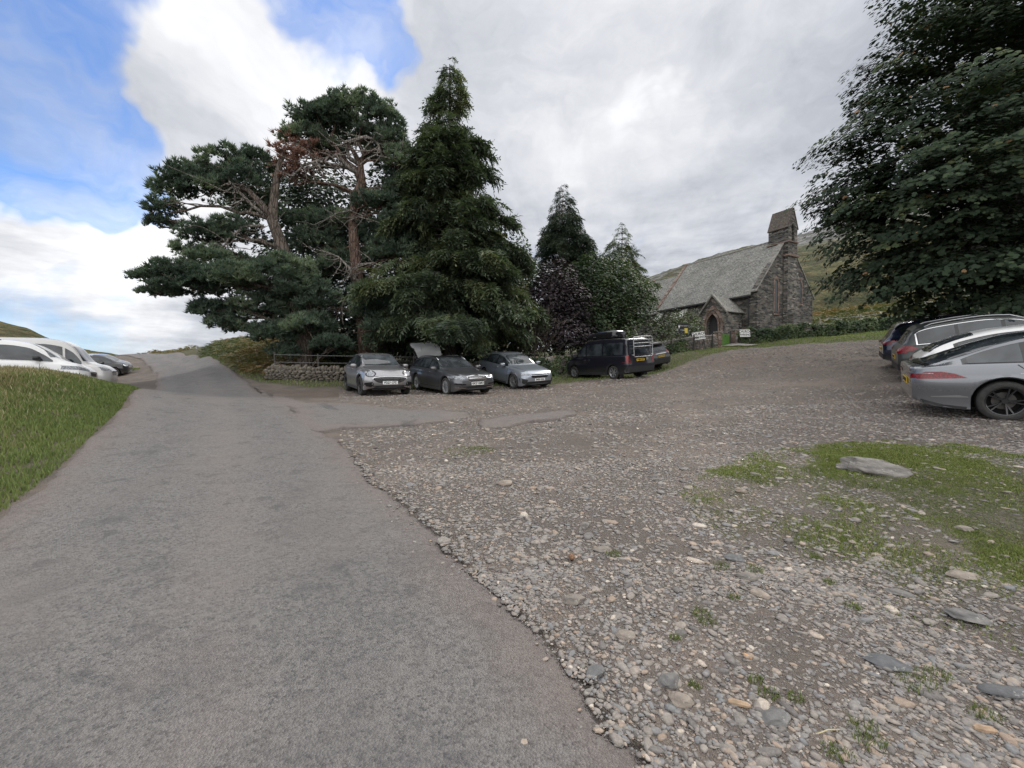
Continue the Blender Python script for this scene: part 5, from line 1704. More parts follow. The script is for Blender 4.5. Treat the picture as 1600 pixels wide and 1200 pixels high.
# ------------------------------------------------------------------ sycamore at the right
def sycamore():
    d0 = 15.5
    cx, cy = 19.5, 16.5
    z0 = h1(cx, cy)
    org = np.array([cx, cy, z0])
    root = thing('sycamore_tree', 'huge dark leafy sycamore overhanging the parked cars at the right edge', 'tree', tuple(org))
    m = MB(); q = limb_path((0, 0, -.3), (-.3, .2, 9.0), 0, .02, 8); m.tube(q, list(np.linspace(.62, .30, 8)), 14)
    cr = Crown(); lm = m
    # boughs: outline of the left side of the crown follows (px, py, depth) anchors
    tips = [(1405, 20, 15, 2.0), (1395, 90, 14.5, 1.7), (1370, 150, 14.5, 1.6), (1352, 165, 14, 1.0), (1340, 225, 14, 1.5), (1316, 262, 14, 1.25), (1300, 300, 14, 1.15), (1296, 330, 14.5, 1.1), (1342, 300, 13.6, 1.5),
            (1338, 370, 14, 1.5), (1350, 420, 14.5, 1.5), (1380, 450, 14.5, 1.4), (1420, 455, 14.5, 1.4), (1370, 340, 13, 1.8), (1400, 400, 13, 1.8), (1400, 300, 12.6, 1.9),
            (1390, 220, 13.2, 2.0), (1440, 120, 13.5, 2.2), (1450, 200, 12.6, 2.2), (1460, 60, 14, 2.3), (1440, 290, 12, 2.1), (1450, 370, 12.2, 2.0), (1470, 430, 12.8, 1.7),
            (1520, 130, 12.6, 2.4), (1520, 220, 12, 2.4), (1520, 310, 11.6, 2.3), (1520, 390, 12, 2.0), (1530, 440, 12.6, 1.6), (1540, 40, 13.5, 2.6), (1590, 100, 12.5, 2.6), (1600, 200, 11.8, 2.5),
            (1600, 290, 11.4, 2.4), (1600, 370, 11.8, 2.1), (1610, 435, 12.5, 1.7), (1680, 150, 12.5, 2.8), (1690, 260, 12, 2.6), (1690, 370, 12, 2.2), (1480, -30, 15, 2.6), (1600, -40, 14.5, 3), (1700, 40, 14, 3.0),
            (1560, 470, 15.5, 1.4), (1480, 460, 16, 1.5), (1420, -40, 16, 2.2), (1640, 465, 14.5, 1.4), (1322, 340, 15.5, 1.1), (1376, 400, 15.5, 1.5)]
    L = [(at(t[0] + (22 if t[1] > 240 else 30 if t[1] > 80 else 50), t[1], t[2]), t[3] * (.9 if t[1] < 200 else 1)) for t in tips]
    for _ in range(80):                                            # body of the crown, behind
        v = rs.randn(3); v /= np.linalg.norm(v)
        c = org + np.array([0, 0, 10.0]) + v * np.array([6.6, 6.6, 6.2]) * (.50 + .48 * rs.rand())
        if c[2] < z0 + 3.4: continue
        px = 800 + F * (c[0] - 1.8) / max(c[1], .5); lim = 1475
        if px < lim: continue
        L.append((c, 2.3))
    for c, r in L:
        zt = (c[2] - z0) * .55
        s = np.array([0, 0, min(8.5, max(2.6, zt))])
        pa = limb_path(s, c - org, .06, .06, 7); lm.tube(pa, list(np.linspace(.16, .03, 7)), 7)
        # layered, drooping fans of leaves: several plates per bough
        out = c - org - np.array([0, 0, 6.0]); out /= np.linalg.norm(out)
        npl = int(9 * r)
        for j in range(npl):
            v = rs.randn(3); v /= np.linalg.norm(v)
            if v[2] < -.6: v[2] *= -.5
            pc = c + v * r * np.array([1, 1, .85]) * (.55 + .5 * rs.rand())
            pr = .38 + .42 * rs.rand()
            n = int(215 * pr ** 1.3 * (1.1 if r < 1.7 else .95))
            aa = rs.rand(n) * 6.283; rr = pr * np.sqrt(rs.rand(n))
            ov = v * .6 + out * .6 + np.array([0, 0, -.15]); ov /= np.linalg.norm(ov)
            side = np.cross(ov, [0, 0, 1.]); side /= np.linalg.norm(side) + 1e-9
            a1, a2 = rr * np.cos(aa) * 1.35, rr * np.sin(aa)
            p = pc + ov * a1[:, None] + side * a2[:, None]
            p[:, 2] += -.38 * (rr / pr) ** 2 * pr + rs.randn(n) * .06
            nn = np.tile(ov * .55 + np.array([0, 0, .9]), (n, 1)) + ((a1 / pr) * .5)[:, None] * ov + rs.randn(n, 3) * .22
            tn = np.clip(.02 + .62 * rs.rand() ** 1.3 + .45 * rs.rand(n) ** 1.5, 0, .97)
            tn = np.where(rs.rand(n) < .006, 1.0, tn)
            cr.add(LEAF5, p, nn, .115 * (.6 + .8 * rs.rand(n)), tn, jit=.06)
    lm.build('trunk', M_BARKD, root, smooth=True)
    cr.build('crown', LM['syc'], root, org)


sycamore()

# ------------------------------------------------------------------ bracken, ivy, rough growth
def cover(name, label, mat, xy, hgt, size, tone, tmpl=SPRAY, cat='bracken'):
    x, y = xy; z = HG(x, y)
    cr = Crown(); n = len(x)
    p = np.stack([x, y, z + hgt * rs.rand(n) ** .6], 1)
    a = rs.rand(n) * 6.283; D = np.stack([np.cos(a), np.sin(a), .35 + rs.randn(n) * .35], 1); D /= np.linalg.norm(D, axis=1)[:, None]
    up = np.tile([0, 0, 1.], (n, 1)) + rs.randn(n, 3) * .25
    v = np.cross(up, D); v /= np.linalg.norm(v, axis=1)[:, None]; w = np.cross(D, v)
    cr.add(tmpl, p, None, size, tone, R=np.stack([D, v, w], -1), jit=.1)
    return cr.build(name, mat, None, (0, 0, 0), label=label, cat=cat, kind='stuff')


BANK = np.array([(-30, 40), (-24, 33), (-17.6, 25.6), (-14.8, 22.0), (-12.2, 19.6), (-11.4, 19.9), (-11, 22), (-9, 27), (-12, 34), (-20, 42), (-28, 47), (-33, 46)])
x, y = scatter_poly(BANK, 26000, .1)
sd = inside_sd(x, y, BANK)
cover('bracken_bank', 'brown and green bracken on the bank right of the lane', LM['bracken'], (x, y), .25 + .55 * fbm(x * .5, y * .5, seed=71) * np.clip(sd / 1.2, .2, 1), .30 + .25 * rs.rand(len(x)),
      np.clip(fbm(x * .35, y * .35, seed=73) * 1.8 - .55 + .3 * rs.rand(len(x)), 0, 1))
# bracken slope between the church and the sycamore
SL = np.array([(27, 37.4), (34, 39.6), (41, 42), (50, 44.6), (66, 60), (60, 74), (40, 70), (33, 56), (30.5, 46), (31.5, 43)])
x, y = scatter_poly(SL, 34000, 0)
cover('bracken_slope', 'yellow brown bracken on the slope right of the church', LM['bracken'], (x, y), .3 + .6 * fbm(x * .3, y * .3, seed=75), .5 + .4 * rs.rand(len(x)), np.clip(fbm(x * .2, y * .2, seed=77) * 2.0 - .5 + .3 * rs.rand(len(x)), 0, 1))


def along(P, n, side, h, label, name, mat=LM['ivy'], size=.15, w=.35, z0=0.0, cat='hedge'):
    P = resample(np.array(P, float), 300)
    t = rs.rand(n); i = (t * (len(P) - 2)).astype(int); p = P[i] + (P[i + 1] - P[i]) * rs.rand(n)[:, None]
    tg = P[i + 1] - P[i]; tg /= np.linalg.norm(tg, axis=1)[:, None]; nn = np.stack([tg[:, 1], -tg[:, 0]], 1)
    f = fbm(p[:, 0] * .9, p[:, 1] * .9, seed=81)
    z = h * rs.rand(n) ** .8 * (.55 + .9 * f) + z0
    off = (side + (rs.rand(n) - .5) * 2 * w * (1.15 - .6 * z / h))
    q = p + nn * off[:, None]
    pos = np.stack([q[:, 0], q[:, 1], HG(q[:, 0], q[:, 1]) + z], 1)
    keep = fbm(pos[:, 0] * 1.7, pos[:, 1] * 1.7, pos[:, 2] * 2.2, seed=83) > .40
    pos = pos[keep]
    nr = rs.randn(len(pos), 3) * .5 + np.array([0, -.5, .6])
    cr = Crown(); cr.add(QUAD, pos, nr, size * (.6 + .8 * rs.rand(len(pos))), tone_of(pos, .05, .9, 1.2))
    org = (*P[0], h1(*P[0]))
    o = cr.build(name, mat, None, org, label=label, cat=cat)
    o.location = org
    return o


along([(17.85, 33.0), (20.5, 33.8), (24, 35.0), (27.5, 35.8)], 15000, .15, 1.05, 'dark green hedge growing over the wall right of the gate', 'hedge', size=.13, w=.42)
along([(27.5, 35.8), (33, 38.0), (40, 40.4), (48, 42.8)], 15000, .15, 1.15, 'brambly hedge along the foot of the fell below the sycamore', 'hedge', size=.18, w=.6)
along([(-1.0, 22.0), (1.5, 22.8), (3.0, 25.3), (5.2, 28.2)], 8000, .12, .95, 'ivy and brambles over the wall behind the hatchback', 'bramble_hedge', size=.12, w=.4)
along([(8.2, 29.3), (10.6, 29.1), (12.6, 30.3)], 5000, .15, .7, 'low brambles on the wall left of the gate', 'bramble_hedge', size=.12, w=.35)
# scrub on the two crests
x, y = scatter_poly(np.array([(-64, 66), (-52, 60), (-43, 52), (-36, 47), (-40, 55), (-55, 68), (-66, 76)]), 5000)
cover('roadside_scrub', 'pale heather and scrub on the crest where the lane vanishes', LM['bracken'], (x, y), .5 * np.ones(len(x)), .7 * (.5 + rs.rand(len(x))), .3 + .7 * rs.rand(len(x)), cat='scrub')
# ------------------------------------------------------------------ cars
def pchip(xs, ys, x):
    xs = np.array(xs, float); ys = np.array(ys, float); x = np.clip(x, xs[0], xs[-1])
    h = np.diff(xs); d = np.diff(ys) / h
    m = np.zeros(len(xs)); m[0], m[-1] = d[0], d[-1]
    for i in range(1, len(xs) - 1):
        if d[i - 1] * d[i] <= 0: m[i] = 0
        else:
            w1, w2 = 2 * h[i] + h[i - 1], h[i] + 2 * h[i - 1]
            m[i] = (w1 + w2) / (w1 / d[i - 1] + w2 / d[i])
    i = np.clip(np.searchsorted(xs, x) - 1, 0, len(xs) - 2)
    t = (x - xs[i]) / h[i]
    return ((2 * t ** 3 - 3 * t ** 2 + 1) * ys[i] + (t ** 3 - 2 * t ** 2 + t) * h[i] * m[i] + (-2 * t ** 3 + 3 * t ** 2) * ys[i + 1] + (t ** 3 - t ** 2) * h[i] * m[i + 1])


def paint(name, col, metal=.55, rough=.32, dust=.25, coat=.85):
    m, N = material(name)
    o = N.n('ShaderNodeTexCoord').outputs['Object']
    z = N.n('ShaderNodeSeparateXYZ', {0: o}).outputs[2]
    dn = N.noise(o, 3.0, 5, .65)
    dm = N.math('MULTIPLY', N.rng(N.math('ADD', z, N.math('MULTIPLY', dn, .5)), .95, .35), dust)
    c = N.mix(dm, col, (.22, .19, .16))
    flake = N.noise(o, 900, 1, .5)
    c = N.mix(N.math('MULTIPLY', flake, .25), c, tuple(min(1, k * 1.5 + .02) for k in col))
    r = N.math('ADD', rough, N.math('MULTIPLY', dm, .5))
    finish(N, c, r, None, metal=metal, coat=coat, coat_r=.05, spec=.5)
    return m


def glass_mat(name, tint=(.012, .015, .018)):
    m, N = material(name)
    o = N.n('ShaderNodeTexCoord').outputs['Object']
    c = N.mix(N.rng(N.noise(o, 1.4, 3), .35, .65), tint, tuple(k * 3.2 + .01 for k in tint))
    finish(N, c, .035, None, spec=.75)
    return m


M_GLASS = glass_mat('tinted_car_glass'); M_SCREEN = glass_mat('windscreen_glass', (.03, .034, .038))
M_TYRE = plain('dusty_tyre_rubber', (.032, .031, .030), .85, nz=.35, bump=.2, nscale=20)
M_TRIM = plain('black_plastic_trim', (.022, .022, .024), .55, nz=.2)
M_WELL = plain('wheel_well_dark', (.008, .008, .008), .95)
M_GLOSSB = plain('gloss_black_trim', (.012, .012, .014), .12, spec=.6)
M_CHROME = plain('chrome', (.72, .73, .75), .14, metal=1.0)
M_ALLOY = plain('silver_alloy', (.50, .51, .53), .28, metal=.8)
M_ALLOYB = plain('black_alloy', (.020, .021, .024), .22, spec=.7)
M_BRAKE = plain('brake_disc', (.10, .095, .09), .6, metal=.6)
M_SEAM = plain('panel_gap', (.006, .006, .007), .9)
M_PLATEW = plain('white_plate', (.74, .75, .74), .4)
M_PLATEY = plain('yellow_plate', (.70, .47, .03), .4)


def lamp_mat(name, a, b, sc=26):
    m, N = material(name)
    o = N.n('ShaderNodeTexCoord').outputs['Object']
    v = N.voro(o, sc)
    finish(N, N.mix(N.rng(v, .1, .6), a, b), .2, None, spec=.45, coat=.4, coat_r=.05)
    return m


M_HEAD = lamp_mat('headlamp_lens', (.42, .44, .47), (.16, .17, .19))
M_TAIL = lamp_mat('tail_lamp_lens', (.30, .006, .010), (.12, .003, .006), 40)
M_GRILL = lamp_mat('honeycomb_grille', (.004, .004, .005), (.05, .05, .055), 22)


class Car:
    def __init__(s, name, label, cat, centre, heading, spec, group=None):
        s.sp = spec; s.L = spec['L']; s.W = spec['W'] / 2
        s.R = spec['R']; s.ax = spec['axles']
        hx, hy = heading; n = math.hypot(hx, hy); hx, hy = hx / n, hy / n
        px, py = -hy, hx
        # stand the wheels on the sloping ground
        def g(a, b): return hg(centre[0] + hx * a + px * b, centre[1] + hy * a + py * b)
        xf, xr = s.L / 2 - s.ax[0], s.L / 2 - s.ax[1]
        gf, gr = (g(xf, .75) + g(xf, -.75)) / 2, (g(xr, .75) + g(xr, -.75)) / 2
        gl, gR = (g(xf, .75) + g(xr, .75)) / 2, (g(xf, -.75) + g(xr, -.75)) / 2
        f = Vector((hx * (xf - xr), hy * (xf - xr), gf - gr)).normalized()
        l = Vector((px * 1.5, py * 1.5, gl - gR)).normalized()
        u = f.cross(l).normalized(); l = u.cross(f)
        z = gf + (gr - gf) * (xf / (xf - xr)) - .012
        s.root = link(name, None, None, label, cat, group)
        s.root.matrix_world = Matrix(((f.x, l.x, u.x, centre[0]), (f.y, l.y, u.y, centre[1]), (f.z, l.z, u.z, z), (0, 0, 0, 1)))
        s.body()
    # ---- body shell -------------------------------------------------
    def top(s, x): return pchip(*zip(*s.sp['top']), x)
    def belt(s, x): return pchip(*zip(*s.sp['belt']), x)
    def low(s, x): return pchip(*zip(*s.sp['low']), x)
    def wid(s, x): return s.W * pchip(*zip(*s.sp['plan']), x)
    def rfw(s, x): return s.W * pchip(*zip(*s.sp['roofw']), x)
    def body(s):
        sp = s.sp; L = s.L
        st = set(np.round(np.concatenate([np.linspace(0, L, 90), [.015, .04, .07, .11, .16], L - np.array([.015, .04, .07, .11, .16])]), 4))
        Ra = s.R * 1.13 + .02; zc = s.R
        for a in s.ax:
            for k in np.cos(np.linspace(0, math.pi, 25)): st.add(round(a + Ra * k, 4))
            st.add(round(a - Ra - .004, 4)); st.add(round(a + Ra + .004, 4))
        st = np.array(sorted(x for x in st if 0 <= x <= L))
        st = st[np.concatenate([[True], np.diff(st) > .0035])]
        zt, zb, zl, w, wr = s.top(st), s.belt(st), s.low(st), s.wid(st), s.rfw(st)
        zt = np.maximum(zt, zb + .012)
        zo = zl.copy()
        for a in s.ax:
            q = Ra ** 2 - (st - a) ** 2
            ins = q > 0
            zo[ins] = np.maximum(zo[ins], zc + np.sqrt(q[ins]))
        zo = np.minimum(zo, zb - .06)
        ring = []
        n = len(st)
        cr = sp.get('crease', .62)
        for i in range(n):
            g = zt[i] - zb[i]; W_, zB, zO, zL = w[i], zb[i], zo[i], zl[i]
            hgt = zB - zL
            P = [(0, zL), (max(.1, W_ - .34), zL), (max(.1, W_ - .33), max(zL, zO - .0)), (W_ * .965, zO), (W_ * .985, zO + .018)]
            for k in (.18, .34, .48, cr, cr + .05, .80, .90):
                z = max(zO + .02 + .004 * k, zL + hgt * k)
                bul = 1 - .055 * max(0, (.40 - k) / .40) ** 1.4 - (.045 * max(0, (k - cr) / (1 - cr)) ** 1.3) - (.012 if k > cr + .01 else 0)
                P.append((W_ * bul, z))
            P.append((W_ * .937, zB - .012)); P.append((W_ * .922, zB + .002))
            t = min(1, max(0, (g - .05) / .35)); t = t * t * (3 - 2 * t)
            wb = W_ * .905
            wrf = wr[i]
            drop = (.022 + .055 * t) if g > .05 else g * .55
            y1, z1 = wb, zB + min(.012, g * .2)
            y2, z2 = min(wrf, wb), zt[i] - min(drop + .02, g * .62)
            for k in (0, .25, .5, .75, 1.0):
                bow = .018 * math.sin(math.pi * k) * t
                P.append((y1 + (y2 - y1) * k + bow, z1 + (z2 - z1) * k))
            P.append((y2 * .955, zt[i] - min(drop * .55, g * .30)))
            P.append((y2 * .86, zt[i] - drop * .25)); P.append((y2 * .6, zt[i] - drop * .06)); P.append((y2 * .3, zt[i] - drop * .01)); P.append((0, zt[i]))
            ring.append(P)
        K = len(ring[0])
        V = []
        nose, tail = sp.get('nose', .10), sp.get('tail', .06)
        for i in range(n):
            for j in range(K):
                y, z = ring[i][j]
                x = st[i]
                # round the bow and the stern in side view
                e = max(0, 1 - x / .35); x = x + e * nose * (max(0, (z - sp.get('nz', .52)) / .35) ** 1.6 + max(0, (sp.get('nz', .52) - z - .15) / .3) ** 1.5)
                e = max(0, 1 - (L - st[i]) / .30); x = x - e * tail * (max(0, (z - .62) / .45) ** 1.3 * sp.get('tailtop', 1) + max(0, (.42 - z) / .25) ** 1.5)
                e = max(0, 1 - st[i] / .30); x += e * sp.get('bow', .10) * (y / s.W) ** 2
                V.append((L / 2 - x, y, z))
        half = len(V)
        Vn = V + [(a, -b, c) for a, b, c in V]
        F4, M = [], []
        for i in range(n - 1):
            for j in range(K - 1):
                a, b, c, d = i * K + j, i * K + j + 1, (i + 1) * K + j + 1, (i + 1) * K + j
                mi = 1 if j < 3 else 0
                F4.append((a, d, c, b)); M.append(mi)
                F4.append((a + half, b + half, c + half, d + half)); M.append(mi)
        mats = [s.sp['paint'], M_WELL]
        bm = MB(); bm.v = Vn; bm.f = F4; bm.m = M
        # end caps: strips joining the two halves
        for i, fl in ((0, False), (n - 1, True)):
            for j in range(K - 1):
                a, b = i * K + j, i * K + j + 1
                q = (a, b, b + half, a + half)
                bm.f.append(q[::-1] if fl else q); bm.m.append(0)
        me = bm.mesh('body', mats, True)
        import bmesh
        b2 = bmesh.new(); b2.from_mesh(me); bmesh.ops.remove_doubles(b2, verts=b2.verts, dist=.0006)
        bmesh.ops.recalc_face_normals(b2, faces=b2.faces); b2.to_mesh(me)
        s.bvh = BVHTree.FromBMesh(b2); b2.free()
        s.bodyo = link('body', me, s.root)
        me.set_sharp_from_angle(angle=math.radians(38))
    # ---- things laid on the shell -------------------------------------
    def panel(s, poly, way, off=.006, res=.05, rnd=0, side=1):
        """poly in (s or y, z) for 'side'/'front'/'rear', (s, y) for 'top' -> verts, faces following the shell"""
        P = [np.array(p, float) for p in poly]
        for _ in range(rnd):
            Q = []
            for i in range(len(P)):
                a, b = P[i], P[(i + 1) % len(P)]
                Q += [a * .78 + b * .22, a * .22 + b * .78]
            P = Q
        D = []
        for i in range(len(P)):
            a, b = P[i], P[(i + 1) % len(P)]; k = max(1, int(np.linalg.norm(b - a) / res))
            D += [a + (b - a) * t / k for t in range(k)]
        D = np.array(D); lo, hi = D.min(0), D.max(0)
        gx, gy = np.meshgrid(np.arange(lo[0] + res * .5, hi[0], res), np.arange(lo[1] + res * .5, hi[1], res))
        sd = inside_sd(gx.ravel(), gy.ravel(), D); kk = sd > res * .3
        pts = [Vector(p) for p in D] + [Vector(p) for p in np.stack([gx.ravel()[kk], gy.ravel()[kk]], 1)]
        r = delaunay_2d_cdt(pts, [(i, (i + 1) % len(D)) for i in range(len(D))], [], 1, 1e-5)
        V, ok = [], []
        for p in r[0]:
            if way == 'side': o, d = Vector((s.L / 2 - p[0], side * 3, p[1])), Vector((0, -side, 0))
            elif way == 'front': o, d = Vector((s.L, side * p[0], p[1])), Vector((-1, 0, 0))
            elif way == 'rear': o, d = Vector((-s.L, side * p[0], p[1])), Vector((1, 0, 0))
            elif way == 'top': o, d = Vector((s.L / 2 - p[0], side * p[1], 4)), Vector((0, 0, -1))
            elif way == 'fq':
                a = math.radians(40); dd = Vector((-math.cos(a), -side * math.sin(a), 0)); rt = Vector((-math.sin(a), side * math.cos(a), 0))
                o, d = Vector((s.L / 2, 0, p[1])) + rt * p[0] - dd * 3, dd
            elif way == 'rq':
                a = math.radians(40); dd = Vector((math.cos(a), -side * math.sin(a), 0)); rt = Vector((math.sin(a), side * math.cos(a), 0))
                o, d = Vector((-s.L / 2, 0, p[1])) + rt * p[0] - dd * 3, dd
            hit, nr, _, _ = s.bvh.ray_cast(o, d)
            if hit is None: V.append((0, 0, 0)); ok.append(False)
            else:
                if nr.dot(d) > 0: nr = -nr
                V.append(tuple(hit + nr * off)); ok.append(True)
        F3 = []
        for f in r[2]:
            if all(ok[i] for i in f):
                a, b, c = [Vector(V[i]) for i in f[:3]]
                q = tuple(f)
                dirn = d
                if (b - a).cross(c - a).dot(dirn) > 0: q = q[::-1]
                F3.append(q)
        return V, F3
    def put(s, name, polys, mat, parent=None, label=None, **kw):
        """each entry: (poly, way, side)"""
        m = MB()
        for poly, way, side in polys:
            V, Fc = s.panel(poly, way, side=side, **kw)
            if Fc: m.add(V, Fc)
        if not m.f: return None
        o = m.build(name, mat, parent or s.root, smooth=True)
        if label: o['label'] = label
        return o
    def strip(s, pts, w):
        """thin polygon along an open polyline"""
        P = [np.array(p, float) for p in pts]; a, b = [], []
        for i, p in enumerate(P):
            t = P[min(i + 1, len(P) - 1)] - P[max(i - 1, 0)]; t /= np.linalg.norm(t) + 1e-9
            n = np.array([-t[1], t[0]]) * w / 2; a.append(p + n); b.append(p - n)
        return a + b[::-1]
    def wheels(s, mat=M_ALLOY, spokes=5, width=.225, rimr=.68, double=True, twist=0.0, hubcap=None):
        R = s.R
        for ia, a in enumerate(s.ax):
            for sg in (1, -1):
                x = s.L / 2 - a; y = sg * (s.W * .975 - width / 2)
                m = MB(); rr = R * rimr
                hw = width / 2
                prof = [(-hw * .80, rr), (-hw * .98, rr * 1.06), (-hw, rr * 1.16), (-hw * .93, R * .93), (-hw * .78, R * .985), (-hw * .5, R), (0, R), (hw * .5, R), (hw * .78, R * .985), (hw * .93, R * .93), (hw, rr * 1.16), (hw * .98, rr * 1.06), (hw * .80, rr)]
                m.lathe(prof, 40); 
                t = m.build('wheel', M_TYRE, s.root, smooth=True); t.location = (x, y, R)
                if sg < 0: t.rotation_euler = (0, 0, math.pi)
                m = MB()
                m.lathe([(hw * .80, rr), (hw * .86, rr * .99), (hw * .80, rr * .94), (hw * .30, rr * .90), (-hw * .8, rr * .88)], 40)
                m.lathe([(hw * .55, .0001), (hw * .55, rr * .17), (hw * .42, rr * .22), (hw * .2, rr * .22)], 20)
                for k in range(spokes):
                    for db in ((-.5, .5) if double else (0,)):
                        an = 2 * math.pi * k / spokes + .3 * ia + twist
                        w0, w1 = (.030, .026) if double else (.055, .07)
                        def sp_(r, o, y): 
                            q = an + db * (.16 + .18 * (r / rr)) ; return (r * math.cos(q) - o * math.sin(q), y, r * math.sin(q) + o * math.cos(q))
                        v = []
                        for r, wd, y1, y2 in ((rr * .15, w0 * .6, hw * .52, hw * .30), (rr * .55, w0, hw * .60, hw * .36), (rr * .95, w1, hw * .78, hw * .45)):
                            v += [sp_(r, -wd / 2, y2), sp_(r, -wd / 2 * .7, y1), sp_(r, wd / 2 * .7, y1), sp_(r, wd / 2, y2)]
                        f = []
                        for q in (0, 4):
                            for e in range(3): f.append((q + e, q + e + 1, q + e + 5, q + e + 4))
                        m.add(v, f)
                rim = m.build('rim', mat, t); smooth_by_angle(rim, 40)
                m = MB(); m.lathe([(-hw * .1, .001), (-hw * .1, rr * .62), (-hw * .16, rr * .62)], 24)
                m.cur = 1; m.lathe([(-hw * .5, .001), (-hw * .5, rr * .9)], 24)
                m.build('brake_disc', [M_BRAKE, M_WELL], t)
    def plate(s, way, z, text, y=0, yellow=False, off=.012):
        sg = 1 if way == 'front' else -1
        o = Vector((sg * s.L, y, z)); hit, nr, _, _ = s.bvh.ray_cast(o, Vector((-sg, 0, 0)))
        x = hit.x + sg * off
        m = MB(); m.box(-.26, .26, -.006, .006, -.056, .056)
        p = m.build('number_plate', M_PLATEY if yellow else M_PLATEW, s.root)
        p.location = (x, y, z); p.rotation_euler = (0, 0, math.pi / 2 if way == 'front' else -math.pi / 2)
        if text: text_mesh('lettering', text, .098, M_INK, p, (0, -.0075, 0), (math.pi / 2, 0, 0), bold=.0035)
        return p
    def mirrors(s, x, z, mat, sz=1.0):
        for sg in (1, -1):
            m = MB()
            yy = s.wid(np.array([s.L / 2 - x]))[0] * .93
            prof = [(0, .35), (.04, .85), (.10, 1.0), (.16, .95), (.20, .6), (.215, .2)]
            ring = []
            for dx, r in [(0.09, .55), (.06, .9), (0, 1.0), (-.05, 1.0), (-.065, .9)]:
                k = 12
                for j in range(k):
                    a = 2 * math.pi * j / k; ca, sa = math.cos(a), math.sin(a)
                    sy = abs(ca) ** .6 * (1 if ca > 0 else -1); sz_ = abs(sa) ** .6 * (1 if sa > 0 else -1)
                    ring.append((dx * sz, sg * .11 * r * sy * sz, .075 * r * sz_ * sz))
            f = [(i * 12 + j, i * 12 + (j + 1) % 12, (i + 1) * 12 + (j + 1) % 12, (i + 1) * 12 + j) for i in range(4) for j in range(12)]
            f += [tuple(range(12))[::-1], tuple(range(48, 60))]
            if sg < 0: f = [q[::-1] for q in f]
            m.add(ring, f)
            o = m.build('door_mirror', mat, s.root); o.location = (x, sg * (yy + .13 * sz), z); smooth_by_angle(o, 50)
            m = MB(); m.tube([(0, -sg * .16 * sz, -.05), (0, -sg * .05, -.045)], .022, 6); m.build('mirror_arm', M_TRIM, o)
    def handles(s, spots, mat):
        for x, z in spots:
            for sg in (1, -1):
                o = Vector((s.L / 2 - x, sg * 3, z)); hit, nr, _, _ = s.bvh.ray_cast(o, Vector((0, -sg, 0)))
                m = MB(); m.tube([(-.10, 0, 0), (-.085, sg * .028, 0), (.085, sg * .028, 0), (.10, 0, 0)], .014, 6)
                h = m.build('door_handle', mat, s.root); h.location = hit


# side glass between the beltline and the roof, split at the pillars
def side_glass(c, x0, x1, pillars, drop=.115, rise=.045, front_kick=0, mat=None, frame=None, gap=.035, framew=.022):
    def band(a, b, ex=0.0):
        xs = np.linspace(a, b, 26)
        top = c.top(xs) - drop + ex; bot = c.belt(xs) + rise - ex
        k = top > bot + .015
        xs, top, bot = xs[k], top[k], bot[k]
        if len(xs) < 3: return None
        return [(x, z) for x, z in zip(xs, bot)] + [(x, z) for x, z in zip(xs[::-1], top[::-1])]
    if frame is not None:
        p = band(x0 - .03, x1 + .03, framew)
        c.put('window_surround', [(p, 'side', 1), (p, 'side', -1)], frame, off=.003)
        p = band(x0, x1, 0)
        c.put('pillar_trim', [(p, 'side', 1), (p, 'side', -1)], M_GLOSSB, off=.006)
    ed = [x0] + list(pillars) + [x1]
    for a, b in zip(ed[:-1], ed[1:]):
        p = band(a + gap, b - gap)
        if p:
            for sg in (1, -1): c.put('side_window', [(p, 'side', sg)], mat or M_GLASS, off=.009)


def screen(c, zc, zr, wc, wr, way='front', mat=None, name='windscreen', bow=.03):
    n = 8
    ys = np.linspace(-1, 1, n)
    P = [(y * wc, zc - bow * (1 - y * y) * 0 + .015 * y * y) for y in ys] + [(y * wr, zr + .012 * (1 - y * y)) for y in ys[::-1]]
    return c.put(name, [(P, way, 1)], mat or M_SCREEN, off=.005)


def door_lines(c, xs, sill, rear_arc=True, parent=None, top=.10):
    polys = []
    for x in xs:
        b = c.belt(np.array([x]))[0]
        P = [(x, b + .04), (x + .005, (b + sill) / 2), (x + .01, sill)]
        for sg in (1, -1): polys.append((c.strip(P, .011), 'side', sg))
    x0, x1 = xs[0], xs[-1]
    for sg in (1, -1): polys.append((c.strip([(x0, sill), ((x0 + x1) / 2, sill), (x1, sill)], .010), 'side', sg))
    c.put('door_gap', polys, M_SEAM, off=.004, res=.08)


def bonnet_line(c, x0, x1, w0, w1):
    for sg in (1, -1):
        c.put('bonnet_gap', [(c.strip([(x0, w0), ((x0 + x1) / 2, (w0 + w1) / 2 + .02), (x1, w1)], .010), 'top', sg)], M_SEAM, off=.004, res=.08)


def sills(c, h=.14, mat=None, arch=False, aw=.055):
    """dark lower cladding, and wheel arch lips"""
    polys = []
    a0, a1 = c.ax; Ra = c.R * 1.13 + .02
    zl = float(c.low(np.array([c.L / 2]))[0])
    polys = [([(a0 + Ra + .01, zl + .02), (a1 - Ra - .01, zl + .02), (a1 - Ra - .01, zl + h), (a0 + Ra + .01, zl + h)], 'side', s_) for s_ in (1, -1)]
    c.put('sill_cladding', polys, mat or M_TRIM, off=.008, res=.12)
    if arch:
        for a in c.ax:
            t = np.linspace(.02, math.pi - .02, 22)
            o = [(a - math.cos(q) * (Ra + aw), c.R + math.sin(q) * (Ra + aw)) for q in t]
            i_ = [(a - math.cos(q) * (Ra + .006), c.R + math.sin(q) * (Ra + .006)) for q in t]
            for s_ in (1, -1): c.put('arch_trim', [(o + i_[::-1], 'side', s_)], mat or M_TRIM, off=.012, res=.06)


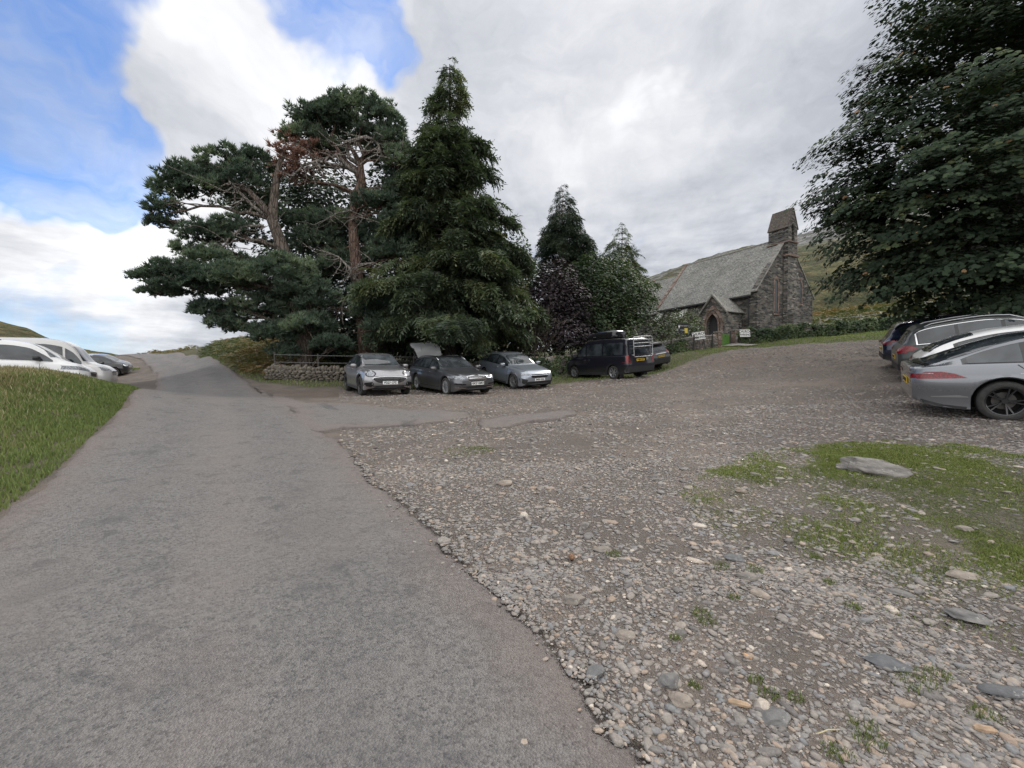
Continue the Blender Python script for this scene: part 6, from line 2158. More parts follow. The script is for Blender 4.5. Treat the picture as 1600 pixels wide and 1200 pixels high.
def rails(c, x0, x1, mat, inset=.86, h=.05):
    for sg in (1, -1):
        m = MB(); pts = []
        for x in np.linspace(x0, x1, 9):
            y = c.rfw(np.array([x]))[0] * inset; z = c.top(np.array([x]))[0]
            e = min(1, min(x - x0, x1 - x) / .12 + .05)
            pts.append((c.L / 2 - x, sg * y, z - .045 + h * e))
        m.tube(pts, .018, 6); m.build('roof_rail', mat, c.root, smooth=True)


def fog(c, polys, name, mat, **k):
    for p in polys:
        for sg in (1, -1): c.put(name, [(p, 'front', sg)], mat, **k)


PLAN = lambda L, f=.80, r=.86: [(0, f - .12), (.06, f), (.20, f + .095), (.45, f + .155), (.9, .985), (1.4, 1), (L - 1.4, 1), (L - .8, .985), (L - .35, r + .09), (L - .12, r + .02), (L, r - .07)]


# ---- silver crossover ------------------------------------------------------
P_SILV = paint('silver_paint', (.25, .247, .262), .6, .3)
c = Car('silver_crossover', 'silver compact crossover facing the camera, leftmost of the cars in front of the trees', 'car', (-5.32, 16.25), (.53, -.85), dict(
    L=4.2, W=1.80, R=.345, axles=(.86, 3.45), paint=P_SILV, nose=.20, bow=.20, nz=.62, crease=.66,
    top=[(0, .72), (.08, .80), (.25, .90), (.6, .985), (1.0, 1.03), (1.12, 1.05), (1.55, 1.32), (1.9, 1.49), (2.3, 1.54), (2.9, 1.52), (3.4, 1.44), (3.75, 1.30), (4.0, 1.08), (4.12, .98), (4.2, .88)],
    belt=[(0, .70), (.25, .84), (.7, .93), (1.2, .98), (2.5, 1.02), (3.4, 1.07), (3.9, 1.02), (4.2, .86)],
    low=[(0, .30), (.2, .24), (.5, .22), (2, .22), (3.8, .24), (4.2, .38)],
    plan=PLAN(4.2, .80, .86), roofw=[(0, .62), (.6, .74), (1.1, .78), (1.5, .74), (2.0, .69), (3.0, .67), (3.6, .66), (4.0, .70), (4.2, .7)]))
c.wheels(M_ALLOYB, 5, .225, .70)
side_glass(c, 1.35, 3.62, (2.28, 3.1), frame=M_GLOSSB)
screen(c, 1.075, 1.455, .74, .60)
screen(c, 1.08, 1.38, .62, .52, 'rear', M_GLASS, 'rear_window')
hl = [(.44, .80), (.50, .885), (.60, .915), (.72, .885), (.80, .80), (.79, .72), (.70, .68), (.55, .695)]
for sg in (1, -1):
    h = c.put('headlight', [(hl, 'front', sg)], M_GLOSSB, off=.004, rnd=1)
    inn = [(.50, .80), (.54, .86), (.62, .885), (.71, .86), (.76, .79), (.74, .73), (.66, .705), (.55, .72)]
    c.put('lens', [(inn, 'front', sg)], M_HEAD, parent=h, off=.010, rnd=1)
gr = c.put('grille', [([(-.60, .635), (-.48, .68), (0, .70), (.48, .68), (.60, .635), (.50, .54), (.36, .47), (0, .455), (-.36, .47), (-.50, .54)], 'front', 1)], M_GRILL, off=.006, rnd=1)
ring = [(-.62, .637), (-.49, .695), (0, .715), (.49, .695), (.62, .637), (.51, .53), (.37, .457), (0, .44), (-.37, .457), (-.51, .53)]
c.put('grille_frame', [(ring, 'front', 1)], M_CHROME, parent=gr, off=.003, rnd=1)
c.put('lower_grille', [([(-.58, .39), (.58, .39), (.52, .27), (-.52, .27)], 'front', 1)], M_TRIM, off=.007)
for sg in (1, -1):
    fi = c.put('fog_lamp_recess', [([(.56, .45), (.60, .52), (.82, .49), (.84, .38), (.66, .34), (.57, .37)], 'front', sg)], M_GLOSSB, off=.007)
    c.put('chrome_blade', [([(.50, .345), (.66, .325), (.82, .36), (.835, .385), (.66, .35), (.50, .375)], 'front', sg)], M_CHROME, parent=fi, off=.014, res=.03)
c.put('skid_strip', [([(-.6, .265), (.6, .265), (.56, .235), (-.56, .235)], 'front', 1)], M_ALLOY, off=.008)
c.plate('front', .485, 'BD23 CFZ', off=.03)
door_lines(c, (1.18, 2.25, 3.12), .34); bonnet_line(c, .35, 1.12, .56, .68); c.mirrors(4.2 / 2 - 1.42, 1.06, P_SILV, .95); c.handles([(2.12, .93), (3.0, .96)], P_SILV); sills(c, .10, arch=True, aw=.035)

# ---- dark grey estate with its tailgate up -----------------------------------
P_GREY = paint('dark_grey_paint', (.095, .10, .112), .6, .28)


def estate_spec(L, pt, h=1.47, W=1.86, R=.335, ax=(.93, 3.77)):
    k = h / 1.47
    return dict(L=L, W=W, R=R, axles=ax, paint=pt, nose=.13, bow=.16, nz=.60, crease=.64,
                top=[(0, .66 * k), (.08, .74 * k), (.3, .82 * k), (.8, .90 * k), (1.28, .955 * k), (1.42, .99 * k), (1.9, 1.25 * k), (2.25, 1.39 * k), (2.8, 1.465 * k), (3.5, 1.46 * k), (L - .75, 1.40 * k), (L - .40, 1.30 * k), (L - .16, 1.05 * k), (L - .06, .95 * k), (L, .86 * k)],
                belt=[(0, .64 * k), (.3, .76 * k), (.8, .84 * k), (1.4, .905 * k), (2.6, .945 * k), (L - .9, .985 * k), (L - .2, .97 * k), (L, .84 * k)],
                low=[(0, .26), (.2, .20), (.5, .17), (2, .17), (L - .5, .20), (L, .34)],
                plan=PLAN(L, .78, .88), roofw=[(0, .6), (.8, .74), (1.4, .76), (1.9, .72), (2.4, .66), (3.2, .65), (L - .8, .645), (L - .3, .70), (L, .72)])


c = Car('grey_estate_car', 'dark grey estate car with its tailgate raised, second from the left before the trees', 'car', (-2.62, 17.35), (.57, -.82), estate_spec(4.86, P_GREY))
c.wheels(M_ALLOY, 10, .225, .72, double=False)
side_glass(c, 1.66, 4.32, (2.55, 3.52), frame=M_CHROME, framew=.015)
screen(c, 1.02, 1.385, .72, .58)
for sg in (1, -1):
    h = c.put('headlight', [([(.40, .70), (.44, .655), (.62, .64), (.86, .66), (.90, .72), (.80, .755), (.60, .745)], 'front', sg)], M_HEAD, off=.006)
    c.put('fog_strip', [([(.46, .42), (.84, .44), (.82, .50), (.48, .47)], 'front', sg)], M_GLOSSB, off=.006)
    c.put('lower_blade', [([(.40, .30), (.84, .33), (.84, .365), (.42, .325)], 'front', sg)], M_CHROME, off=.010, res=.03)
gr = c.put('grille', [([(-.40, .73), (-.14, .755), (0, .765), (.14, .755), (.40, .73), (.36, .60), (.28, .555), (-.28, .555), (-.36, .60)], 'front', 1)], M_TRIM, off=.007)
c.put('grille_frame', [([(-.42, .74), (-.14, .775), (0, .785), (.14, .775), (.42, .74), (.38, .59), (.29, .54), (-.29, .54), (-.38, .59)], 'front', 1)], M_CHROME, parent=gr, off=.004)
c.put('grille_slat', [([(x - .004, .57), (x + .004, .57), (x + .004, .735), (x - .004, .735)], 'front', 1) for x in np.linspace(-.33, .33, 17)], M_ALLOY, parent=gr, off=.012)
c.put('lower_grille', [([(-.72, .375), (.72, .375), (.62, .255), (-.62, .255)], 'front', 1)], M_TRIM, off=.006)
c.plate('front', .475, 'GK23 KMO', off=.03)
door_lines(c, (1.45, 2.53, 3.55), .30); bonnet_line(c, .3, 1.35, .52, .70); c.mirrors(4.86 / 2 - 1.75, 1.0, P_GREY); c.handles([(2.38, .84), (3.4, .87)], P_GREY); sills(c, .08, P_GREY)
rails(c, 2.1, 4.3, M_CHROME, .93, .045)
# open boot: near-black panel painting the shade inside, and the tailgate swung up from the roof edge
c.put('boot_shade', [([(-.60, .70), (.60, .70), (.62, 1.0), (.52, 1.33), (-.52, 1.33), (-.62, 1.0)], 'rear', 1)], M_WELL, off=.004)
tg = link('tailgate', None, c.root)
hx, hz = -(4.86 / 2 - .52), 1.37
tg.location = (hx, 0, hz)
prof = [(0, .0, .54), (.30, .055, .60), (.58, .03, .63), (.66, -.03, .66), (.92, -.16, .66), (1.02, -.22, .60)]   # out, up, half width
ang = math.radians(52)
m = MB(); vv = []
nY = 11
for th in (0, -.05):
    for o_, u_, hw in prof:
        X = -(o_ * math.cos(ang) - (u_ + th) * math.sin(ang)); Z = o_ * math.sin(ang) + (u_ + th) * math.cos(ang)
        for y in np.linspace(-1, 1, nY): vv.append((X + .05 * y * y, y * hw, Z - .03 * y * y))
n1 = len(prof) * nY
f = [(i * nY + j, i * nY + j + 1, (i + 1) * nY + j + 1, (i + 1) * nY + j) for i in range(len(prof) - 1) for j in range(nY - 1)]
f += [tuple(n1 + k for k in q[::-1]) for q in list(f)]
f += [(i * nY, (i + 1) * nY, n1 + (i + 1) * nY, n1 + i * nY)[::1] for i in range(len(prof) - 1)] + [(i * nY + nY - 1, n1 + i * nY + nY - 1, n1 + (i + 1) * nY + nY - 1, (i + 1) * nY + nY - 1) for i in range(len(prof) - 1)]
l = (len(prof) - 1) * nY
f += [(l + j, l + j + 1, n1 + l + j + 1, n1 + l + j) for j in range(nY - 1)]
m.add(vv, f); g = m.build('tailgate_shell', paint('sky_reflection_tailgate_paint', (.42, .43, .45), .4, .3), tg, smooth=False); smooth_by_angle(g, 40)  # paler than the car: sky reflection put into the tailgate colour
m = MB(); vv = []
for th in (-.056,):
    for t in (0.10, .56):
        hw = .52 if t < .3 else .56
        o_ = t; u_ = np.interp(t, [p[0] for p in prof], [p[1] for p in prof])
        X = -(o_ * math.cos(ang) - (u_ + th) * math.sin(ang)); Z = o_ * math.sin(ang) + (u_ + th) * math.cos(ang)
        for y in np.linspace(-1, 1, nY): vv.append((X + .05 * y * y, y * hw, Z - .03 * y * y))
m.add(vv, [(j + 1, j, nY + j, nY + j + 1) for j in range(nY - 1)])
m.build('rear_window', M_SCREEN, tg, smooth=True)
for sg in (1, -1):
    m = MB(); m.tube([(.02, sg * .55, -.35), (-.42, sg * .57, .18)], .014, 6); m.build('gas_strut', M_TRIM, tg)

# ---- blue grey hatchback ------------------------------------------------------
P_BLUE = paint('blue_grey_paint', (.27, .30, .345), .6, .28)
c = Car('blue_grey_hatchback', 'light blue grey hatchback, third from the left before the trees', 'car', (.08, 19.75), (.53, -.85), dict(
    L=4.36, W=1.80, R=.33, axles=(.88, 3.53), paint=P_BLUE, nose=.14, bow=.17, nz=.58, crease=.64,
    top=[(0, .66), (.08, .74), (.3, .83), (.8, .92), (1.15, .97), (1.28, 1.0), (1.75, 1.27), (2.1, 1.41), (2.6, 1.48), (3.2, 1.465), (3.75, 1.38), (4.05, 1.22), (4.24, 1.0), (4.30, .92), (4.36, .82)],
    belt=[(0, .64), (.3, .77), (.8, .86), (1.3, .92), (2.6, .965), (3.6, 1.01), (4.1, .99), (4.36, .80)],
    low=[(0, .27), (.2, .20), (.5, .18), (2, .18), (3.9, .20), (4.36, .34)],
    plan=PLAN(4.36, .78, .87), roofw=[(0, .6), (.8, .73), (1.3, .76), (1.8, .71), (2.3, .66), (3.2, .65), (3.9, .64), (4.2, .68), (4.36, .7)]))
c.wheels(M_ALLOY, 5, .22, .70)
side_glass(c, 1.48, 3.95, (2.42, 3.3), frame=M_GLOSSB)
screen(c, 1.03, 1.40, .72, .58)
for sg in (1, -1):
    c.put('headlight', [([(.42, .72), (.46, .67), (.66, .64), (.87, .68), (.88, .735), (.68, .745)], 'front', sg)], M_HEAD, off=.006)
    c.put('air_intake', [([(.60, .50), (.84, .54), (.82, .36), (.72, .30), (.62, .36)], 'front', sg)], M_TRIM, off=.006)
c.put('grille', [([(-.42, .71), (.42, .71), (.44, .60), (.36, .555), (-.36, .555), (-.44, .60)], 'front', 1)], M_GLOSSB, off=.007)
c.put('lower_grille', [([(-.60, .40), (.60, .40), (.70, .27), (-.70, .27)], 'front', 1)], M_TRIM, off=.006)
c.plate('front', .475, 'SM25 GAL', off=.03)
door_lines(c, (1.32, 2.40, 3.35), .31); bonnet_line(c, .3, 1.2, .5, .69); c.mirrors(4.36 / 2 - 1.6, 1.02, P_BLUE); c.handles([(2.26, .86), (3.2, .89)], P_BLUE); sills(c, .09)

# ---- black camper van with roof box and bicycle rack -----------------------------
P_BLK = paint('black_paint', (.010, .010, .018), .3, .3, dust=.12)
P_BLK2 = paint('black_clean_paint', (.008, .009, .011), .3, .3, dust=.15)
c = Car('black_camper_van', 'black camper van with roof box and silver bicycle rack on its tailgate', 'van', (4.98, 21.95), (-.5, .866), dict(
    L=4.9, W=1.90, R=.335, axles=(.92, 3.92), paint=P_BLK, nose=.10, bow=.16, nz=.7, crease=.58, tail=.02, tailtop=1.6,
    top=[(0, .84), (.1, .95), (.4, 1.07), (.75, 1.15), (.9, 1.22), (1.35, 1.60), (1.65, 1.80), (2.0, 1.93), (2.6, 1.965), (4.3, 1.955), (4.72, 1.92), (4.84, 1.84), (4.88, 1.5), (4.9, 1.1)],
    belt=[(0, .80), (.4, .98), (.9, 1.07), (1.8, 1.12), (4.6, 1.12), (4.9, 1.08)],
    low=[(0, .26), (.2, .20), (.5, .19), (2, .20), (4.5, .24), (4.9, .34)],
    plan=[(0, .72), (.06, .84), (.25, .93), (.5, .97), (.9, .99), (1.4, 1), (4.4, 1), (4.7, .99), (4.84, .965), (4.9, .93)],
    roofw=[(0, .64), (.8, .80), (1.2, .84), (1.8, .83), (3, .82), (4.6, .81), (4.9, .80)]))
c.wheels(M_ALLOY, 7, .215, .68, double=False)
side_glass(c, 1.02, 4.62, (1.95, 3.20), drop=.20, rise=.06, gap=.05)
screen(c, 1.24, 1.80, .80, .70)
screen(c, 1.18, 1.74, .72, .66, 'rear', M_GLASS, 'rear_window')
for sg in (1, -1):
    c.put('tail_light', [([(.70, .78), (.93, .78), (.93, 1.14), (.76, 1.14), (.72, 1.0)], 'rear', sg), ([(4.76, .80), (4.895, .80), (4.895, 1.13), (4.79, 1.13)], 'side', sg)], M_TAIL, off=.008, res=.04)
    c.put('headlight', [([(.52, .84), (.88, .86), (.88, .98), (.60, .95)], 'front', sg)], M_HEAD, off=.006)
c.put('rear_bumper', [([(-.92, .34), (.92, .34), (.92, .60), (-.92, .60)], 'rear', 1)], M_TRIM, off=.02)
c.put('tailgate_gap', [(c.strip([(-.80, .62), (-.80, 1.8), (-.7, 1.86), (.7, 1.86), (.80, 1.8), (.80, .62)], .012), 'rear', 1)], M_SEAM, off=.004)
c.plate('rear', .90, 'FX08 BWV', y=.05, yellow=True, off=.02)
m = MB(); m.tube([(0, 0, 0), (-.012, 0, 0)], .075, 16); b = m.build('round_badge', M_ALLOY, c.root); b.location = (-2.455, -.38, .93)
door_lines(c, (1.05, 1.98, 3.25), .34); c.mirrors(4.9 / 2 - 1.15, 1.24, P_BLK, 1.25); c.handles([(1.82, .98), (2.15, .98)], P_BLK); sills(c, .16, M_TRIM, True, .05)
for sg in (1, -1):
    m = MB(); m.box(-.012, .012, -.12, .12, -.34, 0); b = m.build('mud_flap', M_TRIM, c.root); b.location = (4.9 / 2 - 3.92 - .46, sg * .80, .44)
# bicycle rack
rk = link('bicycle_rack', None, c.root); rk.location = (-2.50, 0, 0)
m = MB()
def rr_(y0, y1, z0, z1, x, r=.10):
    P = []
    for cy, cz, a0 in ((y1 - r, z1 - r, 0), (y0 + r, z1 - r, 90), (y0 + r, z0 + r, 180), (y1 - r, z0 + r, 270)):
        for a in np.linspace(a0, a0 + 90, 5): P.append((x, cy + r * math.cos(math.radians(a)), cz + r * math.sin(math.radians(a))))
    return P + [P[0]]
M_TUBE = plain('silver_rack_tube', (.42, .43, .44), .4, metal=.6)
m.tube(rr_(-.62, .62, 1.04, 1.98, -.10), .020, 8, cap=False); m.build('rack_frame', M_TUBE, rk, smooth=True)
for z in (1.52, 1.68, 1.83):
    m = MB(); m.tube([(-.13, -.62, z), (-.16, -.3, z), (-.16, .3, z), (-.13, .62, z)], .019, 8); m.build('carrier_bar', M_TUBE, rk, smooth=True)
for y in (-.66, .66):
    m = MB(); m.tube([(.03, y, 1.92), (-.10, y * .94, 1.96), (-.10, y * .94, 1.8)], .016, 6); m.tube([(.0, y, 1.15), (-.10, y * .94, 1.12)], .014, 6); m.build('bracket', M_TUBE, rk, smooth=True)
# roof box
rb = link('roof_box', None, c.root); rb.location = (-.15, .05, 1.98)
m = MB(); vv = []; secs = [(1.02, .06, .30, .05), (.98, .12, .40, .02), (.75, .24, .44, 0), (.2, .34, .46, 0), (-.5, .36, .46, 0), (-.88, .33, .45, 0), (-1.02, .26, .42, .02), (-1.08, .16, .36, .05)]
K = 14
for x, hh, hw, lo in secs:
    for j in range(K):
        a = 2 * math.pi * j / K; ca, sa = math.cos(a), math.sin(a)
        y = hw * (abs(ca) ** .45) * (1 if ca > 0 else -1); z = (hh * (abs(sa) ** .6) if sa > 0 else -.08 * (abs(sa) ** .5)) + lo
        vv.append((x, y, z + .10))
f = [(i * K + j, (i + 1) * K + j, (i + 1) * K + (j + 1) % K, i * K + (j + 1) % K) for i in range(len(secs) - 1) for j in range(K)] + [tuple(range(K)), tuple(range((len(secs) - 1) * K, len(secs) * K))[::-1]]
m.add(vv, f); g = m.build('box_lid', M_GLOSSB, rb); smooth_by_angle(g, 45)
m = MB()
m.box(.28, .40, .385, .475, .14, .18); g = m.build('box_badge', M_ALLOY, rb)
for x in (.55, -.6):
    m = MB(); m.box(x - .04, x + .04, -.80, .74, -.02, .012); m.build('roof_bar', M_TRIM, rb)
rails(c, 1.9, 4.5, M_TRIM, .93, .04)

# ---- black four by four beyond the van ---------------------------------------------
c = Car('black_four_by_four', 'black four by four seen from behind, beside the camper van and nearest the church', 'car', (7.72, 26.5), (-.5, .866), dict(
    L=4.5, W=1.84, R=.36, axles=(.88, 3.52), paint=P_BLK2, nose=.12, bow=.15, crease=.6, tail=.06,
    top=[(0, .82), (.3, .96), (.9, 1.05), (1.25, 1.1), (1.75, 1.42), (2.2, 1.62), (2.9, 1.67), (3.7, 1.62), (4.05, 1.55), (4.3, 1.22), (4.40, 1.08), (4.5, 1.0)],
    belt=[(0, .78), (.4, .93), (1.2, 1.02), (3.4, 1.08), (4.2, 1.10), (4.5, .98)],
    low=[(0, .34), (.3, .26), (2, .25), (4.1, .28), (4.5, .42)], plan=PLAN(4.5, .8, .9),
    roofw=[(0, .6), (1.2, .78), (1.8, .72), (2.6, .68), (3.8, .67), (4.2, .70), (4.5, .72)]))
c.wheels(M_ALLOY, 5, .235, .66); side_glass(c, 1.5, 4.05, (2.45, 3.3)); screen(c, 1.14, 1.52, .68, .58, 'rear', M_SCREEN, 'rear_window'); screen(c, 1.15, 1.55, .72, .6)
for sg in (1, -1):
    c.put('tail_light', [([(.50, 1.0), (.86, .98), (.86, 1.06), (.76, 1.30), (.68, 1.30), (.66, 1.08), (.50, 1.07)], 'rear', sg), ([(4.14, 1.02), (4.46, .98), (4.40, 1.10), (4.2, 1.28)], 'side', sg)], M_TAIL, off=.009, res=.035)
c.put('rear_bumper', [([(-.84, .42), (.84, .42), (.86, .62), (-.86, .62)], 'rear', 1)], M_TRIM, off=.015)
c.put('chrome_strip', [([(-.45, .985), (.45, .985), (.45, 1.01), (-.45, 1.01)], 'rear', 1)], M_CHROME, off=.012)
c.plate('rear', .86, 'KX61 OYA', yellow=True, off=.02); m = MB(); m.box(-.25, .1, -.62, .62, -.01, .03); b = m.build('roof_spoiler', P_BLK2, c.root); b.location = (-1.93, 0, 1.575)
for y in (-.6, .6):
    m = MB(); m.tube([(0, 0, 0), (-.1, 0, 0)], .035, 10); b = m.build('exhaust_pipe', M_CHROME, c.root); b.location = (-2.1, y, .33)
c.mirrors(.7, 1.14, P_BLK2); c.handles([(2.4, .98), (3.25, 1.0)], P_BLK2); sills(c, .16, M_TRIM, True); rails(c, 2.0, 3.9, M_TRIM, .9)

# ---- right-hand row --------------------------------------------------------------
HD = (.79, -.61)
P_LIFT = paint('steel_grey_paint', (.15, .158, .175), .6, .27, dust=.12)
LIFT = dict(L=4.9, W=1.86, R=.345, axles=(.93, 3.76), paint=P_LIFT, nose=.13, bow=.16, nz=.6, crease=.70, tail=.05, tailtop=-.6,
            top=[(0, .64), (.1, .73), (.4, .82), (.9, .90), (1.35, .95), (1.5, .985), (1.95, 1.22), (2.4, 1.39), (2.9, 1.455), (3.4, 1.43), (3.9, 1.31), (4.3, 1.155), (4.62, 1.03), (4.80, 1.0), (4.88, .985), (4.9, .93)],
            belt=[(0, .62), (.3, .74), (.9, .84), (1.5, .90), (2.8, .94), (3.7, .985), (4.3, .99), (4.75, .965), (4.9, .88)],
            low=[(0, .26), (.2, .19), (.5, .17), (2, .17), (4.1, .20), (4.6, .26), (4.9, .40)],
            plan=PLAN(4.9, .78, .86), roofw=[(0, .6), (.9, .72), (1.5, .76), (2.0, .71), (2.6, .66), (3.3, .65), (3.9, .64), (4.35, .66), (4.7, .76), (4.9, .78)])
c = Car('grey_liftback', 'steel grey liftback with black alloy wheels, nearest of the cars on the right', 'car', (10.02, 7.0), HD, LIFT)
c.wheels(M_ALLOYB, 5, .24, .70, twist=.4)
side_glass(c, 1.72, 4.22, (2.62, 3.52), drop=.10, rise=.03, frame=M_GLOSSB, framew=.012)
screen(c, 1.02, 1.38, .72, .58)
rwp = [(3.15, -.50), (3.6, -.555), (4.35, -.60), (4.62, -.60), (4.66, 0), (4.62, .60), (4.35, .60), (3.6, .555), (3.15, .50), (3.11, 0)]
c.put('rear_window', [(rwp, 'top', 1)], M_GLASS, off=.006)
for sg in (1, -1):
    tl = c.put('tail_light', [([(4.20, .775), (4.84, .775), (4.845, .85), (4.72, .905), (4.52, .90), (4.36, .86)], 'side', sg), ([(.40, .79), (.80, .785), (.80, .87), (.40, .86)], 'rear', sg)], M_TAIL, off=.007, res=.03)
    c.put('light_bar', [([(4.62, .862), (4.80, .872), (4.79, .885), (4.62, .876)], 'side', sg)], M_HEAD, parent=tl, off=.012, res=.02)
    c.put('bumper_highlight', [([(4.20, .43), (4.66, .44), (4.66, .455), (4.32, .475), (4.20, .445)], 'side', sg)], paint('flute_highlight_paint', (.34, .35, .37), .6, .25), off=.004)  # lighter patch paints the light caught in the bumper flute
    c.put('rear_valance', [([(4.22, .22), (4.5, .25), (4.80, .36), (4.79, .40), (4.5, .30), (4.22, .26)], 'side', sg)], M_TRIM, off=.006)
flap = [(3.90, .72), (4.14, .72), (4.155, .735), (4.145, .83), (4.13, .845), (3.92, .845), (3.90, .83)]
c.put('fuel_flap_gap', [(c.strip([flap[i], flap[(i + 1) % len(flap)]], .008), 'side', 1) for i in range(len(flap))], M_SEAM, off=.003, res=.03)
door_lines(c, (1.5, 2.62), .30)
c.put('rear_door_gap', [(c.strip([(3.62, .97), (3.52, .86), (3.36, .66), (3.30, .50), (3.28, .31)], .010), 'side', sg) for sg in (1, -1)], M_SEAM, off=.004)
c.put('shoulder_highlight', [(c.strip([(2.0, .795), (3.0, .815), (3.6, .825)], .012), 'side', sg) for sg in (1, -1)], paint('crease_highlight_paint', (.28, .29, .31), .6, .25), off=.003, res=.05)  # lighter strip paints the light caught along the shoulder crease
c.plate('rear', .68, 'LV19 HTE', yellow=True, off=.015)
c.mirrors(4.9 / 2 - 1.85, 1.0, P_LIFT); c.handles([(2.48, .83), (3.42, .87)], M_CHROME); sills(c, .07, P_LIFT)
c.put('lip_spoiler', [([(4.64, -.66), (4.72, -.70), (4.80, 0), (4.72, .70), (4.64, .66), (4.71, 0)], 'top', 1)], M_GLOSSB, off=.012)
m = MB(); m.tube([(0, 0, 0), (-.02, 0, .03), (-.10, 0, .07)], .018, 5); b = m.build('roof_antenna', M_TRIM, c.root); b.location = (-.75, 0, 1.43)

P_WHT = paint('white_paint', (.62, .62, .62), .05, .35, dust=.1)
c = Car('white_estate_car', 'white sporty estate car between the grey liftback and the dark grey sport utility car', 'car', (11.78, 8.85), HD, {**estate_spec(4.7, P_WHT, 1.46, 1.84), 'tailtop': 2.2,
        'top': [(0, .66), (.08, .74), (.3, .82), (.8, .90), (1.28, .955), (1.42, .99), (1.9, 1.25), (2.25, 1.39), (2.8, 1.46), (3.3, 1.445), (3.9, 1.34), (4.25, 1.20), (4.5, 1.04), (4.62, .98), (4.7, .9)]})
c.wheels(M_ALLOYB, 5); side_glass(c, 1.66, 4.05, (2.55, 3.45), frame=M_GLOSSB); screen(c, 1.02, 1.385, .72, .58)
c.put('rear_window', [([(3.75, -.54), (4.45, -.60), (4.48, 0), (4.45, .60), (3.75, .54), (3.7, 0)], 'top', 1)], M_GLASS, off=.006)
for sg in (1, -1): c.put('tail_light', [([(4.30, .83), (4.66, .80), (4.66, .90), (4.40, .915)], 'side', sg), ([(.42, .83), (.80, .82), (.80, .91), (.42, .90)], 'rear', sg)], M_TAIL, off=.008, res=.03)
door_lines(c, (1.45, 2.53, 3.5), .30); c.mirrors(4.7 / 2 - 1.8, 1.0, P_WHT); sills(c, .10); c.plate('rear', .62, 'YD22 LKN', yellow=True)
c.handles([(2.4, .84), (3.35, .88)], P_WHT)

P_DG = paint('graphite_paint', (.030, .034, .034), .2, .35, coat=.35)
SUVT = dict(L=4.5, W=1.84, R=.355, axles=(.88, 3.56), nose=.12, bow=.15, crease=.62, tail=.05, tailtop=.6,
            top=[(0, .80), (.3, .94), (.9, 1.02), (1.25, 1.06), (1.75, 1.38), (2.2, 1.58), (2.8, 1.655), (3.6, 1.62), (3.98, 1.55), (4.12, 1.44), (4.33, 1.14), (4.43, 1.04), (4.5, .96)],
            belt=[(0, .76), (.4, .90), (1.2, .98), (3.4, 1.03), (4.2, 1.05), (4.5, .94)],
            low=[(0, .30), (.3, .24), (2, .23), (4.1, .26), (4.5, .40)], plan=PLAN(4.5, .8, .9),
            roofw=[(0, .6), (1.2, .78), (1.8, .72), (2.6, .68), (3.8, .665), (4.2, .70), (4.5, .74)])
c = Car('graphite_sport_utility', 'dark grey sport utility car with bright red tail lamp, third along the right row', 'car', (13.62, 11.45), HD, {**SUVT, 'paint': P_DG})
c.wheels(M_ALLOY, 5); side_glass(c, 1.5, 4.05, (2.4, 3.25), frame=M_CHROME, framew=.014); screen(c, 1.10, 1.48, .70, .58, 'rear', M_SCREEN, 'rear_window'); screen(c, 1.1, 1.5, .72, .6)
for sg in (1, -1): c.put('tail_light', [([(4.05, .96), (4.44, .88), (4.44, 1.0), (4.32, 1.08), (4.15, 1.05)], 'side', sg), ([(.42, .90), (.86, .88), (.84, 1.02), (.42, 1.0)], 'rear', sg)], M_TAIL, off=.009, res=.03)
c.put('rear_bumper', [([(-.84, .40), (.84, .40), (.86, .56), (-.86, .56)], 'rear', 1)], M_TRIM, off=.012)
rails(c, 2.0, 3.95, M_ALLOY, .92, .05); door_lines(c, (1.3, 2.4, 3.3), .36); c.mirrors(.75, 1.1, P_DG); sills(c, .16, M_TRIM, True); c.plate('rear', .74, 'PN70 WRC', yellow=True)
c.put('roof_edge_spoiler', [([(3.86, -.60), (4.10, -.62), (4.10, .62), (3.86, .60)], 'top', 1)], P_DG, off=.03)

P_NAVY = paint('navy_paint', (.016, .024, .055), .5, .25)
c = Car('navy_sport_utility', 'dark navy blue sport utility car, farthest of the right row', 'car', (15.45, 14.0), HD, {**SUVT, 'paint': P_NAVY})
c.wheels(M_ALLOY, 5); side_glass(c, 1.5, 4.05, (2.4, 3.25)); screen(c, 1.10, 1.48, .70, .58, 'rear', M_GLASS, 'rear_window'); screen(c, 1.1, 1.5, .72, .6)
for sg in (1, -1): c.put('tail_light', [([(4.10, .98), (4.44, .92), (4.44, 1.0), (4.15, 1.05)], 'side', sg), ([(.30, .94), (.86, .90), (.84, 1.00), (.30, 1.0)], 'rear', sg)], M_TAIL, off=.009, res=.03)
c.put('rear_bumper', [([(-.84, .40), (.84, .40), (.86, .56), (-.86, .56)], 'rear', 1)], M_TRIM, off=.012)
c.put('roof_edge_spoiler', [([(3.86, -.60), (4.12, -.62), (4.12, .62), (3.86, .60)], 'top', 1)], M_GLOSSB, off=.03)
rails(c, 2.0, 3.95, M_TRIM, .92, .05); door_lines(c, (1.3, 2.4, 3.3), .36); c.mirrors(.75, 1.1, P_NAVY); sills(c, .16, M_TRIM, True); c.plate('rear', .74, 'CU21 VEJ', yellow=True)

# ---- cars in the lay-by at the left ------------------------------------------------
P_OFFW = paint('off_white_paint', (.50, .49, .48), .1, .35)
P_MAR = paint('dark_maroon_paint', (.035, .018, .022), .5, .3)


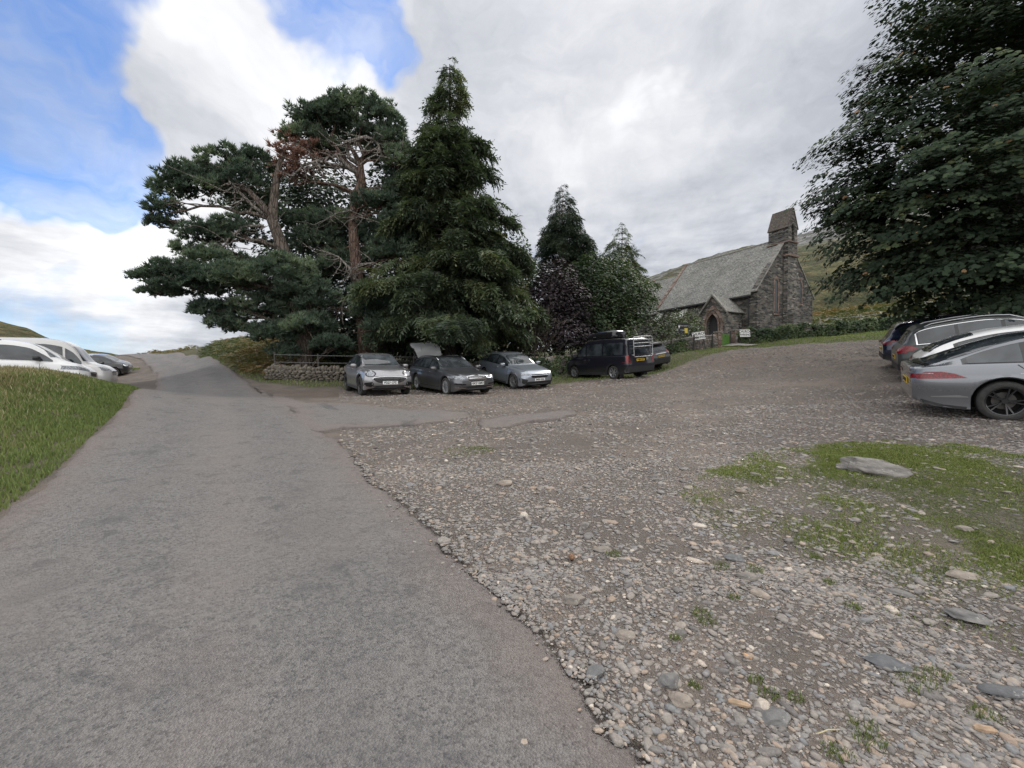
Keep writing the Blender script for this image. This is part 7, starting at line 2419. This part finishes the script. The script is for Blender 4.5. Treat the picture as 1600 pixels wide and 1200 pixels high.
def mpv_spec(L, h, W, pt, R=.33):
    k = h / 1.82
    return dict(L=L, W=W, R=R, axles=(.90, L - .85), paint=pt, nose=.10, bow=.18, nz=.62, crease=.6, tail=.03,
                top=[(0, .76), (.08, .88), (.3, 1.0), (.58, 1.09), (.72, 1.15), (1.15, 1.52 * k), (1.5, 1.73 * k), (2.0, 1.81 * k), (3.3, 1.82 * k), (L - .4, 1.78 * k), (L - .12, 1.68 * k), (L - .05, 1.3), (L, 1.0)],
                belt=[(0, .72), (.3, .90), (.8, 1.0), (1.7, 1.05), (L - .3, 1.08), (L, .96)],
                low=[(0, .26), (.2, .2), (.5, .19), (2, .19), (L - .4, .22), (L, .34)],
                plan=PLAN(L, .80, .93), roofw=[(0, .62), (.9, .78), (1.5, .80), (2.0, .76), (3, .74), (L - .3, .73), (L, .76)])


c = Car('white_people_carrier', 'white people carrier half hidden by the grass bank, nearest in the left lay-by', 'car', (-16.95, 13.9), (.82, .57), mpv_spec(4.4, 1.80, 1.85, P_WHT))
c.wheels(M_ALLOY, 5); side_glass(c, .88, 4.15, (2.15, 3.3), drop=.20, rise=.045); screen(c, 1.20, 1.66, .76, .64); rails(c, 2.1, 4.0, M_TRIM, .95)
for sg in (1, -1): c.put('headlight', [([(.44, .80), (.56, .74), (.88, .80), (.86, .93), (.62, .88)], 'front', sg)], M_HEAD, off=.007, res=.03)
c.put('grille', [([(-.4, .72), (.4, .72), (.36, .6), (-.36, .6)], 'front', 1)], M_TRIM, off=.006); door_lines(c, (1.2, 2.35), .34); c.mirrors(2.2 - 1.25, 1.16, M_TRIM); sills(c, .14); c.handles([(2.2, .95)], P_WHT)
c = Car('cream_van', 'tall cream white van behind the white people carrier in the left lay-by', 'van', (-19.35, 16.9), (.82, .57), mpv_spec(4.9, 2.16, 1.95, P_OFFW, .34))
c.wheels(M_ALLOY, 6, double=False); side_glass(c, .88, 2.4, (1.4,), drop=.26, rise=.045); screen(c, 1.18, 1.80, .80, .68)
for sg in (1, -1): c.put('headlight', [([(.46, .80), (.58, .74), (.88, .80), (.86, .95), (.62, .88)], 'front', sg)], M_HEAD, off=.007, res=.03)
c.put('grille', [([(-.42, .76), (.42, .76), (.40, .58), (-.40, .58)], 'front', 1)], M_GLOSSB, off=.006); door_lines(c, (1.2, 2.6), .34); c.mirrors(2.45 - 1.25, 1.2, M_TRIM, 1.2); sills(c, .14)
c = Car('maroon_hatchback', 'dark maroon hatchback mostly hidden behind the cream van', 'car', (-22.8, 20.2), (.84, .54), {**estate_spec(4.4, P_MAR, 1.50, 1.80), 'axles': (.88, 3.5)})
c.wheels(M_ALLOY, 5); side_glass(c, 1.66, 3.9, (2.55,)); screen(c, 1.05, 1.42, .70, .58)
for sg in (1, -1): c.put('headlight', [([(.44, .70), (.86, .68), (.84, .76), (.5, .76)], 'front', sg)], M_HEAD, off=.006)
c.put('grille', [([(-.4, .72), (.4, .72), (.36, .56), (-.36, .56)], 'front', 1)], M_TRIM, off=.006); c.mirrors(.6, 1.0, P_MAR)
c = Car('dark_crossover', 'dark crossover with pale bonnet glare, between the cream van and the black people carrier', 'car', (-26.1, 24.1), (.85, .52), {**SUVT, 'paint': P_MAR})
c.wheels(M_ALLOY, 5); side_glass(c, 1.5, 4.05, (2.4, 3.25)); screen(c, 1.1, 1.5, .72, .6)
for sg in (1, -1): c.put('headlight', [([(.44, .82), (.86, .80), (.84, .89), (.5, .89)], 'front', sg)], M_HEAD, off=.006)
c.put('grille', [([(-.4, .84), (.4, .84), (.36, .6), (-.36, .6)], 'front', 1)], M_GLOSSB, off=.006); c.mirrors(.7, 1.1, P_MAR); sills(c, .16, M_TRIM); rails(c, 2.0, 3.95, M_ALLOY)
c = Car('black_people_carrier', 'long black people carrier with silver roof, farthest in the left lay-by', 'car', (-33.1, 32.8), (.87, .49), mpv_spec(4.9, 1.76, 1.95, P_BLK2, .35))
c.wheels(M_ALLOY, 5); side_glass(c, .88, 4.6, (2.2, 3.45), drop=.20); screen(c, 1.18, 1.62, .76, .64); rails(c, 2.0, 4.5, M_ALLOY, .9)
c.put('roof_panel', [([(2.0, -.62), (4.5, -.62), (4.5, .62), (2.0, .62)], 'top', 1)], P_SILV, off=.006, res=.15)
for sg in (1, -1): c.put('headlight', [([(.44, .82), (.58, .76), (.88, .80), (.86, .93), (.62, .88)], 'front', sg)], M_HEAD, off=.007)
c.put('grille', [([(-.42, .80), (.42, .80), (.40, .58), (-.40, .58)], 'front', 1)], M_CHROME, off=.006); c.mirrors(2.45 - 1.5, 1.14, P_BLK2)
for o in [o for o in bpy.data.objects if o.name.startswith('black_people_carrier')]: pass
# ------------------------------------------------------------------ bigger stones and bits on the gravel
def rock(name, label, px, py, size, rz=0.0, tilt=(0, 0), tone=.4, sink=.3, cat='rock', group=None, seed=0, rough=.22):
    """size in metres (length, width, height)"""
    import bmesh
    g = ground_px(px, py)
    b = bmesh.new(); bmesh.ops.create_icosphere(b, subdivisions=5 if rough > .3 else 4, radius=1.0)
    r = np.random.RandomState(seed)
    planes = [(lambda v: v / np.linalg.norm(v))(r.randn(3) * np.array([1, 1, .8])) for _ in range(9)]
    dist = .62 + .25 * r.rand(9)
    for v in b.verts:
        c = np.array(v.co)
        for n, d in zip(planes, dist):
            k = c @ n - d
            if k > 0: c = c - n * k * .93
        f = fbm(np.array([c[0] * 2.2 + seed]), np.array([c[1] * 2.2]), np.array([c[2] * 2.2]), seed=seed, octv=5)[0]
        c = c * (1 + (f - .5) * rough)
        v.co = Vector(c * np.array(size) * .62)
    me = bpy.data.meshes.new(name); b.to_mesh(me); b.free()
    me.polygons.foreach_set('use_smooth', np.ones(len(me.polygons), bool)); me.set_sharp_from_angle(angle=math.radians(28))
    a = me.attributes.new('rnd', 'FLOAT', 'POINT'); a.data.foreach_set('value', np.full(len(me.vertices), tone, np.float32))
    me.materials.append(M_ROCK)
    o = link(name, me, label=label, cat=cat, group=group)
    o.location = (g[0], g[1], hg(g[0], g[1]) + size[2] * (.5 - sink))
    o.rotation_euler = (tilt[0], tilt[1], rz)
    return o


def mk_rock():
    m, N = material('bedrock')
    P = N.n('ShaderNodeTexCoord').outputs['Object']
    r = N.n('ShaderNodeAttribute', attribute_name='rnd').outputs['Fac']
    a = N.ramp(r, [(0, (.11, .115, .125)), (.4, (.17, .165, .16)), (.7, (.21, .19, .17)), (1, (.31, .26, .22))])
    s = N.noise(N.scale(P, (6, 6, 30)), 1.0, 6, .7)
    a = N.mix(N.rng(s, .35, .65), N.mix(1.0, a, (.7, .7, .7), 'MULTIPLY'), N.mix(1.0, a, (1.25, 1.23, 1.2), 'MULTIPLY'))
    a = N.mix(N.rng(N.noise(P, 14, 5, .75), .60, .66, 0, .6), a, (.40, .39, .35))
    finish(N, a, .9, N.math('ADD', s, N.noise(P, 40, 4, .7)), .7, .01, .25)
    return m


M_ROCK = mk_rock()
rock('boulder', 'long low boulder set in the grass patch, before the grey liftback', 1362, 738, (.60, .25, .20), -.36, (.10, .13), .50, .26, seed=8, rough=.5)
for i, a in enumerate([
    ('pale flat rock on the bright grass at the right edge of the gravel', 1512, 829, (.13, .07, .04), -.2, .75),
    ('broad pinkish slab half sunk in the grass near the right edge', 1512, 908, (.17, .08, .04), -.35, .85),
    ('large layered grey rock at the right, below the grass patch', 1522, 970, (.20, .12, .055), -.2, .35),
    ('dark blue grey slate slab lying in the gravel, lower right', 1396, 1042, (.19, .10, .03), -.3, .06),
    ('grey slate rock at the right edge, second from the bottom', 1582, 1096, (.17, .08, .035), -.2, .1),
    ('rounded grey rock on gravel, upper of the pair right of the tarmac', 915, 826, (.085, .07, .05), .3, .55),
    ('rounded grey rock on gravel, lower of the pair right of the tarmac', 921, 842, (.095, .07, .055), .9, .45),
    ('wide pale rock among the gravel beside the brown cone', 944, 868, (.14, .08, .035), .1, .7),
    ('pale angular rock on the gravel near the tarmac edge', 899, 948, (.13, .085, .055), -.2, .7),
    ('beige oval rock in the gravel below the pale angular one', 980, 1004, (.11, .065, .045), .0, .8),
    ('blue grey rock beside the first grass tufts', 1150, 878, (.13, .08, .04), -.5, .15),
    ('small grey triangular rock near the middle of the gravel', 1170, 908, (.12, .07, .04), -.4, .6),
    ('white grey rock right of the blue grey one', 1192, 936, (.10, .06, .045), -.8, .95),
    ('grey flat rock in the thin grass above the slate slab', 1412, 928, (.13, .07, .03), -.5, .4),
    ('grey rock in the lower gravel left of centre', 1050, 1082, (.10, .07, .05), .4, .35),
    ('pale tan rock in the lowest gravel right of the tarmac', 1066, 1112, (.095, .07, .045), -.3, .85),
    ('dark rock at the lower tarmac edge', 932, 1060, (.10, .07, .05), .6, .2),
    ('small white grey rock standing clear below the parked cars', 789, 758, (.16, .10, .07), .1, .9),
    ('small pale rock on the upper gravel', 1161, 774, (.11, .06, .05), -.5, .95),
    ('flat grey rock low in the gravel at the bottom right', 1218, 1136, (.12, .09, .03), .5, .3),
]):
    lb, px, py, sz, rz, tn = a
    rock('rock', lb, px, py, sz, rz, (rs.randn() * .06, rs.randn() * .06), tn, .30, seed=20 + i, group='larger rocks in the gravel')

# pieces of dead wood and a pine cone
def stick(label, p, q, r, mat):
    a = ground_px(*p); b = ground_px(*q)
    a[2] = hg(a[0], a[1]) + r * .9; b[2] = hg(b[0], b[1]) + r * .9
    m = MB(); L = np.linalg.norm(b - a); mid = (a + b) / 2
    pts = [a - mid + (b - a) * t + rs.randn(3) * L * .012 for t in np.linspace(0, 1, 6)]
    m.tube(pts, [r * .5, r, r * 1.05, r * .95, r, r * .45], 7)
    return m.build('stick', mat, None, label=label, cat='stick', loc=tuple(mid))


M_WOOD = plain('bleached_wood', (.34, .24, .16), .8, nz=.35, bump=.3, nscale=30)
stick('short thick tan piece of wood in the gravel, bottom centre right', (1144, 1114), (1180, 1124), .013, M_WOOD)
stick('round tan piece of wood in the gravel near the bottom right corner', (1536, 1154), (1572, 1162), .014, M_WOOD)
stick('tiny orange splinter of wood in the lower gravel', (1166, 1036), (1180, 1044), .007, plain('orange_wood', (.50, .27, .10), .8))
stick('long thin bent straw stalk across the bottom gravel', (1240, 1178), (1322, 1154), .003, plain('straw', (.42, .36, .22), .8))
g = ground_px(894, 881)
m = MB()
m.lathe([(-.045, .002), (-.04, .012), (-.02, .022), (0, .024), (.02, .018), (.04, .008), (.045, .001)], 12)
m.build('pine_cone', plain('brown_cone', (.20, .11, .06), .8, nz=.5, bump=.9, nscale=90), None, smooth=True, label='small brown pine cone lying on the gravel right of the tarmac', cat='pine cone', loc=(g[0], g[1], hg(g[0], g[1]) + .022))

# grass tufts growing through the gravel
M_TUFT = mk_blade('tuft_blade', (.075, .11, .03), (.14, .18, .05), (.22, .21, .09))
tufts = [(1290, 742, .12), (1320, 752, .12), (1350, 760, .12), (1385, 764, .12), (1415, 758, .10), (1300, 735, .1), (1440, 752, .1), (1270, 735, .1), (1480, 770, .12), (1520, 835, .08), (1560, 860, .1), (1490, 900, .06), (1100, 970, .05), (1110, 988, .045), (1060, 1010, .03), (960, 876, .05), (1150, 940, .03), (730, 705, .30), (750, 704, .2), (1260, 845, .06), (1175, 752, .14), (1200, 756, .1), (1440, 1075, .08), (1320, 845, .05), (1280, 870, .04),
         (1360, 1150, .05), (1370, 1172, .05), (1320, 1198, .05), (1210, 1100, .04), (1300, 912, .04), (1130, 890, .05), (1180, 895, .06), (1555, 1130, .05), (1250, 1105, .03), (1340, 950, .04), (1470, 1060, .06), (1188, 1075, .03), (1090, 1085, .025)]
parts = []
for i, (px, py, r) in enumerate(tufts):
    g = ground_px(px, py)
    n = int(130 * (r / .05) ** .8)
    a = rs.rand(n) * 6.28; q = r * np.sqrt(rs.rand(n))
    parts.append(blades(g[0] + q * np.cos(a) * 1.3, g[1] + q * np.sin(a), .015 + .03 * rs.rand(n), np.full(n, .0035 + .0006 * g[1]), .1 + .8 * rs.rand(n), 1.0))
grass_obj('grass_tufts', parts, M_TUFT, 'little grass tufts growing through the gravel')
